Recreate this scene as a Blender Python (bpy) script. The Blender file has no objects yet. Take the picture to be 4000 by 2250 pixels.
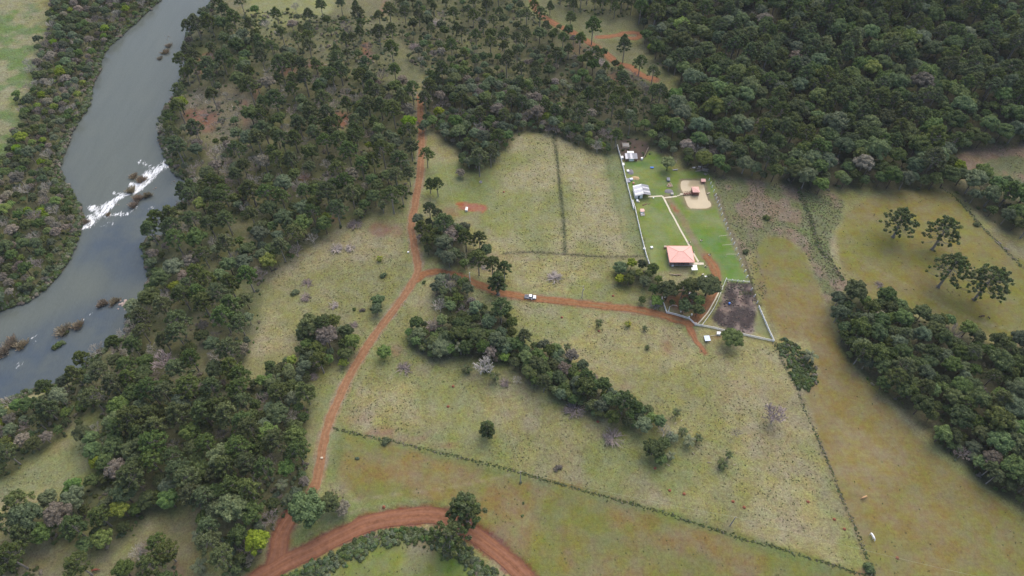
import bpy, math, random
import numpy as np
from mathutils import Vector, Matrix
R = math.radians
rng = random.Random(11)
nrg = np.random.default_rng(11)
sc = bpy.context.scene
col = sc.collection

# ---------------------------------------------------------------- camera, sky, sun, exposure
CH = 250.0                     # height of the drone above the pasture (m)
PITCH = 50.8                   # degrees below the horizon
FPX = 2700.0                   # focal length in photo pixels (4000 wide)
cam_d = bpy.data.cameras.new("camera"); cam = bpy.data.objects.new("camera", cam_d); col.objects.link(cam)
cam.location = (0, 0, CH); cam.rotation_euler = (R(90 - PITCH), 0, 0)
cam_d.sensor_width = 36; cam_d.lens = 36 * FPX / 4000.0
cam_d.clip_start = 1; cam_d.clip_end = 9000
sc.camera = cam
SUN_EL, SUN_AZ = 55, 28       # degrees; azimuth clockwise from +Y
w = bpy.data.worlds.new("World"); sc.world = w; w.use_nodes = True
nt = w.node_tree; nt.nodes.clear()
sky = nt.nodes.new("ShaderNodeTexSky"); sky.sky_type = 'NISHITA'; sky.sun_disc = False
sky.sun_elevation = R(SUN_EL); sky.sun_rotation = R(SUN_AZ); sky.air_density = 1.0; sky.dust_density = 3.0; sky.ozone_density = 1.0
bgn = nt.nodes.new("ShaderNodeBackground"); bgn.inputs[1].default_value = 0.125
won = nt.nodes.new("ShaderNodeOutputWorld")
nt.links.new(sky.outputs[0], bgn.inputs[0]); nt.links.new(bgn.outputs[0], won.inputs[0])
sun_d = bpy.data.lights.new("sun", 'SUN'); sun_d.energy = 1.5; sun_d.angle = R(75); sun_d.color = (1.0, 0.93, 0.82)
sun = bpy.data.objects.new("sun", sun_d); col.objects.link(sun)
az, el = R(SUN_AZ), R(SUN_EL)
sdir = Vector((math.sin(az) * math.cos(el), math.cos(az) * math.cos(el), math.sin(el)))
sun.rotation_euler = sdir.to_track_quat('Z', 'Y').to_euler()
sun.location = (0, 200, 300)
sc.view_settings.view_transform = 'Standard'; sc.view_settings.look = 'None'
sc.view_settings.exposure = 0.87; sc.view_settings.gamma = 1.0; sc.view_settings.use_curve_mapping = False
sc.cycles.max_bounces = 5; sc.cycles.diffuse_bounces = 3; sc.cycles.glossy_bounces = 2
sc.cycles.transparent_max_bounces = 4; sc.cycles.transmission_bounces = 2

# ---------------------------------------------------------------- the lie of the land
WATER = -5.0
_cp, _sp = math.cos(R(PITCH)), math.sin(R(PITCH))
def ray(u, v):                 # direction of the sight line through photo pixel u, v
    a = (u - 2000.0) / FPX; b = (1125.0 - v) / FPX
    return np.array([a, _cp + b * _sp, -_sp + b * _cp])
def Pz(u, v, z):               # where that line meets the level z
    d = ray(u, v); t = (z - CH) / d[2]
    return np.array([d[0] * t, d[1] * t, z])
def pxy(pts, z=0.0):
    return np.array([Pz(u, v, z)[:2] for u, v in pts])

def seg_dist(x, y, pl, closed=False):
    """distance from points to a polyline, and parameter of nearest point"""
    d = np.full(np.shape(x), 1e9)
    n = len(pl)
    for i in range(n if closed else n - 1):
        ax, ay = pl[i]; bx, by = pl[(i + 1) % n]
        ex, ey = bx - ax, by - ay
        L = ex * ex + ey * ey + 1e-9
        t = np.clip(((x - ax) * ex + (y - ay) * ey) / L, 0, 1)
        d = np.minimum(d, np.hypot(x - ax - t * ex, y - ay - t * ey))
    return d
def inside(x, y, pl):
    c = np.zeros(np.shape(x), bool)
    n = len(pl)
    for i in range(n):
        ax, ay = pl[i]; bx, by = pl[(i + 1) % n]
        if ay == by: continue
        k = ((ay > y) != (by > y)) & (x < (bx - ax) * (y - ay) / (by - ay) + ax)
        c ^= k
    return c
def sdf(x, y, pl):             # positive outside
    d = seg_dist(x, y, pl, True)
    return np.where(inside(x, y, pl), -d, d)
def sstep(a, b, x):
    t = np.clip((x - a) / (b - a), 0, 1)
    return t * t * (3 - 2 * t)
_lat = np.random.default_rng(5).random((256, 256))
def vnoise(x, y, s, o=0):
    x = np.asarray(x) / s + 37.3 * o; y = np.asarray(y) / s + 91.7 * o
    xi = np.floor(x).astype(int); yi = np.floor(y).astype(int)
    fx = x - xi; fy = y - yi
    fx = fx * fx * (3 - 2 * fx); fy = fy * fy * (3 - 2 * fy)
    g = lambda a, b: _lat[a % 256, b % 256]
    return (g(xi, yi) * (1 - fx) + g(xi + 1, yi) * fx) * (1 - fy) + (g(xi, yi + 1) * (1 - fx) + g(xi + 1, yi + 1) * fx) * fy
def fbm(x, y, s, o=0, n=4):
    r = 0; a = .5; tot = 0
    for k in range(n):
        r = r + a * vnoise(x, y, s / 2 ** k, o + k * 3); tot += a; a *= .5
    return r / tot
def blob(x, y, pl, soft=2.0, rough=3.0, o=0):   # 1 inside an outline with an uneven edge
    mg = soft + 2 * rough + 2; lo = pl.min(0) - mg; hi = pl.max(0) + mg
    k = (x > lo[0]) & (x < hi[0]) & (y > lo[1]) & (y < hi[1])
    r = np.zeros(x.shape); xs_, ys_ = x[k], y[k]
    r[k] = 1 - sstep(-soft, soft, sdf(xs_, ys_, pl) + (fbm(xs_, ys_, 9.0, o) - .5) * 2 * rough)
    return r
def near_dist(x, y, pl, mg=12):
    lo = pl.min(0) - mg; hi = pl.max(0) + mg
    k = (x > lo[0]) & (x < hi[0]) & (y > lo[1]) & (y < hi[1])
    r = np.full(x.shape, 99.0); r[k] = seg_dist(x[k], y[k], pl); return r

RIVER_PX = [(640,-60),(624,0),(575,45),(520,95),(470,140),(425,180),(400,215),(388,245),(386,285),(362,320),(350,370),(343,405),(328,440),(298,480),(273,520),(262,560),(248,600),(230,640),(226,670),(246,715),(272,748),(285,775),(310,820),(318,860),(306,900),(298,930),(283,970),(262,1020),(243,1050),(213,1085),(188,1115),(148,1145),(113,1170),(63,1190),(18,1205),(-60,1225),(-250,1280),(-600,1390),
  (-700,1900),(-300,1720),(-60,1600),(20,1570),(120,1530),(200,1510),(270,1480),(320,1450),(350,1415),(400,1375),(455,1345),(505,1315),(505,1240),(535,1195),(560,1165),(585,1120),(585,1060),(570,1010),(562,960),(580,925),(620,935),(655,905),(650,870),(660,840),(700,810),(740,775),(752,735),(735,705),(690,680),(660,640),(650,590),(628,545),(628,490),(640,430),(665,400),(700,360),(715,310),(730,270),(735,220),(720,180),(735,140),(765,105),(790,70),(820,30),(850,-60)]
RIV = pxy(RIVER_PX, WATER)
POND_PX = [((a) / 4.83 + 2380, (b) / 4.83 + 520) for a, b in [(1345,890),(1420,878),(1520,880),(1620,875),(1715,885),(1770,930),(1800,990),(1815,1060),(1830,1150),(1862,1200),(1870,1245),(1900,1280),(1938,1340),(1920,1390),(1850,1415),(1700,1420),(1600,1412),(1530,1416),(1490,1390),(1470,1340),(1450,1290),(1400,1190),(1380,1100),(1350,1030),(1340,960)]]
POND = pxy(POND_PX)
MAIN_PX = [(900,2330),(1000,2268),(1085,2215),(1155,2178),(1259,2132),(1340,2090),(1414,2056),(1490,2032),(1569,2020),(1673,2013),(1750,2030),(1828,2073),(1880,2106),(1957,2168),(2010,2215),(2080,2290),(2130,2360)]
MAINW = pxy(MAIN_PX)
CMP = pxy([(2620, 880)])[0]
_rx0, _ry0 = RIV.min(0); _rx1, _ry1 = RIV.max(0)
def hfun(x, y, river=True):
    x = np.asarray(x, float); y = np.asarray(y, float)
    amp = 0.12 + 0.88 * sstep(45, 130, np.hypot(x - CMP[0], y - CMP[1]))
    h = amp * (1.1 * np.sin(x / 31 + 1.0) * np.cos(y / 37 + .5) + .8 * np.sin((x + y) / 23.0) + 1.0 * np.sin(x / 61 - y / 47))
    h = h + 20 * sstep(330, 620, y + .35 * (x - 120)) * sstep(40, 210, x)
    h = h + 14 * sstep(-210, -420, x) * sstep(300, 480, y)
    far = sstep(500, 1800, np.hypot(x, y - 250))
    h = h + far * (60 * fbm(x, y, 700, 4) - 8)
    if river:
        dr = np.full(x.shape, 999.0)
        near = (x > _rx0 - 60) & (x < _rx1 + 60) & (y > _ry0 - 60) & (y < _ry1 + 60)
        if near.any():
            dr[near] = sdf(x[near], y[near], RIV)
        k = sstep(1, 46, dr)
        low = WATER + .6 + (sstep(0, 7, dr) * 1.6)
        h = low * (1 - k) + h * k
        h = np.where(dr < 0.8, WATER + .6 - sstep(.8, -5, dr) * 2.2, h)
        dp = np.full(x.shape, 99.0)
        nearp = (np.abs(x - POND[:, 0].mean()) < 30) & (np.abs(y - POND[:, 1].mean()) < 40)
        if nearp.any(): dp[nearp] = sdf(x[nearp], y[nearp], POND)
        h = h * sstep(2, 9, dp) + 0.0 * (1 - sstep(2, 9, dp)) 
        h = h - .9 * (1 - sstep(-1.6, .6, dp))
        dm = np.full(x.shape, 99.0)
        nm = (y < 150)
        if nm.any(): dm[nm] = seg_dist(x[nm], y[nm], MAINW)
        h = h - .8 * (1 - sstep(3.4, 5.2, dm))
    return h
# ground grid: fine where the camera looks, ever coarser towards the horizon
STEP = 1.25
def axis(a, b):
    c = list(np.arange(a, b + .01, STEP)); s = STEP
    lo, hi = [], []
    v = a
    while v > -4500:
        s *= 1.28; v -= s; lo.append(v)
    s = STEP; v = b
    while v < 5200:
        s *= 1.28; v += s; hi.append(v)
    return np.array(lo[::-1] + c + hi)
GX = axis(-410, 410); GY = axis(50, 500)
gx, gy = np.meshgrid(GX, GY)
GZ = hfun(gx, gy)
def hz(x, y):                  # height of the ground sheet itself
    x = np.asarray(x, float); y = np.asarray(y, float)
    i = np.clip(np.searchsorted(GX, x) - 1, 0, len(GX) - 2); j = np.clip(np.searchsorted(GY, y) - 1, 0, len(GY) - 2)
    fx = (x - GX[i]) / (GX[i + 1] - GX[i]); fy = (y - GY[j]) / (GY[j + 1] - GY[j])
    return (GZ[j, i] * (1 - fx) + GZ[j, i + 1] * fx) * (1 - fy) + (GZ[j + 1, i] * (1 - fx) + GZ[j + 1, i + 1] * fx) * fy
def P(u, v, up=0.0):           # the place seen at pixel u, v, at a height above the ground there
    z = 0.0
    for _ in range(14):
        p = Pz(u, v, z + up); z = float(hz(p[0], p[1]))
    return np.array([p[0], p[1], z + up])
def PL(pts):
    return np.array([P(u, v)[:2] for u, v in pts])
def T1(pts): return [(a / 1.932 + 1000, b / 1.932 + 750) for a, b in pts]
def T2(pts): return [(a / 1.932 + 2000, b / 1.932 + 750) for a, b in pts]
def T3(pts): return [(a / 1.932 + 3000, b / 1.932 + 750) for a, b in pts]
def C1(pts): return [(a / 4.83 + 2380, b / 4.83 + 520) for a, b in pts]
def C2(pts): return [(a / 4.83 + 2500, b / 4.83 + 800) for a, b in pts]
def C3(pts): return [(a / 4.83 + 2560, b / 4.83 + 1050) for a, b in pts]
def frame_px(x, y, z):         # photo pixel of a place
    dz = z - CH
    f = y * _cp - dz * _sp
    return 2000 + FPX * x / f, 1125 - FPX * (y * _sp + dz * _cp) / f, f

# ---------------------------------------------------------------- materials
MATS = {}
def new_mat(name):
    m = bpy.data.materials.new(name); m.use_nodes = True
    return m, m.node_tree, m.node_tree.nodes["Principled BSDF"]
def N(t, kind, **kw):
    n = t.nodes.new(kind)
    for k, v in kw.items(): setattr(n, k, v)
    return n
def simple(name, c, rough=.85, noise=.25, scale=2.0, metal=0.0, bump=0.0):
    if name in MATS: return MATS[name]
    m, t, b = new_mat(name)
    b.inputs['Roughness'].default_value = rough; b.inputs['Metallic'].default_value = metal
    b.inputs['Specular IOR Level'].default_value = .3
    tc = N(t, 'ShaderNodeTexCoord'); nz = N(t, 'ShaderNodeTexNoise'); nz.inputs['Scale'].default_value = scale; nz.inputs['Detail'].default_value = 5
    t.links.new(tc.outputs['Object'], nz.inputs['Vector'])
    mr = N(t, 'ShaderNodeMapRange'); mr.inputs[3].default_value = 1 - noise; mr.inputs[4].default_value = 1 + noise; mr.inputs[1].default_value = .3; mr.inputs[2].default_value = .7
    t.links.new(nz.outputs[0], mr.inputs[0])
    vm = N(t, 'ShaderNodeVectorMath', operation='SCALE'); vm.inputs[0].default_value = c[:3]
    t.links.new(mr.outputs[0], vm.inputs['Scale']); t.links.new(vm.outputs[0], b.inputs['Base Color'])
    if bump:
        bp = N(t, 'ShaderNodeBump'); bp.inputs['Strength'].default_value = bump; t.links.new(nz.outputs[0], bp.inputs['Height']); t.links.new(bp.outputs[0], b.inputs['Normal'])
    MATS[name] = m
    return m
def leaf_mat(name, c, c2, jitter=.35, trans=.0):
    """leaves: two tones chosen per leaf clump (attribute 'tone'), each tree a little lighter or darker"""
    m, t, b = new_mat(name)
    b.inputs['Roughness'].default_value = .7; b.inputs['Specular IOR Level'].default_value = .2
    at = N(t, 'ShaderNodeAttribute', attribute_name='tone')
    mx = N(t, 'ShaderNodeMix', data_type='RGBA'); mx.inputs[6].default_value = (*c, 1); mx.inputs[7].default_value = (*c2, 1)
    t.links.new(at.outputs['Fac'], mx.inputs[0])
    oi = N(t, 'ShaderNodeObjectInfo')
    mr = N(t, 'ShaderNodeMapRange'); mr.inputs[3].default_value = 1 - jitter; mr.inputs[4].default_value = 1 + jitter
    t.links.new(oi.outputs['Random'], mr.inputs[0])
    hs = N(t, 'ShaderNodeHueSaturation')
    mh = N(t, 'ShaderNodeMath', operation='MULTIPLY_ADD'); mh.inputs[1].default_value = 7.31; 
    t.links.new(oi.outputs['Random'], mh.inputs[0]); mh.inputs[2].default_value = 0
    fr = N(t, 'ShaderNodeMath', operation='FRACT'); t.links.new(mh.outputs[0], fr.inputs[0])
    mh2 = N(t, 'ShaderNodeMapRange'); mh2.inputs[3].default_value = .492; mh2.inputs[4].default_value = .540; t.links.new(fr.outputs[0], mh2.inputs[0])
    mh3 = N(t, 'ShaderNodeMath', operation='MULTIPLY'); mh3.inputs[1].default_value = 17.7; t.links.new(oi.outputs['Random'], mh3.inputs[0])
    fr3 = N(t, 'ShaderNodeMath', operation='FRACT'); t.links.new(mh3.outputs[0], fr3.inputs[0])
    ms = N(t, 'ShaderNodeMapRange'); ms.inputs[3].default_value = .9; ms.inputs[4].default_value = 1.25; t.links.new(fr3.outputs[0], ms.inputs[0])
    t.links.new(mh2.outputs[0], hs.inputs['Hue']); t.links.new(ms.outputs[0], hs.inputs['Saturation']); t.links.new(mr.outputs[0], hs.inputs['Value'])
    t.links.new(mx.outputs[2], hs.inputs['Color']); t.links.new(hs.outputs[0], b.inputs['Base Color'])
    tl = N(t, 'ShaderNodeBsdfTranslucent'); t.links.new(hs.outputs[0], tl.inputs[0]); ms_ = N(t, 'ShaderNodeMixShader'); ms_.inputs[0].default_value = .35
    t.links.new(b.outputs[0], ms_.inputs[1]); t.links.new(tl.outputs[0], ms_.inputs[2]); t.links.new(ms_.outputs[0], t.nodes['Material Output'].inputs[0])
    MATS[name] = m
    return m
def ramp(t, pts):
    r = N(t, 'ShaderNodeValToRGB'); e = r.color_ramp.elements
    while len(e) < len(pts): e.new(.5)
    for k, (p, c) in enumerate(pts): e[k].position = p; e[k].color = (*c, 1) if len(c) == 3 else c
    return r

# ---------------------------------------------------------------- object helpers
def mesh_obj(name, verts, faces, mat, parent=None, loc=None, smooth=False, link=True, mats=None, fmat=None):
    me = bpy.data.meshes.new(name)
    me.from_pydata([tuple(map(float, v)) for v in verts], [], [tuple(map(int, f)) for f in faces])
    if mats:
        for q in mats: me.materials.append(q)
        if fmat is not None: me.polygons.foreach_set('material_index', fmat)
    elif mat: me.materials.append(mat)
    if smooth: me.polygons.foreach_set('use_smooth', [True] * len(me.polygons))
    me.update()
    o = bpy.data.objects.new(name, me)
    if link: col.objects.link(o)
    if parent: o.parent = parent
    if loc is not None: o.location = loc
    return o
def tag(o, label=None, cat=None, group=None, kind=None):
    if label: o['label'] = label
    if cat: o['category'] = cat
    if group: o['group'] = group
    if kind: o['kind'] = kind
    return o
def empty(name, loc, rz=0, label=None, cat=None, group=None, s=1.0):
    o = bpy.data.objects.new(name, None); col.objects.link(o)
    o.location = loc; o.rotation_euler = (0, 0, rz); o.scale = (s, s, s); o.empty_display_size = .3
    return tag(o, label, cat, group)
def inst(name, me, parent=None, loc=(0, 0, 0), rot=(0, 0, 0), s=(1, 1, 1)):
    o = bpy.data.objects.new(name, me); col.objects.link(o)
    if parent: o.parent = parent
    o.location = loc; o.rotation_euler = rot; o.scale = s if hasattr(s, '__len__') else (s, s, s)
    return o
class MB:
    """collects shapes into one mesh"""
    def __init__(s): s.v = []; s.f = []; s.m = []; s.tone = []
    def add(s, vs, fs, mi=0, tone=.5):
        k = len(s.v); s.v.extend(vs); s.f.extend([tuple(i + k for i in f) for f in fs]); s.m.extend([mi] * len(fs)); s.tone.extend([tone] * len(fs))
    def box(s, cx, cy, cz, sx, sy, sz, rz=0, mi=0, taper=1.0):
        c, q = math.cos(rz), math.sin(rz); vs = []
        for dz, tp in ((-.5, 1), (.5, taper)):
            for dx, dy in ((-.5, -.5), (.5, -.5), (.5, .5), (-.5, .5)):
                x, y = dx * sx * tp, dy * sy * tp
                vs.append((cx + x * c - y * q, cy + x * q + y * c, cz + dz * sz))
        s.add(vs, [(0, 3, 2, 1), (4, 5, 6, 7), (0, 1, 5, 4), (1, 2, 6, 5), (2, 3, 7, 6), (3, 0, 4, 7)], mi)
    def tube(s, a, b, r0, r1=None, n=6, mi=0, tone=.5, cap=True):
        r1 = r0 if r1 is None else r1
        a = Vector(a); b = Vector(b); d = (b - a)
        if d.length < 1e-6: return
        d.normalize(); u = d.orthogonal().normalized(); v = d.cross(u)
        vs = []
        for p, r in ((a, r0), (b, r1)):
            for k in range(n):
                t = 2 * math.pi * k / n; vs.append(tuple(p + u * (r * math.cos(t)) + v * (r * math.sin(t))))
        fs = [(k, (k + 1) % n, n + (k + 1) % n, n + k) for k in range(n)]
        if cap: fs += [tuple(range(n))[::-1], tuple(range(n, 2 * n))]
        s.add(vs, fs, mi, tone)
    def path(s, pts, rad, n=5, mi=0, tone=.5):
        for k in range(len(pts) - 1): s.tube(pts[k], pts[k + 1], rad[k], rad[k + 1], n, mi, tone, cap=(k == len(pts) - 2))
    def build(s, name, mats, parent=None, loc=None, link=True, smooth=False):
        mats = mats if isinstance(mats, (list, tuple)) else [mats]
        o = mesh_obj(name, s.v, s.f, None, parent, loc, smooth, link, mats, s.m)
        a = o.data.attributes.new('tone', 'FLOAT', 'FACE'); a.data.foreach_set('value', s.tone)
        return o

# ---------------------------------------------------------------- outlines (photo pixels of the ground)
LAWN = T2([(880,-60),(905,40),(935,180),(960,290),(1000,430),(1040,560),(1100,600),(1250,600),(1450,600),(1560,640),(1610,660),(1750,675),(1770,660),(1735,560),(1690,450),(1650,330),(1600,200),(1545,60),(1525,-80)]) + C1([(1860,760),(1650,700),(1300,720),(1100,650),(1050,500),(900,380),(740,330),(620,500),(540,530),(300,545),(270,620)])
LAWN = LAWN
GARDEN = C3([(1345,235),(1780,265),(1850,420),(1900,600),(1900,780),(1880,980),(1880,1160),(1830,1230),(1600,1210),(1400,1160),(1190,1070),(1060,960),(1080,850),(1190,700),(1250,480),(1300,330)])
YARD = C1([(150,130),(420,110),(700,170),(745,300),(690,380),(600,520),(290,530),(200,420)])
BROWN = [(1290,1660),(1330,1680),(1480,1715),(1700,1765),(2000,1842),(2300,1900),(2650,2010),(3000,2120),(3300,2215),(3420,2270),(3600,2400),(2150,2400),(2050,2230),(1960,2130),(1850,2050),(1760,1985),(1620,1965),(1440,1975),(1370,1930),(1320,1870),(1290,1790)]
EASTF = [(2960,940),(3020,920),(3090,930),(3140,1000),(3190,1100),(3230,1210),(3300,1400),(3420,1530),(3560,1690),(3700,1810),(3850,1920),(4050,2050),(4300,2200),(4300,2450),(3480,2450),(3400,2230),(3290,1960),(3220,1780),(3150,1560),(3150,1500),(3200,1440),(3150,1330),(3060,1320),(3010,1240),(2960,1140),(2930,1030)]
NEF = [(3260,930),(3300,840),(3360,790),(3450,755),(3600,740),(3700,750),(3760,800),(3850,900),(3960,1000),(4100,1080),(4300,1120),(4300,1330),(4000,1330),(3900,1320),(3750,1290),(3550,1215),(3400,1160),(3330,1110),(3290,1040)]
SCRUB = [(2775,685),(2850,690),(3000,710),(3120,725),(3260,760),(3300,790),(3290,850),(3240,920),(3240,1000),(3290,1080),(3340,1120),(3230,1180),(3180,1060),(3130,960),(3060,925),(2980,930),(2940,980),(2900,1000),(2850,880)]
SCRUB2 = [(3700,640),(3730,600),(3800,570),(3900,560),(4100,540),(4300,560),(4300,830),(4050,820),(3950,770),(3840,740),(3740,700)]
LEFTG = [(-400,-100),(120,-60),(150,20),(165,90),(190,120),(140,180),(160,230),(110,280),(130,330),(60,400),(100,470),(60,520),(40,600),(-60,640),(-400,650)]
BOTG = [(1380,2190),(1500,2110),(1600,2090),(1750,2120),(1840,2190),(1930,2280),(1950,2400),(1100,2400),(1260,2250)]
# woods: name, outline, spacing (m), kinds (broad, araucaria, bare, shrub), mean crown (m), palette weights, phrase
WOODS = {
 'hill': dict(px=[(2500,-120),(2500,40),(2490,110),(2520,180),(2560,250),(2640,300),(2660,390),(2600,440),(2530,520),(2540,560),(2640,590),(2680,650),(2760,690),(2850,690),(3000,712),(3100,735),(3190,758),(3290,740),(3360,735),(3500,742),(3640,742),(3720,748),(3800,810),(3900,880),(4000,940),(4200,1010),(4350,1040),(4350,800),(4050,800),(3950,770),(3840,735),(3740,700),(3690,650),(3740,600),(3820,580),(4000,560),(4350,560),(4350,-120)],
   sp=.64, kinds=(.70,.27,.02,.01), size=9.0, pal=(6,5,3,.25,.35), ph='hillside forest'),
 'wood': dict(px=[(800,-80),(850,40),(900,110),(1000,150),(1100,210),(1180,250),(1300,280),(1420,290),(1560,330),(1640,370),(1645,480),(1635,640),(1600,790),(1545,838),(1455,850),(1400,870),(1330,900),(1250,935),(1160,1010),(1080,1055),(1030,1090),(1010,1180),(1020,1260),(990,1350),(960,1450),(930,1500),(780,1540),(600,1540),(400,1520),(320,1480),(380,1400),(480,1340),(520,1240),(580,1170),(600,1060),(585,950),(680,890),(720,820),(770,740),(720,690),(670,620),(650,540),(655,450),(720,380),(740,280),(740,160),(790,80)],
   sp=.78, kinds=(.44,.34,.16,.06), size=6.8, pal=(4,5,3,.5,2), ph='ragged wood by the river'),
 'lowwood': dict(px=[(-100,1620),(60,1580),(200,1530),(320,1480),(400,1510),(420,1560),(330,1640),(260,1700),(200,1740),(120,1790),(60,1850),(-100,1900)],
   sp=.74, kinds=(.72,.12,.14,.02), size=6.0, pal=(3,3,4,.7,3), ph='near bank wood at left'),
 'bottomwood': dict(px=[(400,1510),(600,1530),(940,1510),(1060,1500),(1180,1520),(1215,1560),(1200,1650),(1190,1760),(1215,1870),(1180,1930),(1140,1970),(1080,2060),(1040,2120),(1010,2180),(1000,2300),(960,2400),(840,2400),(880,2260),(860,2170),(790,2090),(780,2000),(700,1980),(620,2000),(560,2010),(520,2100),(420,2180),(300,2110),(200,2130),(60,2110),(0,2060),(120,2010),(230,1960),(360,1890),(420,1850),(540,1860),(560,1800),(470,1850),(380,1830),(340,1770),(330,1700),(400,1640),(390,1570)],
   sp=.66, kinds=(.64,.29,.05,.02), size=7.6, pal=(5,5,3,.8,.6), ph='thick wood left of the track'),
 'cornerwood': dict(px=[(-80,2250),(60,2180),(160,2210),(180,2330),(60,2400),(-80,2400)], sp=.85, kinds=(.5,.5,0,0), size=6.5, pal=(4,3,3,0,1), ph='bottom left corner copse'),
 'cornerwood2': dict(px=[(520,2150),(620,2110),(700,2150),(700,2330),(500,2400),(500,2250)], sp=.8, kinds=(.6,.3,.1,0), size=6.2, pal=(4,3,3,0,1), ph='small bottom left copse'),
 'leftbank': dict(px=[(200,-120),(600,-120),(600,10),(545,62),(490,112),(440,160),(395,200),(372,240),(368,285),(345,320),(332,370),(322,405),(305,440),(275,480),(250,520),(240,560),(225,600),(205,640),(205,680),(226,720),(255,755),(285,820),(295,860),(283,900),(260,960),(235,1020),(190,1080),(130,1140),(50,1180),(-60,1205),(-320,1260),(-500,1250),(-500,640),(-60,660),(40,610),(60,530),(110,470),(70,400),(140,330),(120,280),(170,230),(150,180),(200,120)],
   sp=.74, kinds=(.84,.0,.10,.06), size=5.0, pal=(2,5,3,1.2,3), ph='far river bank wood'),
 'topwood': dict(px=[(1500,-120),(2060,-120),(2040,0),(2080,60),(2160,110),(2300,180),(2400,260),(2480,330),(2560,390),(2640,420),(2560,520),(2440,580),(2350,560),(2230,480),(2150,420),(2080,360),(2000,300),(1960,240),(1880,200),(1790,180),(1700,160),(1560,100)],
   sp=1.16, kinds=(.44,.38,.06,.12), size=5.8, pal=(4,5,3,0,1), ph='open upland wood'),
 'upmid': dict(px=[(1570,140),(1700,165),(1900,215),(2060,300),(2100,380),(1990,325),(1860,298),(1740,280),(1670,300),(1600,250)], sp=1.0, kinds=(.56,.14,.08,.22), size=4.8, pal=(4,5,3,.4,1), ph='scrubby slope above the belt'),
 'updark': dict(px=[(2080,210),(2180,190),(2290,250),(2400,290),(2500,300),(2640,390),(2570,520),(2560,585),(2420,590),(2300,530),(2200,460),(2110,370),(2060,300)], sp=.82, kinds=(.38,.55,.05,.02), size=7.0, pal=(5,3,4,0,2), ph='dark upland wood above the coop'),
 'toprow': dict(px=[(2140,-120),(2500,-120),(2480,40),(2460,60),(2400,80),(2330,60),(2220,60),(2180,20)], sp=1.0, kinds=(.25,.65,.1,0), size=5.2, pal=(5,3,3,0,1), ph='pine row at top'),
 'topleft': dict(px=[(960,40),(1300,60),(1500,60),(1560,130),(1560,280),(1400,290),(1280,270),(1180,240),(1080,190),(1000,130),(930,110)], sp=1.45, kinds=(.30,.30,.15,.25), size=4.6, pal=(3,3,4,0,3), ph='scrubby upper left slope'),
 'belt': dict(px=[(1655,320),(1740,290),(1860,310),(1990,330),(2090,370),(2160,430),(2260,490),(2340,560),(2420,590),(2550,590),(2560,560),(2600,530),(2650,580),(2640,610),(2560,610),(2400,600),(2330,600),(2240,560),(2180,530),(2100,520),(2040,520),(1990,555),(1960,610),(1880,680),(1820,670),(1790,600),(1730,540),(1660,480)],
   sp=.68, kinds=(.82,.08,.09,.01), size=6.0, pal=(2,4,6,.5,2), ph='grey green tree belt'),
 'midcopse': dict(px=[(1640,880),(1700,860),(1790,910),(1820,960),(1890,1000),(1840,1040),(1790,1040),(1710,1030),(1660,970)], sp=.62, pad=1.5, kinds=(.88,.10,.02,0), size=6.4, pal=(4,4,4,.3,1), ph='copse above the fork'),
 'forkcopse': dict(px=[(1725,1110),(1790,1100),(1815,1150),(1840,1200),(1800,1225),(1730,1225),(1705,1190)], sp=.6, pad=1.5, kinds=(.95,0,.05,0), size=5.4, pal=(2,4,5,.5,1), ph='copse below the fork'),
 'beltmid': dict(px=[(1610,1310),(1640,1280),(1700,1300),(1760,1270),(1850,1240),(1900,1220),(1985,1250),(2010,1330),(2090,1370),(2190,1390),(2250,1440),(2300,1500),(2420,1570),(2520,1620),(2560,1660),(2500,1680),(2400,1650),(2240,1580),(2120,1530),(2050,1470),(2010,1420),(1900,1400),(1780,1390),(1660,1390),(1610,1350)],
   sp=.53, pad=1.3, kinds=(.94,.04,.01,.01), size=5.8, pal=(4,6,2.5,.6,.4), ph='slanting tree belt'),
 'trackcopse': dict(px=[(1185,1300),(1230,1260),(1300,1270),(1360,1320),(1390,1360),(1340,1420),(1250,1440),(1180,1400)], sp=.58, pad=1.5, kinds=(.93,.05,.02,0), size=6.8, pal=(4,5,2,1,1), ph='round copse by the track'),
 'trackcopse2': dict(px=[(1020,1505),(1060,1450),(1160,1410),(1240,1420),(1230,1465),(1170,1505),(1080,1530)], sp=.6, pad=1, kinds=(.95,.05,0,0), size=5.0, pal=(3,5,2,.5,1), ph='low copse by the track'),
 'housecopse': dict(px=[(2395,1065),(2450,1050),(2530,1060),(2600,1125),(2660,1150),(2740,1150),(2790,1150),(2788,1175),(2730,1200),(2700,1220),(2640,1210),(2570,1170),(2500,1130),(2420,1110)], sp=.68, kinds=(.93,.07,0,0), size=6.4, pal=(4,4,3,.5,0), ph='copse below the farmhouse'),
 'eastwood': dict(px=[(3250,1180),(3300,1140),(3390,1165),(3470,1190),(3560,1240),(3680,1270),(3770,1310),(3870,1340),(4000,1350),(4300,1360),(4400,1500),(4400,2200),(4100,2060),(3980,1970),(3850,1890),(3720,1790),(3600,1680),(3500,1580),(3400,1500),(3310,1400),(3260,1300)],
   sp=.60, kinds=(.89,.09,.02,0), size=7.6, pal=(6,5,3,.3,.3), ph='dark wood at right'),
}

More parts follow.
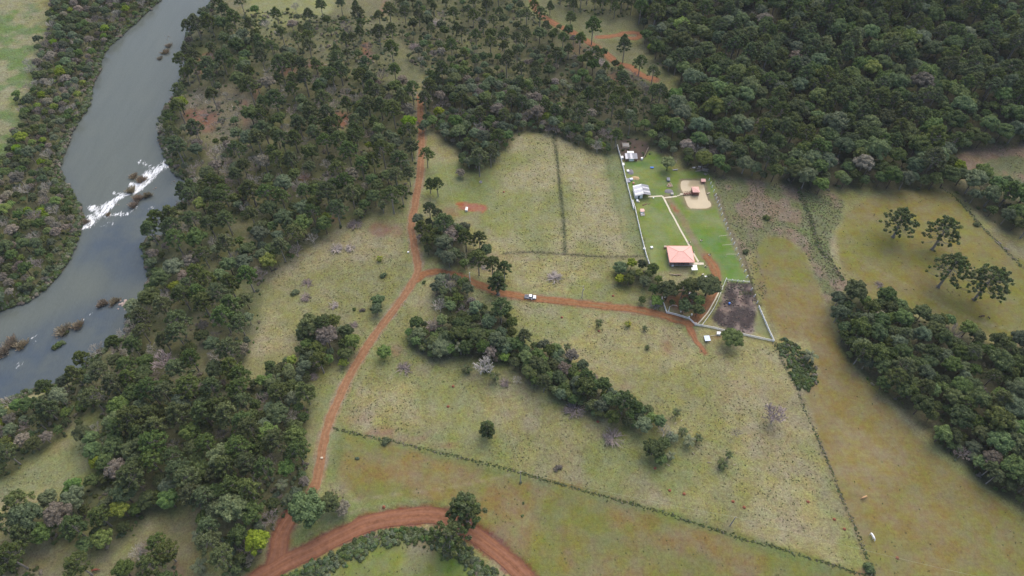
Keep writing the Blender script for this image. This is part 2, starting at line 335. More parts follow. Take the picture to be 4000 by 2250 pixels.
# ---------------------------------------------------------------- leaf, bark and twig materials
BARK = simple('bark', (.11, .085, .07), .9, .3, 3)
BARKG = simple('bark_grey', (.24, .215, .19), .9, .3, 3)
DEAD = simple('dead_wood', (.36, .31, .275), .9, .3, 2)
TWIG = simple('dead_twigs', (.25, .205, .185), .95, .35, 3)
LM = [leaf_mat('leaf_dark', (0.082, 0.101, 0.043), (0.172, 0.194, 0.077)),
      leaf_mat('leaf_mid', (0.099, 0.132, 0.053), (0.215, 0.256, 0.103)),
      leaf_mat('leaf_grey_green', (0.116, 0.145, 0.084), (0.231, 0.260, 0.154)),
      leaf_mat('leaf_lime', (0.181, 0.231, 0.050), (0.351, 0.392, 0.101), .2),
      leaf_mat('leaf_brown_grey', (0.200, 0.173, 0.138), (0.356, 0.306, 0.258))]
ARM = leaf_mat('pine_needles', (0.084, 0.107, 0.043), (0.191, 0.215, 0.087), .22)
PALM = leaf_mat('palm_leaf', (.06, .08, .035), (.15, .16, .07), .2)
PALMP = leaf_mat('palm_leaf_pale', (.12, .14, .08), (.24, .25, .15), .1)
PALMY = leaf_mat('palm_leaf_yellow', (.15, .17, .03), (.30, .29, .07), .1)
TUSS = leaf_mat('tussock_leaf', (.115, .13, .058), (.19, .185, .09), .25)
STRAW = leaf_mat('straw_leaf', (.26, .225, .14), (.38, .33, .22), .25)
REED = leaf_mat('reed_leaf', (.23, .18, .135), (.38, .31, .235), .2)

PHI = (1 + 5 ** .5) / 2
_ico_v = np.array([(-1, PHI, 0), (1, PHI, 0), (-1, -PHI, 0), (1, -PHI, 0), (0, -1, PHI), (0, 1, PHI), (0, -1, -PHI), (0, 1, -PHI), (PHI, 0, -1), (PHI, 0, 1), (-PHI, 0, -1), (-PHI, 0, 1)]) / math.sqrt(1 + PHI * PHI)
_ico_f = [(0, 11, 5), (0, 5, 1), (0, 1, 7), (0, 7, 10), (0, 10, 11), (1, 5, 9), (5, 11, 4), (11, 10, 2), (10, 7, 6), (7, 1, 8), (3, 9, 4), (3, 4, 2), (3, 2, 6), (3, 6, 8), (3, 8, 9), (4, 9, 5), (2, 4, 11), (6, 2, 10), (8, 6, 7), (9, 8, 1)]
def core(mb, c, r, mi=0, tone=.1, jit=.15):
    v = _ico_v * np.array(r) * (1 + (nrg.random((12, 1)) - .5) * 2 * jit) + np.array(c)
    mb.add([tuple(p) for p in v], _ico_f, mi, tone)
def leaves(mb, c, r, n, size, mi=0, tone=(0, 1), up=-.25, jit=.38, shell=(.88, 1.08), elong=1.0):
    """n leaf sprays scattered over a lobe, facing roughly outwards"""
    d = nrg.normal(size=(n * 3, 3)); d /= np.linalg.norm(d, axis=1)[:, None]
    d = d[d[:, 2] > up][:n]; n = len(d)
    p = np.array(c) + d * np.array(r) * nrg.uniform(*shell, (n, 1))
    nr = d + nrg.normal(size=(n, 3)) * jit; nr /= np.linalg.norm(nr, axis=1)[:, None]
    t = np.cross(nr, nrg.normal(size=(n, 3))); t /= np.linalg.norm(t, axis=1)[:, None]
    b = np.cross(nr, t)
    s = size * nrg.uniform(.6, 1.3, (n, 1)); e = s * elong
    q = np.stack([p - t * e * .5 - b * s * .25, p - b * s * .55 + nr * s * .1, p + t * e * .55 - b * s * .15, p + t * e * .3 + b * s * .5 + nr * s * .12, p - t * e * .35 + b * s * .45], 1)
    tn = nrg.uniform(*tone, n)
    k = len(mb.v); mb.v.extend(map(tuple, q.reshape(-1, 3)))
    mb.f.extend([tuple(k + 5 * i + j for j in range(5)) for i in range(n)])
    mb.m.extend([mi] * n); mb.tone.extend(tn.tolist())

def broad_mesh(seed, R0=3.0, H=8.0, flat=.72, dens=1.0, nl=17, leafy=.36, name='crown', mat=None):
    """a rounded crown of billowing lobes, each covered in leaf sprays"""
    global nrg
    nrg = np.random.default_rng(seed); mb = MB()
    cz = H - R0 * flat
    core(mb, (0, 0, cz - .2), (R0 * .62, R0 * .62, R0 * flat * .62))
    k = 0
    for i in range(nl):
        g = 2.399963 * i + nrg.uniform(0, .8)
        h = 1 - (i + .5) / nl * 1.25               # 1 at the top, a little below the equator last
        rr = math.sqrt(max(0, 1 - h * h)) if h > 0 else 1.0
        q = nrg.uniform(.58, .92)
        c = (math.cos(g) * rr * R0 * q, math.sin(g) * rr * R0 * q, cz + h * R0 * flat * .72 + nrg.uniform(-.3, .3))
        lr = R0 * nrg.uniform(.19, .34)
        core(mb, c, (lr * .84, lr * .84, lr * .72), tone=nrg.uniform(.0, .2))
        tb = nrg.uniform(0, .45)
        leaves(mb, c, (lr, lr, lr * .85), int(105 * dens * (lr / 1.0) ** 1.6), leafy, 0, (tb, tb + .55), -.35)
        for _ in range(2):
            dd = nrg.normal(size=3); dd /= np.linalg.norm(dd); dd[2] = abs(dd[2])
            c2 = np.array(c) + dd * lr * .8; l2 = lr * nrg.uniform(.35, .55)
            leaves(mb, c2, (l2, l2, l2 * .8), int(26 * dens), leafy * .9, 0, (tb + .1, tb + .65), -.4)
    o = mb.build(name, [mat], link=False)
    return o.data
def trunk_mesh(seed, H=8.0, R0=3.0, r=.19, mat=None, forks=5, lean=.3, up=.42):
    g = random.Random(seed); mb = MB()
    f = (g.uniform(-lean, lean), g.uniform(-lean, lean), H * up)
    mb.path([(0, 0, -.6), (f[0] * .5, f[1] * .5, H * up * .5), f], [r * 1.35, r, r * .85], 7)
    for k in range(forks):
        a = 6.283 * k / forks + g.uniform(-.4, .4); q = R0 * g.uniform(.45, .7)
        m = (f[0] + math.cos(a) * q * .45, f[1] + math.sin(a) * q * .45, H * (up + .16))
        e = (f[0] + math.cos(a) * q, f[1] + math.sin(a) * q, H * g.uniform(.68, .84))
        mb.path([f, m, e], [r * .55, r * .4, r * .15], 5)
    return mb.build('trunk', [mat or BARK], link=False).data

def tuft(mb, c, r, n=46, mi=0, d=(0, 0, 1), tone=(0, 1)):
    """a dense round brush of needles at a branch end"""
    core(mb, c, (r * .62, r * .62, r * .5), mi, .05)
    leaves(mb, c, (r * .86, r * .86, r * .68), n, r * .42, mi, tone, -.75, .6, (.7, 1.15), 1.3)
def arau_mesh(seed, H=15.0, R0=5.0, whorls=6, per=7, depth=5.0, droop=0.0, r_t=.78, dens=1.0):
    """candelabra crown of a parana pine: whorls of long arms turned up at their ends"""
    global nrg
    nrg = np.random.default_rng(seed); g = random.Random(seed)
    fol, wood = MB(), MB()
    for w_ in range(whorls):
        t = w_ / (whorls - 1)                        # 0 lowest, 1 top
        z0 = H - depth * (1 - t) - .3
        L = R0 * (1.0 - .78 * t ** 1.4)
        n = max(4, int(per * (1.25 - .55 * t)))
        off = g.uniform(0, 6.28)
        for k in range(n):
            if t < .3 and g.random() < .16: continue
            a = off + 6.283 * k / n + g.uniform(-.22, .22); l = L * g.uniform(.72, 1.08)
            rise = (-.10 + .55 * t) * l + g.uniform(-.25, .35) - droop * (1 - t) * l
            dx, dy = math.cos(a), math.sin(a)
            m = (dx * l * .6, dy * l * .6, z0 + rise * .35 - .18 * l * .3)
            e = (dx * l, dy * l, z0 + rise + .55)
            wood.path([(0, 0, z0), m, e], [.075, .06, .045], 4)
            tr = r_t * g.uniform(.8, 1.25) * (1.08 if t < .5 else .9)
            tb = g.uniform(0, .5)
            tuft(fol, e, tr, int(44 * dens), 0, tone=(tb, tb + .5))
            for _ in range(1 if g.random() < .3 else 2):  # side shoots
                a2 = a + g.uniform(-.5, .5); q = g.uniform(.55, .9)
                e2 = (math.cos(a2) * l * q, math.sin(a2) * l * q, z0 + rise * q + g.uniform(.3, .9))
                wood.tube(m, e2, .045, .03, 3)
                tuft(fol, e2, tr * g.uniform(.65, .9), int(34 * dens), 0, tone=(tb, tb + .5))
    tuft(fol, (0, 0, H + .2), r_t * 1.2, int(60 * dens), 0)
    for k in range(4):
        tuft(fol, (g.uniform(-1, 1), g.uniform(-1, 1), H - g.uniform(0, .6)), r_t, int(36 * dens))
    return fol, wood
def arau_pair(seed, **kw):
    H = kw.get('H', 15.0)
    fol, wood = arau_mesh(seed, **kw)
    c = fol.build('crown', [ARM], link=False).data
    wood.path([(0, 0, -.8), (.08, .05, H * .5), (0, 0, H)], [.34, .25, .08], 8)
    return c, wood.build('trunk', [BARKG], link=False).data
def bare_mesh(seed, H=7.0, R0=2.6, mat=None, n0=9, thick=.10, tmin=.045, lichen=True, spread=1.0, r0=.16):
    """leafless tree: a trunk dividing again and again into pale twigs"""
    g = random.Random(seed); mb = MB()
    def grow(p, d, L, r, lev):
        e = p + d * L
        mb.tube(p, e, r, r * .6, 4 if lev < 2 else 3, cap=False, tone=g.random())
        if lev >= 4: return
        for k in range(3 if lev < 3 else 2):
            q = Vector((g.gauss(0, 1), g.gauss(0, 1), g.gauss(0, .7))).normalized()
            nd = (d + q * .62 * spread + Vector((0, 0, .12))).normalized()
            grow(p + d * L * g.uniform(.6, 1), nd, L * g.uniform(.62, .85), max(r * .62, tmin), lev + 1)
    z = H * .3
    mb.tube((0, 0, -.4), (0, 0, z), r0, r0 * .7, 6, cap=False)
    for k in range(n0):
        a = 6.283 * k / n0 + g.uniform(-.4, .4)
        grow(Vector((0, 0, z * g.uniform(.7, 1.1))), Vector((math.cos(a) * .62 * spread, math.sin(a) * .62 * spread, .8)).normalized(), H * .27, r0 * .5, 1)
    return mb
def brush_mesh(seed, R0=1.8, h=1.0, n=150, mat=None):
    """heap of cut dead branches, fanned out over the grass"""
    g = random.Random(seed); mb = MB(); fan = g.uniform(0, 6.28)
    for k in range(n):
        a = fan + g.gauss(0, .9) + (3.14 if g.random() < .2 else 0)
        q = R0 * g.uniform(.1, .9); z = h * g.random() ** 1.5 * (1 - .5 * q / R0)
        p = Vector((math.cos(a) * q * .5, math.sin(a) * q * .5, z + .05))
        L = R0 * g.uniform(.4, .9); d = Vector((math.cos(a + g.gauss(0, .5)), math.sin(a + g.gauss(0, .5)), g.uniform(-.1, .5))).normalized()
        e = p + d * L; e.z = max(e.z, .03)
        mb.tube(p, e, g.uniform(.04, .09), .03, 3, cap=False, tone=g.random())
        for _ in range(2):
            m = p.lerp(e, g.uniform(.3, .9)); f = m + Vector((g.uniform(-1, 1), g.uniform(-1, 1), g.uniform(0, .8))) * L * .35
            mb.tube(m, f, .028, .015, 3, cap=False, tone=g.random())
    return mb
def shrub_mesh(seed, mat, R0=1.2, n=6, leafy=.26, dens=1.0, flat=.8):
    global nrg
    nrg = np.random.default_rng(seed); mb = MB()
    for k in range(n):
        a = nrg.uniform(0, 6.28); q = R0 * nrg.uniform(0, .65) if k else 0
        lr = R0 * nrg.uniform(.36, .6); c = (math.cos(a) * q, math.sin(a) * q, lr * flat * .8)
        core(mb, c, (lr * .8, lr * .8, lr * flat * .8)); tb = nrg.uniform(0, .4)
        leaves(mb, c, (lr, lr, lr * flat), int(46 * dens), leafy, 0, (tb, tb + .6), -.3)
    return mb.build('foliage', [mat], link=False).data
def frond_mesh(mat, L=2.3, seed=0):
    """arching feather leaf"""
    g = random.Random(seed); mb = MB(); n = 9; pts = []
    for k in range(n + 1):
        t = k / n; pts.append(Vector((L * t * (1 - .12 * t), 0, .55 * L * (t * .9 - 1.35 * t * t))))
    for k in range(n):
        a, b = pts[k], pts[k + 1]
        mb.tube(a, b, .03, .02, 3, tone=.9, cap=False)
        if k < 1: continue
        wd = .42 * math.sin(min(1, (k + .8) / n) * 2.6) + .1
        for s_ in (-1, 1):
            for j in (0, .5):
                p = a.lerp(b, j); q = p.lerp(b, .6)
                mb.add([tuple(p), tuple(q), tuple(q + Vector((.16, s_ * wd, -.16))), tuple(p + Vector((.14, s_ * wd, -.2)))], [(0, 1, 2, 3)], 0, g.random())
    return mb.build('frond', [mat], link=False).data

BROAD = {}                       # palette index -> list of (crown mesh, trunk mesh)
for pi in range(5):
    BROAD[pi] = []
    for s_ in range(4 if pi in (0, 1, 2) else 2):
        fl = [.72, .85, .6, .95][s_]
        BROAD[pi].append((broad_mesh(100 + pi * 10 + s_, 3.0, [7.5, 8.5, 7.0, 9.0][s_], fl, [1, 1, 1, .9][s_] * (.8 if pi == 4 else 1), 24 + 3 * s_, .31 if pi != 4 else .25, mat=LM[pi]), trunk_mesh(200 + pi * 10 + s_, [7.5, 8.5, 7.0, 9.0][s_], mat=BARKG if pi in (2, 4) else BARK)))
ARAU = [arau_pair(300, H=15, R0=4.4, whorls=6, per=7, depth=4.6),
        arau_pair(301, H=14, R0=4.0, whorls=6, per=7, depth=4.0),
        arau_pair(302, H=16, R0=4.8, whorls=7, per=7, depth=5.4, dens=.9),
        arau_pair(303, H=12, R0=3.4, whorls=6, per=6, depth=5.0, r_t=.7),
        arau_pair(304, H=14.5, R0=4.8, whorls=5, per=8, depth=3.8, droop=.12)]
ARAUH = [15, 14, 16, 12, 14.5]
BARE = []
for k in range(4):
    mb = bare_mesh(400 + k, H=7.5, R0=2.6); me = mb.build('branches', [simple('lichen_twigs', (.38, .35, .30), .9, .2)if k % 2 == 0 else simple('grey_twigs', (.29, .24, .22), .9, .25)], link=False).data
    BARE.append(me)
for k in range(2): BARE.append(bare_mesh(450 + k, H=6.5, R0=3, n0=13, tmin=.085, spread=1.15).build('branches', [simple('mauve_twigs', (.34, .275, .26), .9, .25) if k == 0 else simple('bleached_twigs', (.44, .41, .37), .9, .2)], link=False).data)
SHRUB = [shrub_mesh(500 + k, LM[[0, 1, 2, 4, 1, 2][k]], 1.25, 6) for k in range(6)]
BUSH = SHRUB

# ---------------------------------------------------------------- uncountable growth: one object, instances placed by nodes
def scatter(name, pts, rot, scl, idx, sources, kind='stuff'):
    """pts Nx3; idx picks one of the source meshes for each point"""
    me = bpy.data.meshes.new(name); n = len(pts)
    me.vertices.add(n); me.vertices.foreach_set('co', np.asarray(pts, np.float32).ravel())
    for nm, ar in (('rz', rot), ('sc', scl)):
        a = me.attributes.new(nm, 'FLOAT', 'POINT'); a.data.foreach_set('value', np.asarray(ar, np.float32))
    a = me.attributes.new('pick', 'INT', 'POINT'); a.data.foreach_set('value', np.asarray(idx, np.int32))
    o = bpy.data.objects.new(name, me); col.objects.link(o); o['kind'] = kind
    ng = bpy.data.node_groups.new(name + '_nodes', 'GeometryNodeTree')
    ng.interface.new_socket('Geometry', in_out='INPUT', socket_type='NodeSocketGeometry')
    ng.interface.new_socket('Geometry', in_out='OUTPUT', socket_type='NodeSocketGeometry')
    gi = ng.nodes.new('NodeGroupInput'); go = ng.nodes.new('NodeGroupOutput'); jn = ng.nodes.new('GeometryNodeJoinGeometry')
    def attr(nm, ty='FLOAT'):
        a_ = ng.nodes.new('GeometryNodeInputNamedAttribute'); a_.data_type = ty; a_.inputs[0].default_value = nm
        return a_.outputs['Attribute']
    rz = attr('rz'); sv = attr('sc'); pk = attr('pick', 'INT')
    cx = ng.nodes.new('ShaderNodeCombineXYZ'); ng.links.new(rz, cx.inputs[2])
    for k, src in enumerate(sources):
        so = bpy.data.objects.new(name + '_source', src)          # never linked to the scene
        oi = ng.nodes.new('GeometryNodeObjectInfo'); oi.inputs['Object'].default_value = so; oi.inputs['As Instance'].default_value = True
        cmp_ = ng.nodes.new('FunctionNodeCompare'); cmp_.data_type = 'INT'; cmp_.operation = 'EQUAL'
        ng.links.new(pk, cmp_.inputs[2]); cmp_.inputs[3].default_value = k
        ip = ng.nodes.new('GeometryNodeInstanceOnPoints')
        ng.links.new(gi.outputs[0], ip.inputs['Points']); ng.links.new(cmp_.outputs[0], ip.inputs['Selection'])
        ng.links.new(oi.outputs['Geometry'], ip.inputs['Instance']); ng.links.new(cx.outputs[0], ip.inputs['Rotation']); ng.links.new(sv, ip.inputs['Scale'])
        ng.links.new(ip.outputs[0], jn.inputs[0])
    ng.links.new(jn.outputs[0], go.inputs[0])
    md = o.modifiers.new('growth', 'NODES'); md.node_group = ng
    return o
_ROT = {}
def joined(c, t):                # crown and trunk as one mesh for the massed trees
    key = (c.name, t.name)
    if key in _ROT: return _ROT[key]
    me = bpy.data.meshes.new('tree')
    nv = len(c.vertices); v = np.empty(nv * 3, np.float32); c.vertices.foreach_get('co', v)
    nt_ = len(t.vertices); v2 = np.empty(nt_ * 3, np.float32); t.vertices.foreach_get('co', v2)
    fs = [tuple(p.vertices) for p in c.polygons] + [tuple(i + nv for i in p.vertices) for p in t.polygons]
    me.from_pydata(np.concatenate([v, v2]).reshape(-1, 3).tolist(), [], fs)
    me.materials.append(c.materials[0]); me.materials.append(t.materials[0])
    me.polygons.foreach_set('material_index', [0] * len(c.polygons) + [1] * len(t.polygons))
    tn = np.zeros(len(c.polygons), np.float32); c.attributes['tone'].data.foreach_get('value', tn)
    a = me.attributes.new('tone', 'FLOAT', 'FACE'); a.data.foreach_set('value', np.concatenate([tn, np.full(len(t.polygons), .5, np.float32)]))
    _ROT[key] = me
    return me

# ---------------------------------------------------------------- ground sheet
fine = (gx > -430) & (gx < 430) & (gy > 30) & (gy < 520)
X, Y = gx, gy
rd = WATER
dR = sdf(X, Y, RIV)
n1 = fbm(X, Y, 28, 1); n2 = fbm(X, Y, 9, 2); n3 = fbm(X, Y, 60, 3); n4 = fbm(X, Y, 4, 6, 2)
def C(*c): return np.array(c)
G = np.zeros(X.shape + (3,))
def lay(c, m): 
    global G
    c = np.asarray(c); G = G * (1 - m[..., None]) + c * m[..., None]
def mixc(a, b, t): return np.array(a) * (1 - t[..., None]) + np.array(b) * t[..., None]
PAST = mixc((.205, .198, .080), (.262, .236, .112), sstep(.38, .62, n1))
PAST = PAST * (1 - .0) + 0
G[:] = PAST
lay((.180, .205, .070), sstep(.52, .66, fbm(X, Y, 22, 8)) * .55)
lay((.25, .205, .14), sstep(.55, .68, fbm(X, Y, 14, 12)) * .40)
ATT = {}
rough = np.full(X.shape, 1.0)          # how tufted the grass is
def ell(cx, cy, rx, ry, n=14): return [(cx + rx * math.cos(6.283 * k / n), cy + ry * math.sin(6.283 * k / n)) for k in range(n)]
def zone(px, colr, soft=2.5, rg=3.0, o=0, r=None, k=1.0):
    global rough
    m = blob(X, Y, PL(px), soft, rg, o) * k
    lay(colr, m)
    if r is not None: rough = rough * (1 - m) + r * m
    return m
UP = [(700,-150),(2600,-150),(2600,560),(2300,600),(1700,320),(1300,330),(900,300),(700,200)]
zone(UP, mixc((.115,.128,.055),(.185,.165,.095), n1), 8, 14, 20, 1.2)
zone([(960,-150),(1350,-150),(1300,40),(1200,80),(1130,90),(1060,150),(960,90)], (.22,.225,.10), 4, 5, 21, .9)
zone(LEFTG, mixc((.13,.18,.065), (.235,.225,.125), sstep(.4,.6,n2)), 4, 6, 22, 1.2)
zone([(1000,1000),(1640,860),(1620,1080),(1450,1320),(1000,1500),(900,1500),(1000,1100)], mixc((.20,.195,.085),(.26,.23,.13),sstep(.36,.6,n1)), 6, 8, 23, 1.0)
zone([(1990,540),(2170,520),(2230,560),(2420,600),(2540,1000),(2200,1000),(1960,990),(1900,860),(1900,700)], mixc((.205,.212,.085),(.275,.248,.135), sstep(.36,.6,n1)), 4, 5, 24, .9)
zone([(2340,560),(2420,590),(2540,1010),(2470,1000)], (.15,.185,.075), 4, 5, 25, .8, .75)
zone([(1660,620),(1900,640),(1930,800),(1850,800),(1700,800),(1660,720)], (.185,.215,.075), 6, 5, 26, .8, .8)
BRM = zone(BROWN, mixc((.205,.152,.068), (.158,.162,.048), sstep(.34,.66, .35*n1+.4*n2+.25*n4)), 1.2, 1.0, 27, .5)
zone([(1290,1660),(1700,1765),(2000,1842),(2650,2010),(3420,2270),(3400,2300),(2640,2035),(1990,1865),(1700,1785),(1350,1700),(1320,1900),(1270,1880)], (.135,.17,.065), 2, 2, 28, .8, .7)
EFM = zone(EASTF, mixc((.205,.158,.066), (.160,.162,.048), sstep(.34,.66, .5*n3+.25*n2+.25*n4)), 1.6, 1.5, 29, .32)
zone([(3250,1650),(3420,1700),(3480,1850),(3400,1930),(3260,1800)], (.26,.205,.10), 8, 8, 30, .3, .5)
NFM = zone(NEF, mixc((.205,.168,.062), (.170,.165,.048), sstep(.34,.66, .45*n1+.3*n2+.25*n4)), 1.6, 1.5, 31, .3)
zone(SCRUB, mixc((.20,.155,.11), (.14,.15,.07), sstep(.46,.62,n2)), 1.5, 2.5, 32, 1.3)
zone(SCRUB2, mixc((.20,.145,.10), (.13,.14,.07), sstep(.46,.62,n2)), 2, 4, 33, 1.3)
zone([(3130,740),(3240,760),(3290,850),(3230,960),(3290,1090),(3230,1110),(3180,1000),(3130,900)], (.12,.155,.06), 2, 3, 33, 1.3, .7)
zone(BOTG, mixc((.165,.19,.050), (.22,.195,.11), sstep(.45,.65,n1)), 2, 2, 34, .5)
zone([(1700,2150),(1850,2180),(1930,2280),(1980,2400),(1650,2400),(1750,2250)], (.13,.19,.035), 3, 3, 35, .4, .7)
zone([(1310,1930),(1440,1960),(1620,1950),(1750,1960),(1740,1990),(1600,1990),(1440,2010),(1330,2060),(1190,2110),(1170,2090),(1250,2040)], (.17,.195,.07), 2, 2, 36, 1.0, .85)
# woodland floor
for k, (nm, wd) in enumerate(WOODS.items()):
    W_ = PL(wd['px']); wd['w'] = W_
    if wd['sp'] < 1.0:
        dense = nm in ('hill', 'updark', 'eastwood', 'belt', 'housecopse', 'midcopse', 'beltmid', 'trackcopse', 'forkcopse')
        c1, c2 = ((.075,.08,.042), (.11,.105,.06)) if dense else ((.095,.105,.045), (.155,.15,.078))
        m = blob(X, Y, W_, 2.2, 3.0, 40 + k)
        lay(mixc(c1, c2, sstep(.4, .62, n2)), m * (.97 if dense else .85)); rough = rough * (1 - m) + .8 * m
zone([(700,400),(760,335),(900,325),(1010,380),(1010,470),(940,540),(830,560),(720,500)], mixc((.20,.165,.12),(.15,.145,.085),n2), 3, 5, 61, 1.2, .9)
zone([(1390,170),(1560,160),(1650,250),(1640,330),(1500,300),(1380,280)], (.15,.155,.075), 4, 5, 61, 1.2, .6)
zone(ell(800,470,50,34), (.25,.12,.08), 3, 4, 161, .4, .9)
zone(ell(1330,470,60,30), (.22,.13,.095), 3, 4, 162, .4, .7)
zone([(1310,845),(1480,855),(1470,900),(1330,900)], (.16,.16,.07), 3, 4, 163, 1, .5)
zone([(900,1020),(1060,1040),(1040,1150),(1000,1300),(880,1340),(800,1220),(760,1060)], (.15,.16,.075), 4, 7, 62, 1.2, .75)
zone([(1010,1560),(980,1600)], (.15,.16,.07), 4, 7, 62, 1.2, .0)
CLEAR1 = [(90,1850),(200,1770),(300,1720),(370,1660),(400,1640),(350,1720),(330,1790),(300,1880),(200,1900),(60,1930),(-100,1990),(-100,1890)]
zone(CLEAR1, (.20,.21,.095), 2, 3, 63, 1.0)
zone([(-100,2120),(180,2120),(300,2150),(450,2180),(520,2120),(640,2040),(770,2000),(790,2100),(740,2200),(720,2400),(-100,2400)], mixc((.16,.165,.07),(.20,.165,.105),n2), 3, 5, 64, 1.0)
# property
LWM = zone(LAWN, mixc((.145,.20,.050), (.205,.235,.078), sstep(.35, .65, .5*n1+.5*n2)), 1.0, .8, 65, .25)
LWM = zone(C2([(1000,500),(1650,560),(1950,1300),(2000,1500),(1560,1500),(1250,1000),(1100,700)]), (.105,.20,.042), 5, 5, 66, .2, .8)
zone(C1([(290,545),(620,540),(760,620),(400,640),(280,600)]), (.09,.17,.04), 2, 2, 66, .2, .8)
zone(C2([(0,480),(250,650),(330,1000),(480,1100),(520,800),(200,550)]), (.115,.17,.055), 4, 4, 67, .2, .6)
zone(C1([(1290,930),(1350,850),(1700,830),(1850,870),(1900,1000),(1900,1150),(1960,1250),(2010,1380),(1950,1449),(1450,1449),(1400,1330),(1340,1200),(1290,1100)]), (.185,.185,.09), 1.5, 2, 67, .3, .8)
zone(YARD, mixc((.085,.06,.05), (.13,.10,.075), n2), 1.0, 1.5, 68, .4)
GM = zone(GARDEN, mixc((.065,.052,.050), (.27,.205,.175), sstep(.50,.62, .5*n2+.5*n4)*.8), .7, .8, 69, .8)
zone(C3([(1850,600),(1940,760),(1880,1000),(1880,1180),(2210,1370),(2100,1100),(1950,730)]), (.20,.205,.085), 1, 1, 70, .3)
zone(C2([(560,1140),(1000,1130),(960,1260),(760,1270),(600,1260)]), (.135,.115,.075), 1.5, 1.5, 71, .4, .8)
zone(C3([(140,440),(560,300),(1000,560),(1100,470),(860,700),(700,860),(420,840),(230,640)]), (.135,.07,.045), 2.5, 2.5, 72, .4, .85)
RED = (.255, .105, .060); RED2 = (.22, .095, .06)
for cx, cy, rx, ry, k, o in [(762,452,46,32,.9,80),(1478,896,36,26,.75,82),(1560,900,46,20,.6,83),(1765,835,30,20,.5,84),
        (1330,465,42,30,.8,85),(1195,690,22,14,.9,86),(1112,742,16,16,.8,87),(1303,858,10,9,.9,88),(800,250,34,42,.7,89),(810,505,36,16,.7,90),(958,440,18,50,.75,91),(1000,365,12,26,.6,91),
        (1430,210,24,44,.85,92),(1220,252,56,12,.8,93),(1130,280,44,18,.65,94),(1500,30,14,36,.6,95),(1810,520,60,20,0,96),(2445,1510,34,16,.5,97),(2610,1360,22,40,.5,98),(1600,1712,56,16,.75,99),(1720,1740,64,15,.75,100),(1480,1690,54,9,.6,101),(1320,1600,26,20,.65,102),(1390,1637,50,8,.5,103),
        (1545,1370,10,14,.6,104),(1700,1290,24,34,.4,105),(1780,1335,18,28,.35,105),(2800,1310,16,16,.6,106),(3380,2240,20,10,.7,107),(690,2230,26,40,.7,108),(2290,185,70,30,.4,109),(2420,300,60,18,.5,110),(1030,2200,24,34,.5,111)]:
    zone(ell(cx, cy, rx, ry), mixc((.25,.12,.08), (.20,.13,.09), n4), 2.0, 3.0, o, .3, k)
EXC = [(1700 + a / 8.587, 750 + b / 8.587) for a, b in [(660,370),(760,335),(960,335),(1150,370),(1450,395),(1650,410),(1720,460),(1780,540),(1730,620),(1650,660),(1610,720),(1540,690),(1440,660),(1330,680),(1190,665),(1080,640),(940,590),(790,560),(780,460),(700,440)]]
zone(EXC, mixc((.33,.125,.065), (.27,.105,.06), n4), .6, .6, 112, .3)
zone([(990,2300),(1060,2180),(1078,2110),(1095,2055),(1140,2015),(1165,2035),(1140,2085),(1135,2140),(1165,2165),(1090,2270)], mixc((.235,.10,.065),(.20,.09,.06),n4), 1, 1, 140, .3)
# verges: thin grass turned to red dust along the tracks
def cat(pts, step=1.2):
    p = np.array(pts, float); out = []
    for i in range(len(p) - 1):
        a = p[max(i - 1, 0)]; b = p[i]; c = p[i + 1]; d = p[min(i + 2, len(p) - 1)]
        n = max(1, int(np.hypot(*(c - b)[:2]) / step))
        for k in range(n):
            t = k / n
            out.append(.5 * ((2 * b) + (c - a) * t + (2 * a - 5 * b + 4 * c - d) * t * t + (3 * b - a - 3 * c + d) * t ** 3))
    out.append(p[-1]); return np.array(out)
TRACK_PX = [(1200,1950),(1222,1915),(1235,1885),(1248,1825),(1258,1760),(1270,1700),(1290,1640),(1315,1580),(1345,1510),(1388,1430),(1440,1345),(1497,1265),(1550,1195),(1590,1140),(1620,1092),(1633,1055),(1630,1010),(1617,960),(1609,905),(1612,850),(1621,805),(1630,750),(1640,690),(1646,600),(1646,500),(1641,440),(1639,370)]
SIDE_PX = [(1618,1096),(1650,1074),(1690,1063),(1745,1066),(1800,1082),(1850,1104),(1905,1128),(1960,1146),(2060,1162),(2200,1178),(2300,1190),(2450,1206),(2560,1225),(2645,1250),(2694,1265),(2716,1250),(2736,1225),(2757,1195),(2777,1164),(2793,1133),(2801,1102),(2799,1071),(2789,1046),(2774,1022),(2754,998)]
HOOK_PX = [(1060,2245),(1085,2170),(1093,2110),(1112,2060),(1140,2020),(1185,1970),(1215,1930),(1235,1880)]
TOP_PX = [(2070,-60),(2086,15),(2115,60),(2165,92),(2225,122),(2275,150),(2320,178),(2370,212),(2405,245),(2460,262),(2500,290),(2560,312)]
TOPB_PX = [(2330,146),(2400,140),(2450,128),(2500,132),(2490,148),(2452,150)]
SPUR_PX = [(2690,1268),(2708,1310),(2728,1345),(2758,1382)]
ROADW = {}
ROADS = [('dirt_road', MAIN_PX, 3.05, 'main'), ('dirt_track', TRACK_PX, 1.85, 'two'), ('farm_road', SIDE_PX, 1.85, 'side'), ('road_bend', HOOK_PX[:-2], 3.0, 'main'), ('hill_track', TOP_PX, 2.3, 'red'), ('hill_track', TOPB_PX, 1.7, 'red'), ('dirt_spur', SPUR_PX, 1.0, 'red')]
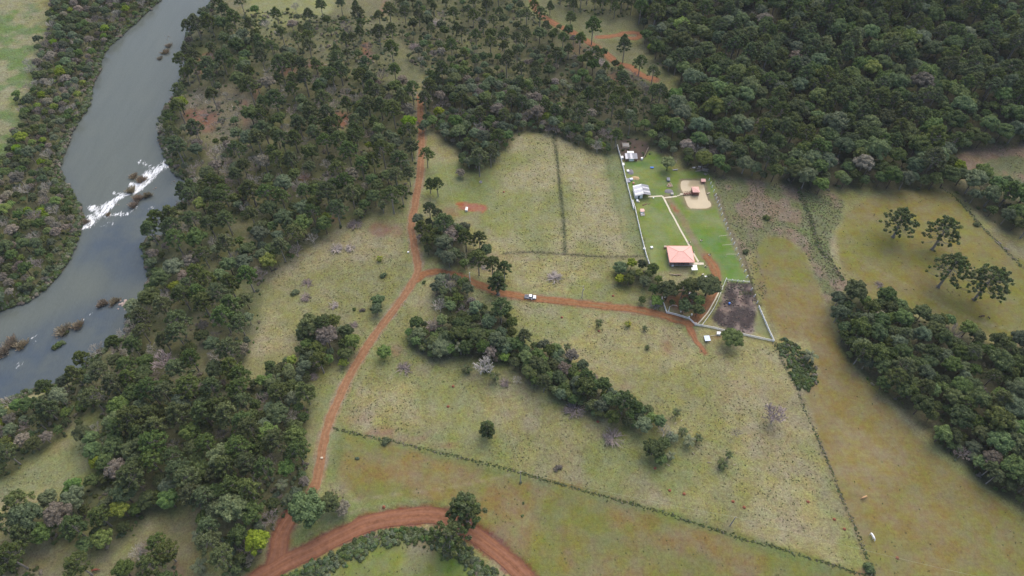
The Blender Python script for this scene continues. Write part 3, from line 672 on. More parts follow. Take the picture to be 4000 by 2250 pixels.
for nm, px, hw, st in ROADS:
    W_ = cat(PL(px), 1.2); ROADW[px[0]] = W_
    d = near_dist(X, Y, W_[::2]) + (n4 - .5) * 1.6
    if st == 'main':
        lay((.20, .085, .055), (1 - sstep(hw + .2, hw + 1.2, d)))
    elif st == 'two':
        lay((.20, .215, .085), (1 - sstep(hw + 1.5, hw + 4.5, d)) * .6)
        lay((.27, .20, .125), (1 - sstep(hw + .2, hw + 1.2, d)))
    else:
        lay((.185, .205, .08), (1 - sstep(hw + 1.5, hw + 4, d)) * .5)
        lay((.24, .12, .075), (1 - sstep(hw - .2, hw + .9, d)))
def worn(px, wd, c, k, o=0, soft=.8):
    d = near_dist(X, Y, cat(PL(px), 2)) + (fbm(X, Y, 5, o) - .5) * wd * 1.2
    lay(c, (1 - sstep(wd - soft, wd + soft, d)) * k)
worn(C2([(1250,1000),(1150,880),(1060,740),(960,560),(870,400),(800,260),(680,130),(600,20)]) + C1([(1280,1449),(1180,1340),(1090,1200)]), 1.7, (.225, .165, .105), .75, 120)
worn(C2([(700,130),(600,0)]), .8, (.27, .115, .07), .9, 121, .4)
worn(C2([(1250,1010),(1300,1060),(1340,1120)]), .9, (.27, .115, .07), .9, 122, .4)
# ditches and plough lines of dark weed
for px, wd, c, k in [([(2165,520),(2178,640),(2195,800),(2203,900),(2207,990)], .9, (.08,.085,.05), .8), ([(1970,990),(2080,985),(2230,995),(2400,1004),(2510,1000)], .8, (.12,.10,.07), .7),
        ([(2360,590),(2390,720),(2420,850),(2445,970)], .7, (.11,.13,.06), .5), ([(2900,790),(2960,1000),(3020,1280),(3060,1420),(3150,1590),(3260,1880),(3340,2080),(3420,2270)], .8, (.17,.14,.09), .5),
        ([(3120,745),(3165,850),(3200,960)], .7, (.06,.06,.04), .7), ([(3740,770),(3850,900),(3990,1040),(4150,1150)], .9, (.15,.145,.08), .7), ([(3480,1000),(3560,1010)], 0.1, (.1,.1,.05), 0.)]:
    worn(px, wd, c, k, 130, .6)
worn(T2([(1530,20),(1600,150),(1640,280),(1700,400),(1760,540),(1800,660),(1840,820),(1870,860)]), .8, (.055,.05,.032), .9, 131, .5)
worn(T2([(1540,20),(1590,180),(1640,300),(1690,420),(1760,560)]), 1.9, (.20,.165,.12), .55, 132, .6)
worn(T2([(905,20),(950,200),(985,330),(1020,450),(1050,560)]), .6, (.12,.13,.04), .7, 133, .5)
for px_ in ([(1290,1965),(1500,1938),(1750,1905),(1990,1856)], [(1190,2098),(1350,2012),(1440,1988),(1620,1962)], [(2720,1290),(2900,1500),(3050,1800),(3150,2050)], [(1690,1180),(1650,1250),(1560,1420),(1420,1620)], [(1080,1120),(1250,1180),(1400,1300)], [(2050,1180),(2100,1300),(2300,1400),(2600,1520)], [(3320,1000),(3500,1090),(3750,1230),(3950,1290)]):
    worn(px_, .35, (.28, .235, .15), .45, 150, .4)
# river banks, bed
lay((.075,.07,.042), (1 - sstep(1.0, 5.0, dR)) * .9); lay((.075,.07,.055), (1 - sstep(-2, .5, dR)))
dPd = sdf(X, Y, POND); lay((.21,.18,.11), 1 - sstep(.3, 1.4, dPd)); lay((.36,.28,.16), 1 - sstep(-.6, .2, dPd))
# the far country outside the picture: mixed fields and woods
out = sstep(0, 60, np.maximum.reduce([X - 410, -410 - X, Y - 500, 50 - Y]))
lay(mixc((.05,.055,.03), (.17,.165,.08), sstep(.45,.55, fbm(X, Y, 260, 14))), out)
G = G * (0.70 + .16 * n4[..., None])
G = G * np.array([1.06, 1.055, 1.03])
ny, nx = X.shape
verts = np.stack([X, Y, GZ], -1).reshape(-1, 3)
ii = (np.arange(ny - 1)[:, None] * nx + np.arange(nx - 1)[None, :]).ravel()
quads = np.stack([ii, ii + 1, ii + nx + 1, ii + nx], 1)
def grid_mesh(name, verts, quads):
    me = bpy.data.meshes.new(name); me.vertices.add(len(verts)); me.vertices.foreach_set('co', verts.astype(np.float32).ravel())
    n = len(quads); me.loops.add(n * 4); me.loops.foreach_set('vertex_index', quads.astype(np.int32).ravel())
    me.polygons.add(n); me.polygons.foreach_set('loop_start', np.arange(0, n * 4, 4, dtype=np.int32)); me.polygons.foreach_set('loop_total', np.full(n, 4, np.int32))
    me.polygons.foreach_set('use_smooth', np.ones(n, bool)); me.update(calc_edges=True)
    return me
gme = grid_mesh('ground', verts, quads)
ca = gme.attributes.new('soil', 'FLOAT_COLOR', 'POINT'); ca.data.foreach_set('color', np.concatenate([G.reshape(-1, 3), np.ones((len(verts), 1))], 1).astype(np.float32).ravel())
ra = gme.attributes.new('rough', 'FLOAT', 'POINT'); ra.data.foreach_set('value', rough.ravel().astype(np.float32))
ground = bpy.data.objects.new('ground', gme); col.objects.link(ground); tag(ground, kind='structure')
m, t, b = new_mat('ground_cover')
b.inputs['Roughness'].default_value = .95; b.inputs['Specular IOR Level'].default_value = .1
at = N(t, 'ShaderNodeAttribute', attribute_name='soil'); ar = N(t, 'ShaderNodeAttribute', attribute_name='rough'); tc = N(t, 'ShaderNodeTexCoord')
def noise(t, scale, det=4, rough_=.6, vec=None, dist=0):
    n = N(t, 'ShaderNodeTexNoise'); n.inputs['Scale'].default_value = scale; n.inputs['Detail'].default_value = det; n.inputs['Roughness'].default_value = rough_; n.inputs['Distortion'].default_value = dist
    t.links.new(vec or tc.outputs['Object'], n.inputs['Vector']); return n
def rng_(t, src, a, b_, c, d):
    r = N(t, 'ShaderNodeMapRange'); r.inputs[1].default_value = a; r.inputs[2].default_value = b_; r.inputs[3].default_value = c; r.inputs[4].default_value = d
    t.links.new(src, r.inputs[0]); return r.outputs[0]
def mth(t, op, a, b_=None, c=None):
    n = N(t, 'ShaderNodeMath', operation=op)
    for k, q in enumerate((a, b_, c)):
        if q is None: continue
        if isinstance(q, (int, float)): n.inputs[k].default_value = q
        else: t.links.new(q, n.inputs[k])
    return n.outputs[0]
na = noise(t, .9, 5, .7); nb = noise(t, .22, 5, .65); nc = noise(t, 3.2, 3, .6)
# tufts: dark weed tussocks and pale dry stems
va = rng_(t, na.outputs[0], .32, .70, -1, 1); vb = rng_(t, nb.outputs[0], .3, .7, -1, 1); vc = rng_(t, nc.outputs[0], .3, .7, -1, 1)
nf = noise(t, 1.7, 3, .6); vf = rng_(t, nf.outputs[0], .32, .68, -1, 1)
s1 = mth(t, 'MULTIPLY_ADD', va, .20, mth(t, 'MULTIPLY_ADD', vf, .17, mth(t, 'MULTIPLY', vc, .14)))
s1 = mth(t, 'MULTIPLY', s1, mth(t, 'MULTIPLY_ADD', ar.outputs['Fac'], .85, .3))
s1 = mth(t, 'MULTIPLY_ADD', vb, .06, s1)
mp = N(t, 'ShaderNodeMapping'); mp.inputs['Scale'].default_value = (.06, .75, 1); mp.inputs['Rotation'].default_value = (0, 0, R(6)); t.links.new(tc.outputs['Object'], mp.inputs[0])
ns = noise(t, 1.0, 4, .6, mp.outputs[0], .3)
mow = mth(t, 'MULTIPLY', rng_(t, ns.outputs[0], .3, .7, -.055, .055), rng_(t, ar.outputs['Fac'], .3, .6, 1, 0))
val = mth(t, 'ADD', mth(t, 'ADD', 1.0, s1), mow)
vm = N(t, 'ShaderNodeVectorMath', operation='SCALE'); t.links.new(at.outputs['Color'], vm.inputs[0]); t.links.new(val, vm.inputs['Scale'])
hs = N(t, 'ShaderNodeHueSaturation'); t.links.new(vm.outputs[0], hs.inputs['Color'])
nd = noise(t, .45, 4, .6); t.links.new(rng_(t, nd.outputs[0], .35, .65, .485, .52), hs.inputs['Hue'])
ne = noise(t, .13, 3, .6); t.links.new(rng_(t, ne.outputs[0], .35, .65, .82, 1.12), hs.inputs['Saturation'])
t.links.new(hs.outputs[0], b.inputs['Base Color'])
bp = N(t, 'ShaderNodeBump'); bp.inputs['Distance'].default_value = .5; t.links.new(na.outputs[0], bp.inputs['Height']); t.links.new(mth(t, 'MULTIPLY', ar.outputs['Fac'], .5), bp.inputs['Strength'])
t.links.new(bp.outputs[0], b.inputs['Normal'])
gme.materials.append(m)

# ---------------------------------------------------------------- roads and tracks
def road_mat(style):
    m, t, b = new_mat('dirt_' + style)
    b.inputs['Roughness'].default_value = .95; b.inputs['Specular IOR Level'].default_value = .15
    uv = N(t, 'ShaderNodeAttribute', attribute_name='across'); al = N(t, 'ShaderNodeAttribute', attribute_name='along'); tc = N(t, 'ShaderNodeTexCoord')
    cx = N(t, 'ShaderNodeCombineXYZ'); t.links.new(mth(t, 'MULTIPLY', uv.outputs['Fac'], 3.0), cx.inputs[0]); t.links.new(mth(t, 'MULTIPLY', al.outputs['Fac'], .05), cx.inputs[1])
    st = N(t, 'ShaderNodeTexNoise'); st.inputs['Scale'].default_value = 1.6; st.inputs['Detail'].default_value = 5; t.links.new(cx.outputs[0], st.inputs['Vector'])
    nz = N(t, 'ShaderNodeTexNoise'); nz.inputs['Scale'].default_value = .8; nz.inputs['Detail'].default_value = 6; t.links.new(tc.outputs['Object'], nz.inputs['Vector'])
    base = (.195, .087, .046) if style == 'main' else (.235, .124, .062) if style == 'two' else (.220, .102, .046)
    k = mth(t, 'ADD', rng_(t, st.outputs[0], .3, .7, -.22, .22), rng_(t, nz.outputs[0], .3, .7, -.22, .22))
    vm = N(t, 'ShaderNodeVectorMath', operation='SCALE'); vm.inputs[0].default_value = base; t.links.new(mth(t, 'ADD', k, 1.0), vm.inputs['Scale'])
    cur = vm.outputs[0]
    def over(cur, c, fac):
        mx = N(t, 'ShaderNodeMix', data_type='RGBA'); t.links.new(fac, mx.inputs[0]); t.links.new(cur, mx.inputs[6]); mx.inputs[7].default_value = (*c, 1); return mx.outputs[2]
    au = mth(t, 'ABSOLUTE', uv.outputs['Fac'])
    if style == 'two':           # pale dry crown between the ruts, packed darker ruts
        rut = mth(t, 'SUBTRACT', 1.0, mth(t, 'MULTIPLY', mth(t, 'ABSOLUTE', mth(t, 'SUBTRACT', au, .48)), 5.0))
        cur = over(cur, (.205, .10, .062), mth(t, 'MULTIPLY', mth(t, 'MAXIMUM', rut, 0.0), .55))
        mid = mth(t, 'SUBTRACT', 1.0, mth(t, 'MULTIPLY', au, 7.0))
        cur = over(cur, (.28, .19, .12), mth(t, 'MULTIPLY', mth(t, 'MAXIMUM', mid, 0.0), rng_(t, nz.outputs[0], .42, .58, 0, .75)))
        edge = rng_(t, mth(t, 'ADD', au, rng_(t, nz.outputs[0], .3, .7, -.12, .12)), .86, 1.0, 0, 1)
        cur = over(cur, (.25, .18, .115), edge)
    elif style == 'side':
        g2 = N(t, 'ShaderNodeTexNoise'); g2.inputs['Scale'].default_value = .12; t.links.new(tc.outputs['Object'], g2.inputs['Vector'])
        mid = mth(t, 'SUBTRACT', 1.0, mth(t, 'MULTIPLY', au, 2.6))
        f = mth(t, 'MULTIPLY', mth(t, 'MAXIMUM', mid, 0.0), rng_(t, g2.outputs[0], .44, .56, 0, .8))
        cur = over(cur, (.185, .155, .075), mth(t, 'MULTIPLY', f, rng_(t, nz.outputs[0], .35, .6, .2, 1)))
        edge = rng_(t, mth(t, 'ADD', au, rng_(t, nz.outputs[0], .3, .7, -.2, .2)), .80, 1.0, 0, .9)
        cur = over(cur, (.195, .125, .07), edge)
    else:
        lane = mth(t, 'SUBTRACT', 1.0, mth(t, 'MULTIPLY', mth(t, 'ABSOLUTE', mth(t, 'SUBTRACT', au, .42)), 3.4))
        cur = over(cur, (.235, .115, .076), mth(t, 'MULTIPLY', mth(t, 'MAXIMUM', lane, 0.0), .5))
        edge = rng_(t, mth(t, 'ADD', au, rng_(t, nz.outputs[0], .3, .7, -.12, .12)), .84, 1.0, 0, .8)
        cur = over(cur, (.14, .06, .042), edge)
    t.links.new(cur, b.inputs['Base Color'])
    bp = N(t, 'ShaderNodeBump'); bp.inputs['Strength'].default_value = .4; bp.inputs['Distance'].default_value = .25; t.links.new(nz.outputs[0], bp.inputs['Height']); t.links.new(bp.outputs[0], b.inputs['Normal'])
    return m
RM = {s_: road_mat(s_) for s_ in ('main', 'two', 'side', 'red')}
def ribbon(name, W_, hw, mat, lift=.06, cross=9, ragged=.35, kind='structure', thick=None):
    Tn = np.gradient(W_, axis=0); Tn /= np.linalg.norm(Tn, axis=1)[:, None] + 1e-9
    Nn = np.stack([-Tn[:, 1], Tn[:, 0]], 1); n = len(W_)
    L = np.concatenate([[0], np.cumsum(np.hypot(*(W_[1:] - W_[:-1]).T))])
    wl = hw + ragged * (2 * vnoise(L, L * 0 + 3, 2.2, len(name)) - 1) + ragged * (2 * vnoise(L, L * 0, 7, 5) - 1); wr = hw + ragged * (2 * vnoise(L, L * 0 + 9, 2.0, 8) - 1) + ragged * (2 * vnoise(L, L * 0, 8, 2) - 1)
    V, A, B = [], [], []
    for k in range(cross):
        u = -1 + 2 * k / (cross - 1); wd = np.where(u < 0, wl, wr) * u
        q = W_ + Nn * wd[:, None]; z = hz(q[:, 0], q[:, 1]) + lift - (.03 if abs(u) > .99 else 0)
        V.append(np.concatenate([q, z[:, None]], 1)); A.append(np.full(n, u)); B.append(L)
    V = np.stack(V, 1).reshape(-1, 3)
    i = (np.arange(n - 1)[:, None] * cross + np.arange(cross - 1)[None, :]).ravel()
    me = grid_mesh(name, V, np.stack([i, i + 1, i + cross + 1, i + cross], 1)[:, ::-1])
    for nm, ar_ in (('across', np.stack(A, 1)), ('along', np.stack(B, 1))):
        q = me.attributes.new(nm, 'FLOAT', 'POINT'); q.data.foreach_set('value', ar_.ravel().astype(np.float32))
    me.materials.append(mat); o = bpy.data.objects.new(name, me); col.objects.link(o); tag(o, kind=kind)
    return o
for q, (nm, px, hw, st) in enumerate(ROADS):
    ribbon(nm, ROADW[px[0]], hw, RM[st], .06 + .012 * (len(ROADS) - q), 11 if st == 'main' else 9, .3 if st in ('main', 'two') else .5)

# ---------------------------------------------------------------- river and pond water
RP = RIV
xs = np.arange(_rx0 - 2, _rx1 + 2, 1.3); ys = np.arange(max(_ry0 - 2, 40), _ry1 + 2, 1.3)
wx, wy = np.meshgrid(xs, ys); dw = sdf(wx, wy, RIV)
keep = dw < 3.2
FO = [([(660,632),(630,655),(600,668),(575,690)], 4.2, 1), ([(590,660),(560,640),(545,632)], 2.0, .8), ([(600,690),(570,712),(548,735),(515,745)], 2.8, 1), ([(545,720),(510,722)], 2.4, .9), ([(530,748),(490,760),(455,778),(430,795)], 2.5, 1), ([(480,770),(445,755)], 1.6, .8), ([(430,800),(400,825),(375,845),(352,870),(318,885)], 4.2, 1), ([(390,820),(362,810)], 3.2, .9), ([(345,850),(312,862),(303,895)], 3.0, .85),
      ([(425,845),(455,835),(475,838),(500,838),(515,825)], 1.8, .75), ([(535,810),(560,812),(595,812)], 1.3, .6), ([(420,860),(440,875)], 1.6, .5), ([(395,880),(415,885)], 1.3, .5),
      ([(382,1202),(375,1200)], 0.54, 0.58), ([(365,1218),(350,1230),(340,1236)], 0.54, 0.58), ([(328,1250),(318,1248)], 0.66, 0.65), ([(270,1262),(276,1265)], .8, 0.43), ([(113,1328),(135,1315)], 0.60, 0.65), ([(130,1340),(142,1332)], 0.72, 0.65), ([(165,1352),(172,1345)], 0.54, 0.58), ([(178,1358),(182,1356)], 0.54, 0.58), ([(198,1314),(202,1312)], .8, 0.43), ([(70,1405),(72,1416)], 0.54, 0.50), ([(65,1435),(76,1422)], 0.78, 0.65), ([(170,1300),(180,1304)], .9, 0.29), ([(235,1162),(240,1158)], .9, 0.25)]
foam = np.zeros(wx.shape)
for px, wd, k in FO:
    Wf = pxy(px, WATER); d = seg_dist(wx, wy, Wf)
    foam = np.maximum(foam, k * (1 - sstep(wd * .30, wd * 1.4, d)))
shal = np.zeros(wx.shape)                      # dark bluish shallows below the ledge
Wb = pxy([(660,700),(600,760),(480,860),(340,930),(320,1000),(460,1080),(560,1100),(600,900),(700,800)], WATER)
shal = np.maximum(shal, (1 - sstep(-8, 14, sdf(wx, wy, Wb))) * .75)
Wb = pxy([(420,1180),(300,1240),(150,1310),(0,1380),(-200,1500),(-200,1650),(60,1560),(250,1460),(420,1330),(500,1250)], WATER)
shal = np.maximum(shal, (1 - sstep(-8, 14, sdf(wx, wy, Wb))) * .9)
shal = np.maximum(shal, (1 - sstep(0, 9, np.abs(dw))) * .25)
idm = -np.ones(wx.shape, int); idm[keep] = np.arange(keep.sum())
cells = (idm[:-1, :-1] >= 0) & (idm[:-1, 1:] >= 0) & (idm[1:, :-1] >= 0) & (idm[1:, 1:] >= 0)
qd = np.stack([idm[:-1, :-1][cells], idm[:-1, 1:][cells], idm[1:, 1:][cells], idm[1:, :-1][cells]], 1)
wz = WATER + foam * .28 * fbm(wx, wy, 3, 5, 3)
wme = grid_mesh('river', np.stack([wx[keep], wy[keep], wz[keep]], 1), qd)
for nm, ar_ in (('foam', foam), ('slick', shal)):
    a = wme.attributes.new(nm, 'FLOAT', 'POINT'); a.data.foreach_set('value', ar_[keep].astype(np.float32))
river = bpy.data.objects.new('river', wme); col.objects.link(river); tag(river, kind='structure')
m, t, b = new_mat('river_water'); tc = N(t, 'ShaderNodeTexCoord')
fa = N(t, 'ShaderNodeAttribute', attribute_name='foam'); sl = N(t, 'ShaderNodeAttribute', attribute_name='slick')
map_ = N(t, 'ShaderNodeMapping'); map_.inputs['Scale'].default_value = (1, .35, 1); map_.inputs['Rotation'].default_value = (0, 0, R(-25)); t.links.new(tc.outputs['Object'], map_.inputs[0])
fn = noise(t, .75, 6, .75, map_.outputs[0], .6); rp = noise(t, 1.6, 4, .6, map_.outputs[0]); bigw = noise(t, .045, 4, .6); fine_ = noise(t, 4.5, 2, .6)
fk = mth(t, 'ADD', fa.outputs['Fac'], rng_(t, fn.outputs[0], .25, .75, -1.25, .70))
fk = rng_(t, fk, .36, .80, 0, 1)
fk = mth(t, 'MULTIPLY', fk, rng_(t, fa.outputs['Fac'], .02, .12, 0, 1))
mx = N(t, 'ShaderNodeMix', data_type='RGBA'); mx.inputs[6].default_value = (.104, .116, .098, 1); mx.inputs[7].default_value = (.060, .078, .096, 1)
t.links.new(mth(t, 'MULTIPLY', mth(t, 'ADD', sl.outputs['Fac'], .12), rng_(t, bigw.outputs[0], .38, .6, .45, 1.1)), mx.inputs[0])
vv = N(t, 'ShaderNodeVectorMath', operation='SCALE'); t.links.new(mx.outputs[2], vv.inputs[0]); t.links.new(mth(t, 'ADD', rng_(t, rp.outputs[0], .3, .7, .92, 1.06), rng_(t, fine_.outputs[0], .3, .7, -.035, .035)), vv.inputs['Scale'])
m2 = N(t, 'ShaderNodeMix', data_type='RGBA'); t.links.new(fk, m2.inputs[0]); t.links.new(vv.outputs[0], m2.inputs[6]); m2.inputs[7].default_value = (.72, .73, .74, 1)
t.links.new(m2.outputs[2], b.inputs['Base Color']); t.links.new(rng_(t, fk, 0, 1, .12, .9), b.inputs['Roughness']); b.inputs['IOR'].default_value = 1.33
mp2 = N(t, 'ShaderNodeMapping'); mp2.inputs['Scale'].default_value = (.22, .022, 1); mp2.inputs['Rotation'].default_value = (0, 0, R(22)); t.links.new(tc.outputs['Object'], mp2.inputs[0]); fl_ = noise(t, 1.0, 6, .62, mp2.outputs[0], .5)
vs_ = N(t, 'ShaderNodeVectorMath', operation='SCALE'); t.links.new(m2.outputs[2], vs_.inputs[0]); t.links.new(rng_(t, fl_.outputs[0], .3, .7, .94, 1.06), vs_.inputs['Scale']); t.links.new(vs_.outputs[0], b.inputs['Base Color'])
bp = N(t, 'ShaderNodeBump'); bp.inputs['Strength'].default_value = .5; bp.inputs['Distance'].default_value = .12
t.links.new(mth(t, 'ADD', rp.outputs[0], fk), bp.inputs['Height']); t.links.new(bp.outputs[0], b.inputs['Normal'])
wme.materials.append(m)
PZ = -.32
pc = POND.mean(0); pv = [(*pc, PZ)] + [(*(pc + (q - pc) * 1.06), PZ) for q in POND]
m, t, b = new_mat('pond_water'); b.inputs['Base Color'].default_value = (.38, .31, .195, 1); b.inputs['Roughness'].default_value = .12; b.inputs['IOR'].default_value = 1.33
tc = N(t, 'ShaderNodeTexCoord'); pn = noise(t, 1.2, 3, .5); bp = N(t, 'ShaderNodeBump'); bp.inputs['Strength'].default_value = .12; bp.inputs['Distance'].default_value = .05; t.links.new(pn.outputs[0], bp.inputs['Height']); t.links.new(bp.outputs[0], b.inputs['Normal'])
pn2 = noise(t, .15, 3, .5); vv = N(t, 'ShaderNodeVectorMath', operation='SCALE'); vv.inputs[0].default_value = (.38, .31, .195); t.links.new(rng_(t, pn2.outputs[0], .3, .7, .93, 1.05), vv.inputs['Scale']); t.links.new(vv.outputs[0], b.inputs['Base Color'])
pond = mesh_obj('pond', pv, [(0, k + 1, (k + 1) % len(POND) + 1) for k in range(len(POND))], m); tag(pond, kind='structure')

# ---------------------------------------------------------------- trees that stand on their own (photo pixel of the foot)
COLW = ['dark green', 'mid green', 'grey green', 'lime green', 'brownish grey']
def tree_broad(x, y, size, pi, label, group=None, v=0, rz=None, name='broadleaf_tree', hs=1.0):
    c, t_ = BROAD[pi][v % len(BROAD[pi])]
    s = size / 6.0
    o = empty(name, (x, y, float(hz(x, y)) - .05), rng.uniform(0, 6.28) if rz is None else rz, label, 'tree', group, 1)
    o.scale = (s, s, s * hs)
    inst('trunk', t_, o); inst('crown', c, o)
    return o
def tree_arau(x, y, s, label, group=None, v=0):
    c, t_ = ARAU[v % len(ARAU)]
    o = empty('parana_pine', (x, y, float(hz(x, y)) - .05), rng.uniform(0, 6.28), label, 'pine tree', group, s)
    inst('trunk', t_, o); inst('crown', c, o); return o
def tree_bare(x, y, s, label, group=None, v=0):
    o = inst('bare_tree', BARE[v if v > 3 and label and 'leafless' not in label.split(' ')[2:3] and v in (4, 5) and group is None else v % 4], None, (x, y, float(hz(x, y))), (0, 0, rng.uniform(0, 6.28)), s)
    return tag(o, label, 'tree', group)
def shrub(x, y, s, k, label, group=None):
    o = inst('shrub', SHRUB[k % 6], None, (x, y, float(hz(x, y)) - .05), (0, 0, rng.uniform(0, 6.28)), s)
    return tag(o, label, 'shrub', group)
TAKEN = []                       # places where something stands by hand: x, y, radius
def take(x, y, r): TAKEN.append((x, y, r))

# tall parana pines that can be read branch by branch
TUFT = []
for k in range(4):
    nrg = np.random.default_rng(700 + k); mb = MB(); tuft(mb, (0, 0, 0), .8, 64, 0, tone=(.0 + .1 * k, .6 + .1 * k)); TUFT.append(mb.build('needle_tuft', [ARM], link=False).data)
def hero_pine(px, top_px, H, Rr, label, seed, whorls=6, per=8, depth=.42, low=10, r_t=.86):
    """trunk > ; each branch > needle_tuft"""
    g = random.Random(seed)
    p = P(*px); x, y = p[:2]
    root = empty('parana_pine', (x, y, p[2] - .05), 0, label, 'pine tree', 'tall pines standing alone')
    take(x, y, Rr * .9)
    q = P(top_px[0], top_px[1], H * .86); lx, ly = q[0] - x, q[1] - y
    ln = math.hypot(lx, ly); mxl = H * .16
    if ln > mxl: lx, ly = lx * mxl / ln, ly * mxl / ln
    mb = MB(); n = 8
    at = lambda z: Vector((lx * (z / H) ** 1.3, ly * (z / H) ** 1.3, z))
    pts = [at(H * k / n) for k in range(n + 1)]; pts[0].z = -.7
    mb.path(pts, [.62 - .05 * k for k in range(n + 1)], 9)
    for k in range(6):
        a = k * 1.05 + g.uniform(-.2, .2); mb.tube((math.cos(a) * .3, math.sin(a) * .3, .7), (math.cos(a) * 1.5, math.sin(a) * 1.5, -.3), .22, .08, 5)
    mb.build('trunk', [BARKG], root)
    def branch(z, a, l, rise, tufts, tr):
        b = at(z); e = b + Vector((math.cos(a) * l, math.sin(a) * l, rise)); m_ = b.lerp(e, .55) + Vector((0, 0, -.07 * l))
        mb = MB(); mb.path([b, m_, e], [.10, .08, .05], 5)
        tl = [(e + Vector((0, 0, .25)), tr)]
        for _ in range(tufts):
            t_ = g.uniform(.5, .95); off = Vector((g.uniform(-1, 1), g.uniform(-1, 1), g.uniform(.1, .9))) * .34 * l * .5
            q_ = b.lerp(e, t_) + off; mb.tube(b.lerp(e, t_ - .15), q_, .045, .03, 3); tl.append((q_, tr * g.uniform(.6, .9)))
        bo = mb.build('branch', [BARKG], root)
        for (c, r_) in tl:
            inst('needle_tuft', g.choice(TUFT), bo, tuple(c), (g.uniform(-.4, .4), g.uniform(-.4, .4), g.uniform(0, 6.28)), r_ / .8)
    for w_ in range(whorls):
        t_ = w_ / (whorls - 1); z = H * (1 - depth * (1 - t_)); L = Rr * (1 - .72 * t_ ** 1.5); nb_ = int(per * (1.2 - .45 * t_)); off = g.uniform(0, 6.28)
        for k in range(nb_):
            a = off + 6.283 * k / nb_ + g.uniform(-.25, .25); l = L * g.uniform(.72, 1.1)
            branch(z, a, l, l * (-.10 + .55 * t_) + g.uniform(-.4, .5), 3 if t_ > .15 else 2, r_t * g.uniform(.85, 1.2))
    for k in range(low):           # sparse, bare drooping arms lower down
        z = H * g.uniform(.28, .60); a = g.uniform(0, 6.28); l = Rr * g.uniform(.5, 1.0)
        branch(z, a, l, -.16 * l, 0, r_t * g.uniform(.65, .85))
    bo = MB(); bo.tube(at(H * .97), at(H) + Vector((0, 0, .4)), .08, .05, 5); b_ = bo.build('branch', [BARKG], root)
    for k in range(5): inst('needle_tuft', TUFT[k % 4], b_, tuple(at(H) + Vector((g.uniform(-1, 1), g.uniform(-1, 1), g.uniform(-.2, .5))) * .8), (0, 0, g.uniform(0, 6)), r_t * 1.15)
    mb = MB(); gg = random.Random(seed + 5)
    return root
hero_pine((3488,926), (3522,850), 16, 8.0, 'wide parana pine standing furthest up the golden pasture, leftmost of the four', 1, per=8, low=8)
hero_pine((3641,974), (3702,885), 18, 8.0, 'parana pine with drooping lower arms, second from the top in the golden pasture', 2, per=8, low=12)
hero_pine((3664,1121), (3735,1030), 19, 8.5, 'leaning parana pine whose crown touches its larger neighbour in the golden pasture', 3, per=8, low=8)
hero_pine((3804,1171), (3878,1085), 19.5, 9.5, 'largest parana pine in the golden pasture, with its base in loose stones', 4, whorls=7, per=9, low=16)
hero_pine((1828,2044), (1812,1970), 17, 6.2, 'tall parana pine towering over the bend of the wide red road', 5, whorls=7, per=9, depth=.5, low=3, r_t=.95)
hero_pine((1762,2140), (1757,2080), 13, 7.0, 'parana pine with splayed pale branches in the roadside thicket', 6, whorls=4, per=9, depth=.4, low=6, r_t=.9)
hero_pine((1905,1697), (1903,1668), 9.5, 2.9, 'small round parana pine standing alone in the middle of the lower pasture', 7, whorls=6, per=7, depth=.6, low=0, r_t=.85)
hero_pine((1946,1150), (1941,1085), 14, 4.0, 'parana pine with its trunk beside the side road, nearest to the road', 8, depth=.5, low=2, r_t=.85)
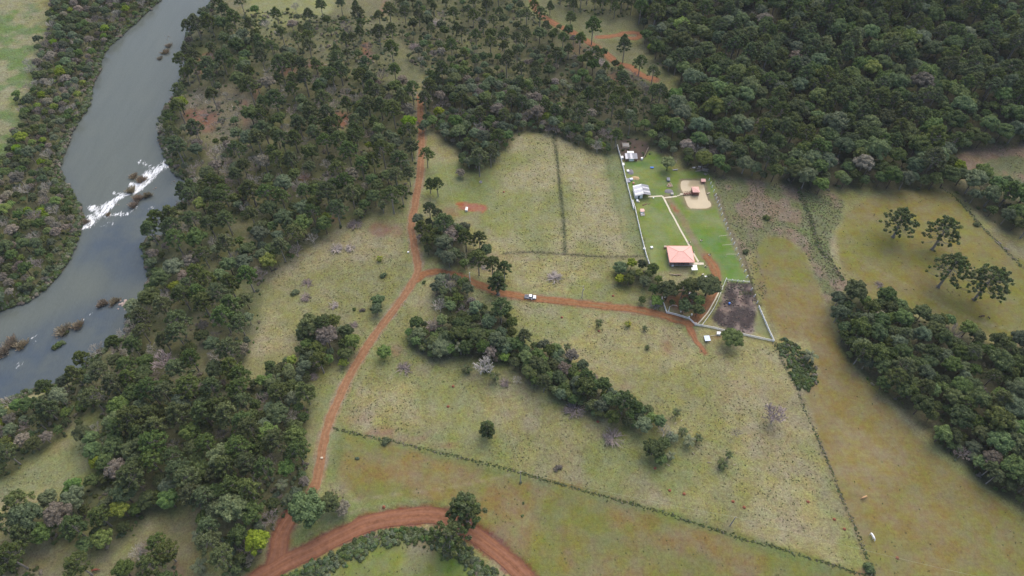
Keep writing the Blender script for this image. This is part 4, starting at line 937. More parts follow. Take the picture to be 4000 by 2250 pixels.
SINGLE_PINES = [((1872,1075),1.0,0,'parana pine over the fallen branches, left of three beside the power pole'),((1925,1085),.95,1,'middle one of the pines standing in a row beside the power pole'),((1970,1090),.95,3,'slender parana pine, rightmost of the row beside the power pole'),
 ((1876,985),.85,0,'dark parana pine at the right corner of the copse above the fork'),((1683,860),.8,1,'round topped parana pine at the upper left corner of the copse above the fork'),((1740,935),1.0,2,'broad parana pine rising from the middle of the copse above the fork'),
 ((1958,1265),1.05,0,'parana pine at the upper end of the slanting belt of trees'),((1683,755),.8,3,'young parana pine right of the red track beside the dug soil, left of a pair'),((1712,768),.85,1,'young parana pine right of the red track beside the dug soil, right of a pair'),
 ((1672,655),.85,4,'parana pine leaning over the red track near its white post'),((1874,690),1.1,2,'tall parana pine with grey lower branches in the top corner of the pasture'),((1918,655),.9,0,'smaller parana pine at the edge of the belt above the pasture corner'),
 ((1540,835),1.15,4,'parana pine with a pale leaning trunk left of the red track'),((1266,1457),.95,1,'pine with a bare white trunk at the lower edge of the round copse'),
 ((1089,92),.9,3,'lone parana pine in the green clearing at the upper left'),((1264,75),.9,0,'parana pine at the right edge of the clearing at the upper left'),((1531,112),1.15,0,'broad parana pine standing by the upper grass slope, left of a pair'),((1640,104),.85,1,'neat umbrella shaped parana pine on the grassy lane near the top'),
 ((1410,165),.9,3,'slim parana pine left of the red gully near the top'),((1488,185),.95,2,'parana pine with drooping side by the red gully near the top'),((1355,180),.8,3,'small parana pine on the scrubby slope near the top left'),
 ((1487,110),.85,1,'parana pine beside the narrow red path at the top'),((2148,60),.8,3,'narrow parana pine at the inner edge of the upper dirt road'),((2225,125),.9,0,'parana pine half covering the upper dirt road'),((2310,175),1.15,2,'large parana pine in the fork of the upper dirt roads'),((2263,210),1.0,1,'parana pine on the left side of the upper dirt road fork'),
 ((2435,190),.8,3,'parana pine below the branch of the upper dirt road, upper of two'),((2432,245),1.05,0,'dark parana pine below the branch of the upper dirt road, lower of two'),((2260,510),1.2,4,'parana pine with white splayed branches above the pasture corner'),((130,2010),1.0,4,'leaning pine with a dark bare trunk at the left clearing'),
 ((362,2245),1.0,4,'parana pine with drooping tufts near the bottom left of the picture'),((110,2220),1.1,2,'broad parana pine in the bottom left corner'),((2375,405),1.0,4,'pine with bare grey lower arms in the dark woods above the farm'),
 ((1110,1545),.8,3,'slender pine at the foot of the low copse left of the track'),((3150,245),1.0,2,'pine with a pale trunk rising from the hillside forest, leftmost of two'),((3190,370),1.25,4,'large light topped pine with a long pale trunk in the hillside forest')]
for px, s_, v, lb in SINGLE_PINES:
    p = P(*px); tree_arau(p[0], p[1], s_, lb, 'single parana pines', v); take(p[0], p[1], 3.0 * s_)
# broadleaf trees and shrubs standing apart; palette, crown width in metres
SINGLES = [((1222,2030),12.5,1,1,.80,'great dull green tree beside the bend of the red road'),((1300,1985),7,0,0,.9,'dark tree behind the great dull green tree by the bend'),((1345,2000),5.5,4,0,.8,'brownish bushy tree right of the great dull green tree'),
 ((2850,1345),10,1,2,.60,'round dense green tree just outside the white front fence'),((1481,1196),6.2,1,0,.75,'bright flat topped green tree in the pasture left of the red track'),((1474,1228),5.6,2,1,.75,'greyer of the two trees together in the pasture left of the red track'),
 ((1507,1395),6.0,1,3,.70,'bright green tree alone just right of the red track'),((2545,1775),7.6,0,0,.8,'dark olive tree at the lower end of the slanting belt'),((2587,1745),5.0,0,2,.8,'smaller dark tree tucked behind the dark olive tree'),((2574,1805),5.4,1,1,.7,'green tree in front of the dark olive tree'),((2620,1720),5.0,2,0,.6,'pale grey green bush right of the dark olive tree'),
 ((2505,1185),3.6,0,0,.9,'small dark tree above the dirt road in front of the house copse'),((1345,1430),4.2,3,0,.8,'yellow green tree at the right foot of the round copse'),((2665,1225),6.5,1,0,1.0,'green tree inside the white gate with a lime top'),((2718,1235),5.5,0,1,.9,'small dark tree nearest the white gate'),
 ((2755,1155),11,0,2,.8,'largest dark tree of the house copse beside the curving dirt road'),((2690,1145),7.5,0,0,.9,'dark tree in the middle of the house copse'),((2600,1170),8.5,0,1,.9,'broad dark tree at the left of the gravelly clearing below the house'),((2560,1195),5.5,3,0,.8,'light green tree at the lower left of the house copse'),
 ((2420,1065),6.6,1,3,.6,'round green tree at the left tip of the house copse'),((2418,1105),4.6,3,1,.7,'yellow green bush at the left tip of the house copse'),((1728,1370),10.5,2,2,.5,'wide low grey green tree at the near edge of the slanting belt'),((1640,1330),6.5,2,0,.8,'tree at the left tip of the slanting belt'),
 ((1665,510),5.5,2,0,1.0,'pale grey green tree leaning over the red track, upper of two'),((1652,520),5.0,2,1,.9,'pale grey green tree on the left verge of the red track'),((2605,665),8.0,1,1,.7,'green tree on the upper lawn beside the white flowering bush'),((1800,690),5.0,4,0,.7,'grey brown tree at the lower edge of the belt')]
for px, sz, pi, v, hs_, lb in SINGLES:
    p = P(*px); tree_broad(p[0], p[1], sz, pi, lb, 'single broadleaf trees', v, hs=hs_); take(p[0], p[1], sz * .42)
SHR = [((1155,1142),1.9,2,'grey green shrub beside the purple brush heap in the left pasture'),((2176,1828),1.5,3,'ghostly grey shrub alone in the lower pasture'),((1497,1082),1.6,2,'pale blue green shrub in the pasture left of the fork'),((1385,1210),.9,0,'little dark shrub in the left pasture'),((1415,1212),1.2,3,'pale whitish shrub in the left pasture'),
 ((1508,1722),1.8,2,'grey green bush on the lower hedge line near the track'),((1655,1105),1.0,1,'small green bush by the fork'),((1775,1085),1.9,1,'round bright bush at the top of the copse below the fork'),((1730,1080),1.8,1,'olive bush at the top left of the copse below the fork'),
 ((2035,1885),.6,5,'dark bush at the foot of the power pole on the hedge line'),((2045,1965),.55,1,'dark green weed bush in the brown field, upper of two'),((2040,2015),.6,1,'dark green weed bush in the brown field, lower of two'),((1398,1790),.8,2,'green bush in the left corner of the brown field'),((3395,2225),2.0,0,'bush where the two field hedges meet at the bottom right'),
 ((2912,985),1.5,0,'dark green bush in the rough strip right of the lawn'),((2995,855),1.8,0,'dark green bush in the brown scrub field'),((3815,880),1.6,0,'dark bush on the field edge below the upper right wood'),((1020,1545),2.2,2,'grey green bush left of the low copse'),((1200,1990),1.8,0,'dark bush at the roadside bend')]
for px, s_, k, lb in SHR:
    p = P(*px); shrub(p[0], p[1], s_, k, lb); take(p[0], p[1], 1.3 * s_)
# bare trees that stand out
BT = [((1892,1455),1.4,5,'pale bare spreading tree below the slanting belt, between two palms'),((3012,1645),1.55,4,'bare purplish grey tree alone in the wide pasture at the right'),((650,1165),1.0,5,'whitish leafless tree standing out in the wood near the river'),((655,1440),1.5,4,'large bare tree with fanned reddish grey limbs in the left wood'),((585,1250),1.1,3,'bare candelabra tree in the left wood beside the river'),
 ((1812,1235),.85,3,'reddish bare tree at the right side of the copse below the fork'),((2622,655),.8,0,'white blossoming bush like tree at the top edge of the lawn'),((80,2035),.8,0,'bleached bare tree at the far left clearing'),((560,2175),1.0,2,'bare pale tree in the small copse near the bottom left'),((2020,1500),.7,2,'small bare tree at the lower side of the slanting belt'),
 ((1905,770),.01,0,None),((1880,445),1.0,2,'whitish bare tree in the grey green belt'),((1372,500),1.0,0,'white bare tree beside the red patch in the left woods'),((970,835),1.05,0,'pale bare tree in the woods beside the rapids'),((2590,1700),.9,2,'pale bare scrub at the lower end of the slanting belt'),((2870,1705),.7,1,'thin bare bush in the right part of the lower pasture')]
for px, s_, v, lb in BT:
    if lb is None: continue
    p = P(*px); tree_bare(p[0], p[1], s_, lb, None, v); take(p[0], p[1], 1.6 * s_)
# palms: trunk and separate fronds
FR = [frond_mesh(PALM, 2.3, 1), frond_mesh(PALMP, 2.5, 2), frond_mesh(PALMY, 2.2, 3)]
PTR = {}
def palm(px, h, s_, k, label):
    p = P(*px); x, y = p[:2]; g = random.Random(int(px[0] * 7 + px[1]))
    o = empty('palm_tree', (x, y, p[2] - .05), g.uniform(0, 6.28), label, 'palm tree', 'feather palms in the pastures', s_)
    key = round(h)
    if key not in PTR:
        mb = MB(); mb.path([(0, 0, -.4), (.08, 0, key * .5), (.05, .05, key)], [.24, .19, .15], 7); mb.tube((.05, .05, key - .3), (.05, .05, key + .5), .25, .1, 7); PTR[key] = mb.build('trunk', [BARKG], link=False).data
    inst('trunk', PTR[key], o)
    n = 16
    for q in range(n):
        el_ = [.15, -.35, -.85][q % 3] + g.uniform(-.15, .15)
        inst('frond', FR[k], o, (.05, .05, key + .3), (0, -el_ * 1.0 - .25, 6.283 * q / n + g.uniform(-.2, .2)), g.uniform(.85, 1.1))
    take(x, y, 1.6 * s_)
for px, h, s_, k, lb in [((2338,1275),3,.95,0,'full dark palm above a red mound, leftmost of three in a row'),((2453,1272),2,.85,2,'yellowish palm, middle of three in a row below the dirt road'),((2517,1290),3,.62,0,'small thin palm, rightmost of three in a row below the dirt road'),
   ((2213,1375),5,.85,0,'tall palm behind the slanting belt of trees'),((2528,1362),2,.6,0,'tiny palm alone in the middle pasture'),((2636,1625),4,.9,0,'palm above the cluster of palms at the lower right pasture'),((2662,1700),3,1.05,0,'dark palm, upper left of the palm cluster'),((2684,1738),3,1.15,1,'pale drooping palm in the front of the palm cluster'),((2722,1722),3,.9,0,'small palm at the right of the palm cluster'),
   ((2614,1792),3,.9,1,'grey green palm right of the dark olive tree'),((2840,1790),4,.85,0,'thin palm, upper of a pair at the right of the pasture'),((2818,1822),2,1.05,0,'dark palm, lower of a pair at the right of the pasture'),((1485,1018),2,.8,2,'yellow green palm alone in the pasture left of the fork'),((1499,832),5,1.1,0,'palm with a pale trunk at the wood edge left of the red track'),
   ((1801,1385),5,1.15,1,'pale palm with a long leaning trunk at the near side of the slanting belt'),((1768,1325),3,1.2,0,'dark palm inside the slanting belt of trees'),((1655,1372),3,1.0,0,'palm at the left end of the slanting belt'),((1824,1452),2,1.15,0,'palm standing left of the pale bare tree'),((1905,1447),2,1.05,1,'palm half hidden in the pale bare tree'),
   ((1935,1485),3,1.15,0,'palm right of the pale bare tree'),((1086,1500),3,1.3,0,'palm in the low copse left of the track'),((797,2112),3,1.3,1,'silvery palm at the edge of the bottom clearing, upper of two'),((794,2225),3,1.3,1,'silvery palm at the edge of the bottom clearing, lower of two'),((1112,1910),4,1.1,1,'pale palm in the thick wood beside the red track'),
   ((2200,345),4,1.1,1,'pale palm in the upper woods, left of a pair'),((2224,358),4,1.0,1,'pale palm in the upper woods, right of a pair'),((2552,445),4,.95,1,'star shaped pale palm in the open woods above the farm'),((1587,655),3,1.25,1,'wide palm at the left verge of the red track'),((425,1755),4,1.3,0,'dark palm at the edge of the left clearing'),((3155,1410),3,1.3,1,'pale drooping palm in the low thicket by the field corner'),((1895,1330),3,.01,0,None)]:
    if lb: palm(px, h, s_, k, lb)
# heaps of cut branches
BR = [brush_mesh(800 + k, 1.9, .9, 90).build('brush_heap', [[TWIG, DEAD][k % 2]], link=False).data for k in range(4)]
for px, s_, k, lb in [((1199,1110),1.25,0,'purple grey brush heap beside the shrub in the left pasture'),((1193,1162),1.2,2,'purple brush heap below the shrub in the left pasture'),((1208,1270),1.2,0,'purple brush heap above the round copse'),((1690,1275),1.7,2,'long purple brush heap above the left end of the slanting belt'),((1800,1225),1.0,0,'reddish heap of branches at the copse below the fork'),
   ((1312,975),1.5,3,'faded brush heap near the top of the left pasture, left of two'),((1372,970),1.2,1,'faded brush heap near the top of the left pasture, right of two'),((1577,1445),1.5,0,'brush heap with long pale sticks right of the red track'),((1228,1475),.9,2,'small purple brush heap below the round copse'),((2168,1092),1.7,1,'grey brush heap beside the lime green patch above the side road'),
   ((2562,1196),1.3,1,'grey brush heap left of the white fence corner'),((2248,1606),1.8,2,'fan of purple dead branches below the slanting belt'),((2398,1715),1.9,0,'large fan of purple dead branches in the lower pasture'),((1970,1495),1.0,2,'pinkish heap of twigs right of the palms'),((1712,98),2.1,3,'big pile of pale logs and branches near the top'),((1622,188),1.8,0,'purple grey pile of branches near the top'),
   ((2335,245),1.7,3,'pile of cut branches under the upper dirt road'),((2365,258),1.4,1,'pale pile of cut logs under the upper dirt road'),((1390,880),1.6,2,'purple grey heap at the wood edge in the left pasture'),((1300,1195),1.1,1,'thin scatter of dead twigs in the left pasture'),((1380,1275),.9,2,'small dead brush right of the round copse'),((3430,1115),1.0,0,'low dark brush patch in the golden pasture')]:
    p = P(*px); o = inst('brush_heap', BR[k], None, (p[0], p[1], p[2] - .03), (0, 0, rng.uniform(0, 6.28)), (s_ * 1.3, s_ * 1.3, s_)); tag(o, lb, 'brush pile', 'heaps of cut branches'); take(p[0], p[1], 1.3 * s_)

# ---------------------------------------------------------------- the woods
for px in (HOOK_PX,): pass
SIDEW, TRKW, HOOKW, TOPW, TOPBW, SPURW = (ROADW[q[0]] for q in (SIDE_PX, TRACK_PX, HOOK_PX, TOP_PX, TOPB_PX, SPUR_PX))
RWS = [(MAINW, 4.6), (TRKW[::3], 2.7), (SIDEW[::3], 2.7), (HOOKW[::3], 4.0), (TOPW[::3], 3.0), (TOPBW[::2], 2.4)]
GAPS = [([(700,400),(760,335),(900,325),(1010,380),(1010,470),(940,540),(830,565),(720,505)],.10),(ell(800,480,60,44),0),(ell(1330,480,42,26),0),(ell(958,440,20,52),0),(ell(800,240,30,40),0),(ell(870,430,105,66),.14),(ell(1112,742,14,14),0),(ell(1195,700,22,14),0),(ell(1270,270,120,26),.35),(ell(900,1130,110,110),.45),(ell(1310,370,60,40),.4),(ell(1030,2215,30,50),0),(ell(1430,210,28,48),.1)]
GAPW = [(PL(q), k) for q, k in GAPS]
NOGO = [PL(LAWN), PL(YARD), PL(GARDEN), POND]
CLW = PL(CLEAR1)
pts = []                         # x, y, radius, kind, palette, variant, wood
class Hash:
    def __init__(s, c): s.c = c; s.d = {}
    def near(s, x, y, r, f):
        i, j = int(x // s.c), int(y // s.c); n = int(r // s.c) + 2
        for a in range(i - n, i + n + 1):
            for b_ in range(j - n, j + n + 1):
                for q in s.d.get((a, b_), ()):
                    dd = f * (r + q[2])
                    if (x - q[0]) ** 2 + (y - q[1]) ** 2 < dd * dd: return True
        return False
    def add(s, q): s.d.setdefault((int(q[0] // s.c), int(q[1] // s.c)), []).append(q)
H_ = Hash(4.0)
for q in TAKEN: H_.add((q[0], q[1], q[2] * 1.1))
for nm, wd in WOODS.items():
    W_ = wd['w']; lo = W_.min(0) - wd.get('pad', 0); hi = W_.max(0) + wd.get('pad', 0); area = (hi[0] - lo[0]) * (hi[1] - lo[1])
    f = wd['sp']; n = int(area / (wd['size'] ** 2 * .25) * 2.6)
    cx = nrg.uniform(lo[0], hi[0], n); cy = nrg.uniform(lo[1], hi[1], n)
    ok = (inside(cx, cy, W_) if not wd.get('pad') else sdf(cx, cy, W_) < wd['pad']) & (sdf(cx, cy, RIV) > .9)
    fx_, fy_, ff = frame_px(cx, cy, 0 * cx)
    ok &= (fx_ > -330) & (fx_ < 4330) & (fy_ > -260) & (fy_ < 2500)
    for R_, dd in RWS: ok &= near_dist(cx, cy, R_, 8) > dd
    for G_ in NOGO: ok &= ~inside(cx, cy, G_)
    ok &= ~inside(cx, cy, CLW)
    for G_, k in GAPW: ok &= ~(inside(cx, cy, G_) & (nrg.random(n) > k))
    if nm in ('wood', 'topleft', 'topwood', 'upmid', 'updark'): ok &= nrg.random(n) < (.34 + .9 * sstep(.36, .50, fbm(cx, cy, 26, 70)))
    cx, cy = cx[ok], cy[ok]
    clump = fbm(cx, cy, 22, 71, 2); edge = np.abs(sdf(cx, cy, W_))
    for i in range(len(cx)):
        kd = wd['kinds']; r_ = rng.random(); bias = (clump[i] - .5) * 1.1
        ka = kd[1] * (1 + 2.2 * bias) if kd[1] else 0
        if nm == 'hill' and edge[i] < 22: ka *= .15
        if r_ < ka: kind = 1
        elif r_ < ka + kd[2]: kind = 2
        elif r_ < ka + kd[2] + kd[3]: kind = 3
        else: kind = 0
        sz = wd['size'] * (rng.uniform(.5, 1.0) if rng.random() < .45 else rng.uniform(.9, 1.4))
        if edge[i] < 5 and kind == 0: sz *= .8
        if kind == 1: sz = rng.uniform(8.4, 11.6) if nm == 'hill' else rng.uniform(7.4, 10.6) if nm in ('bottomwood', 'updark', 'wood') else rng.uniform(6.0, 8.6)
        if kind == 2: sz = rng.uniform(3.6, 5.8)
        if kind == 3: sz = rng.uniform(2.0, 3.6)
        rr = sz / 2
        if H_.near(cx[i], cy[i], rr, f * (1.0 if kind != 1 else .86)): continue
        H_.add((cx[i], cy[i], rr))
        pi = rng.choices(range(5), weights=wd['pal'])[0]
        pts.append((cx[i], cy[i], rr, kind, pi, rng.randrange(20), nm))
print('trees', len(pts), [sum(1 for p in pts if p[3] == k) for k in range(4)])
def vis(p):
    u, v, f_ = frame_px(p[0], p[1], 4.0)
    return -20 < u < 4020 and -20 < v < 2290
def where(p):                    # what the tree stands beside
    x, y = np.array([p[0]]), np.array([p[1]])
    if sdf(x, y, RIV)[0] < 11: return 'at the water edge'
    for R_, w_ in ((TRKW[::4], 'close to the red track'), (MAINW, 'close to the wide red road'), (HOOKW[::4], 'close to the red road bend'), (SIDEW[::4], 'close to the side road'), (TOPW[::4], 'close to the upper dirt road')):
        if near_dist(x, y, R_, 14)[0] < 11: return w_
    return 'at the outer edge' if abs(sdf(x, y, WOODS[p[6]]['w'])[0]) < 6 else 'well inside'
def sizeword(kind, r):
    return ('small' if r < 2.6 else 'middling' if r < 3.5 else 'large') if kind == 0 else ('slim' if r < 3.7 else 'broad')
left = []
hand = {0: len(SINGLES), 1: len(SINGLE_PINES) + 8, 2: len(BT), 3: len(SHR)}
chosen = []
for kind in range(4):
    q = [p for p in pts if p[3] == kind and vis(p)]
    q.sort(key=lambda p: -p[2] / frame_px(p[0], p[1], 4.0)[2])
    room = 298 - hand[kind]
    take_ = q[:room]; ids = set(map(id, take_)); left += [p for p in pts if p[3] == kind and id(p) not in ids]
    chosen += take_
BB = {}
for nm, wd in WOODS.items():
    q = [frame_px(p[0], p[1], 4.0)[:2] for p in chosen if p[6] == nm]
    if q: q = np.array(q); BB[nm] = (q.min(0), q.max(0))
def part_of(p):                  # which part of its wood the tree stands in
    lo, hi = BB[p[6]]; u, v, _ = frame_px(p[0], p[1], 4.0); n = 5 if p[6] in ('hill', 'wood', 'bottomwood', 'eastwood', 'leftbank') else 3
    i = min(n - 1, int(n * (u - lo[0]) / (hi[0] - lo[0] + 1))); j = min(n - 1, int(n * (v - lo[1]) / (hi[1] - lo[1] + 1)))
    hw_ = (['far left', 'left', 'middle', 'right', 'far right'] if n == 5 else ['left', 'middle', 'right'])[i]; vw_ = (['top', 'upper', 'centre', 'lower', 'bottom'] if n == 5 else ['upper', 'centre', 'lower'])[j]
    return f'{vw_} {hw_}'
from collections import defaultdict
byl = defaultdict(list)
for p in chosen:
    k, r_, pi, v = p[3], p[2], p[4], p[5]; w_ = where(p)
    head = f'{sizeword(0, r_)} {COLW[pi]} tree' if k == 0 else f'{sizeword(1, r_)} umbrella pine' if k == 1 else f'{"pale grey" if v % 2 == 0 else "purplish grey"} leafless tree' if k == 2 else 'low bush'
    byl[f'{head} {w_.replace("close to", "by")}, {part_of(p)} of the {WOODS[p[6]]["ph"]}'].append(p)
NUM = 'second third fourth fifth sixth seventh eighth ninth tenth eleventh twelfth thirteenth fourteenth fifteenth sixteenth seventeenth eighteenth nineteenth twentieth twenty-first twenty-second twenty-third twenty-fourth twenty-fifth twenty-sixth'.split()
ORD = ['leftmost'] + [q + ' from left' for q in NUM]
USED = defaultdict(int)
for lb, ps in byl.items():
    ps.sort(key=lambda p: frame_px(p[0], p[1], 4.0)[0])
    for i, (x, y, r_, k, pi, v, nm) in enumerate(ps):
        l2 = lb if len(ps) == 1 else f'{"rightmost" if i == len(ps) - 1 else ORD[min(i, 25)]} {lb}'
        l2 = l2.replace(' at the outer edge', ' at the edge').replace(' well inside', '')
        for a_, b_ in ((' of the ', ' '), (' umbrella', ''), (' from left', ''), (' leafless', ' bare'), (' at the water edge', ' by water'), (' at the edge', ' at edge'), (' by the upper dirt road', ' by dirt road'), (' grey bare', ' bare')):
            if len(l2.replace(',', '').split()) > 16: l2 = l2.replace(a_, b_)
        g_ = ['broadleaf trees', 'parana pines', 'leafless trees', 'bushes'][k] + ' in the ' + WOODS[nm]['ph']
        if k == 0: tree_broad(x, y, 2 * r_, pi, l2, g_, v)
        elif k == 1: tree_arau(x, y, 2 * r_ / 8.8 * (1 if v % 5 != 3 else 1.15), l2, g_, v)
        elif k == 2: tree_bare(x, y, r_ / 2.4, l2, g_, v)
        else: shrub(x, y, r_ / 1.25, v, l2, g_)
# the rest of each kind, smaller or further off, as masses
def mass(name, sel, sources, pick, scale):
    if not sel: return
    P3 = [(p[0], p[1], float(hz(p[0], p[1])) - .05) for p in sel]
    scatter(name, P3, [rng.uniform(0, 6.28) for _ in sel], [scale(p) for p in sel], [pick(p) for p in sel], sources)
bs, off = [], []
for pi in range(5):
    off.append(len(bs)); bs += [joined(c, t_) for c, t_ in BROAD[pi]]
mass('distant_broadleaf_trees', [p for p in left if p[3] == 0], bs, lambda p: off[p[4]] + p[5] % len(BROAD[p[4]]), lambda p: p[2] / 3)
mass('distant_pines', [p for p in left if p[3] == 1], [joined(c, t_) for c, t_ in ARAU], lambda p: p[5] % 5, lambda p: 2 * p[2] / 8.8)
mass('distant_bare_trees', [p for p in left if p[3] == 2], BARE, lambda p: p[5] % 4, lambda p: p[2] / 2.4)
mass('distant_shrubs', [p for p in left if p[3] == 3], SHRUB, lambda p: p[5] % 6, lambda p: p[2] / 1.25)

# ---------------------------------------------------------------- undergrowth, scrub, hedges, tussocks
def rand_in(W_, n, acc=None):
    lo, hi = W_.min(0), W_.max(0); x = nrg.uniform(lo[0], hi[0], n); y = nrg.uniform(lo[1], hi[1], n)
    k = inside(x, y, W_); x, y = x[k], y[k]
    if acc is not None:
        k = nrg.random(len(x)) < acc(x, y); x, y = x[k], y[k]
    return x, y
def clear(x, y, m_=0):
    k = sdf(x, y, RIV) > 1.5
    for R_, dd in RWS: k &= near_dist(x, y, R_, 8) > dd - 1.2 + m_
    return k & (sdf(x, y, POND) > 2)
def sc_area(name, areas, sources, smin, smax, drop=.04, wts=None):
    xs_, ys_ = [], []
    for W_, n, acc in areas:
        x, y = rand_in(W_, n, acc); k = clear(x, y); xs_.append(x[k]); ys_.append(y[k])
    x = np.concatenate(xs_); y = np.concatenate(ys_); n = len(x)
    ix = nrg.choice(len(sources), n, p=None if wts is None else np.array(wts) / sum(wts))
    scatter(name, np.stack([x, y, hz(x, y) - drop], 1), nrg.uniform(0, 6.28, n), nrg.uniform(smin, smax, n), ix, sources)
    print(name, n)
dens_a = lambda x, y: .25 + .75 * sstep(.42, .58, fbm(x, y, 12, 75))
sc_area('undergrowth', [(WOODS[k]['w'], n, dens_a) for k, n in (('wood', 5200), ('lowwood', 900), ('bottomwood', 2200), ('leftbank', 5000), ('topwood', 5200), ('upmid', 900), ('updark', 900), ('topleft', 2000), ('hill', 3000), ('belt', 900), ('eastwood', 1200), ('housecopse', 50), ('toprow', 400), ('cornerwood', 120), ('cornerwood2', 120))] , SHRUB, .35, 1.0, .05, (4, 3, 2, 2, 2, 2))
SMALL = [shrub_mesh(560 + k, [LM[1], TUSS, LM[2], LM[4], LM[1]][k], .6, 4, .2, .6, .7) for k in range(5)]
SM_ = [leaf_mat('scrub_olive', (.16,.165,.08), (.23,.225,.115), .2), leaf_mat('scrub_green', (.125,.16,.065), (.19,.23,.095), .2), leaf_mat('scrub_tan', (.24,.20,.14), (.33,.275,.20), .2), leaf_mat('scrub_mauve', (.22,.175,.14), (.31,.25,.205), .2)]
SCR = [shrub_mesh(640 + k, SM_[k], .6, 4, .2, .6, .55) for k in range(4)]
edgeL = PL([(90,-80),(200,-80),(165,100),(200,130),(150,200),(190,240),(130,300),(150,340),(100,410),(120,480),(70,540),(60,620),(-60,660),(-60,560),(40,500),(20,420),(90,330),(60,270),(100,190),(110,100)])
sc_area('scrub', [(PL([(720,400),(760,345),(900,335),(1000,390),(1000,470),(930,530),(830,550),(730,500)]), 500, None), (PL(SCRUB), 6000, lambda x, y: .15 + .85 * sstep(.40, .60, fbm(x, y, 14, 76))), (PL(SCRUB2), 2600, lambda x, y: sstep(.42, .60, fbm(x, y, 14, 77))), (PL([(3130,740),(3240,760),(3290,850),(3230,960),(3290,1090),(3230,1130),(3180,1000),(3130,900)]), 1900, lambda x, y: .25 + .75 * sstep(.42, .6, fbm(x, y, 9, 86))),
   (edgeL, 1500, None), (PL(LEFTG), 1800, lambda x, y: sstep(.5, .62, fbm(x, y, 16, 78))), (PL([(1700,560),(1300,330),(1560,300),(2000,400),(2300,560),(1990,540)]), 10, None),
   (PL([(1320,1880),(1350,1930),(1330,1985),(1250,2010),(1290,1900)]), 70, None), (PL([(2885,930),(2960,930),(2960,1010),(3000,1150),(2965,1180),(2910,1030)]), 330, None)], SCR, .22, .85, .06, (3, 2.2, 3, 3))
def strip(px, w_, n):
    W_ = cat(PL(px), 1.0); i = nrg.integers(0, len(W_), n); o_ = nrg.normal(size=(n, 2)) * w_ * .5
    return W_[i] + o_
def hedge(name, px, w_, n, src, smin, smax, wts=None, kind='stuff'):
    q = strip(px, w_, n); k = clear(q[:, 0], q[:, 1], .6) if 'roadside' not in name else (near_dist(q[:, 0], q[:, 1], MAINW, 9) > 4.1); q = q[k]; n = len(q)
    ix = nrg.choice(len(src), n, p=None if wts is None else np.array(wts) / sum(wts))
    scatter(name, np.stack([q[:, 0], q[:, 1], hz(q[:, 0], q[:, 1]) - .04], 1), nrg.uniform(0, 6.28, n), nrg.uniform(smin, smax, n), ix, src, kind)
LOWH = [(1300,1672),(1400,1697),(1480,1714),(1560,1730),(1700,1765),(1800,1788),(1900,1812),(2030,1845),(2150,1880),(2300,1922),(2450,1962),(2600,2005),(2700,2040),(2800,2070),(2900,2105),(3000,2128),(3130,2170),(3250,2205),(3340,2235),(3400,2250)]
EASTH = [(3025,1340),(3060,1420),(3110,1510),(3135,1580),(3180,1680),(3215,1760),(3260,1870),(3300,1970),(3345,2070),(3375,2150),(3400,2210),(3420,2270)]
hedge('hedge_weeds', LOWH, .75, 1250, SMALL, .22, .72, (5, 3, 1, 1, 1))
hedge('hedge_weeds', EASTH, .8, 620, SMALL, .2, .65, (3, 2, 2, 3, 1))
hedge('ditch_weeds', [(2160,535),(2168,580),(2178,640),(2186,720),(2195,800),(2203,900),(2207,985)], 1.0, 520, SMALL, .2, .5, (3, 2, 4, 2, 1))
hedge('ditch_weeds', [(1970,990),(2080,985),(2230,995),(2330,1002),(2400,1004),(2510,1000)], .7, 320, SMALL, .2, .45, (3, 1, 2, 4, 1))
hedge('ditch_weeds', [(3120,745),(3165,850),(3200,960),(3240,1010),(3290,1090)], 1.6, 260, SMALL, .4, 1.1)
hedge('ditch_weeds', [(3680,735),(3740,780),(3850,900),(3990,1040)], 1.2, 240, SMALL, .3, .8)
hedge('roadside_bushes', [(1100,2290),(1170,2255),(1250,2220),(1330,2180),(1400,2135),(1450,2110),(1510,2095),(1590,2088),(1670,2092),(1720,2110),(1770,2145),(1820,2180),(1870,2220),(1930,2275),(1990,2340)], 3.6, 800, SHRUB, .4, 1.2, (3, 3, 3, .6, 5, 2))
for k_, px_ in enumerate((RIVER_PX[1:35], RIVER_PX[37:])):
    W_ = cat(pxy(px_, WATER), 1.0); n_ = 1500 if k_ == 0 else 1300; i_ = nrg.integers(0, len(W_), n_); o_ = W_[i_] + nrg.normal(size=(n_, 2)) * 1.7
    q_ = o_[sdf(o_[:, 0], o_[:, 1], RIV) > -.9]; n_ = len(q_)
    scatter('bank_bushes', np.stack([q_[:, 0], q_[:, 1], hz(q_[:, 0], q_[:, 1]).clip(WATER - .1) - .05], 1), nrg.uniform(0, 6.28, n_), nrg.uniform(.7, 1.5, n_), nrg.choice(6, n_, p=(.2, .2, .2, .2, .1, .1)), SHRUB)
W11 = PL([(3030,1335),(3060,1320),(3110,1345),(3150,1390),(3190,1440),(3195,1490),(3160,1530),(3120,1520),(3080,1450)])
sc_area('thicket', [(W11, 420, None)], SHRUB, .6, 1.0, .05, (5, 2, 1, 1, 2, 1))
TUS = [shrub_mesh(580 + k, [TUSS, TUSS, STRAW, LM[1]][k], .42, 3, .16, .35, .65) for k in range(4)]
opn = lambda x, y: sstep(.36, .62, fbm(x, y, 18, 79)) * .8 + .2
MIDP = PL([(1290,1640),(1450,1350),(1640,1080),(2040,1165),(2650,1270),(2760,1390),(3020,1350),(3130,1580),(3400,2230),(3000,2115),(2300,1905),(1700,1755)])
LEFTP = PL([(1000,1000),(1400,880),(1620,860),(1600,1080),(1400,1390),(1200,1640),(920,1520),(1020,1250),(1050,1100)])
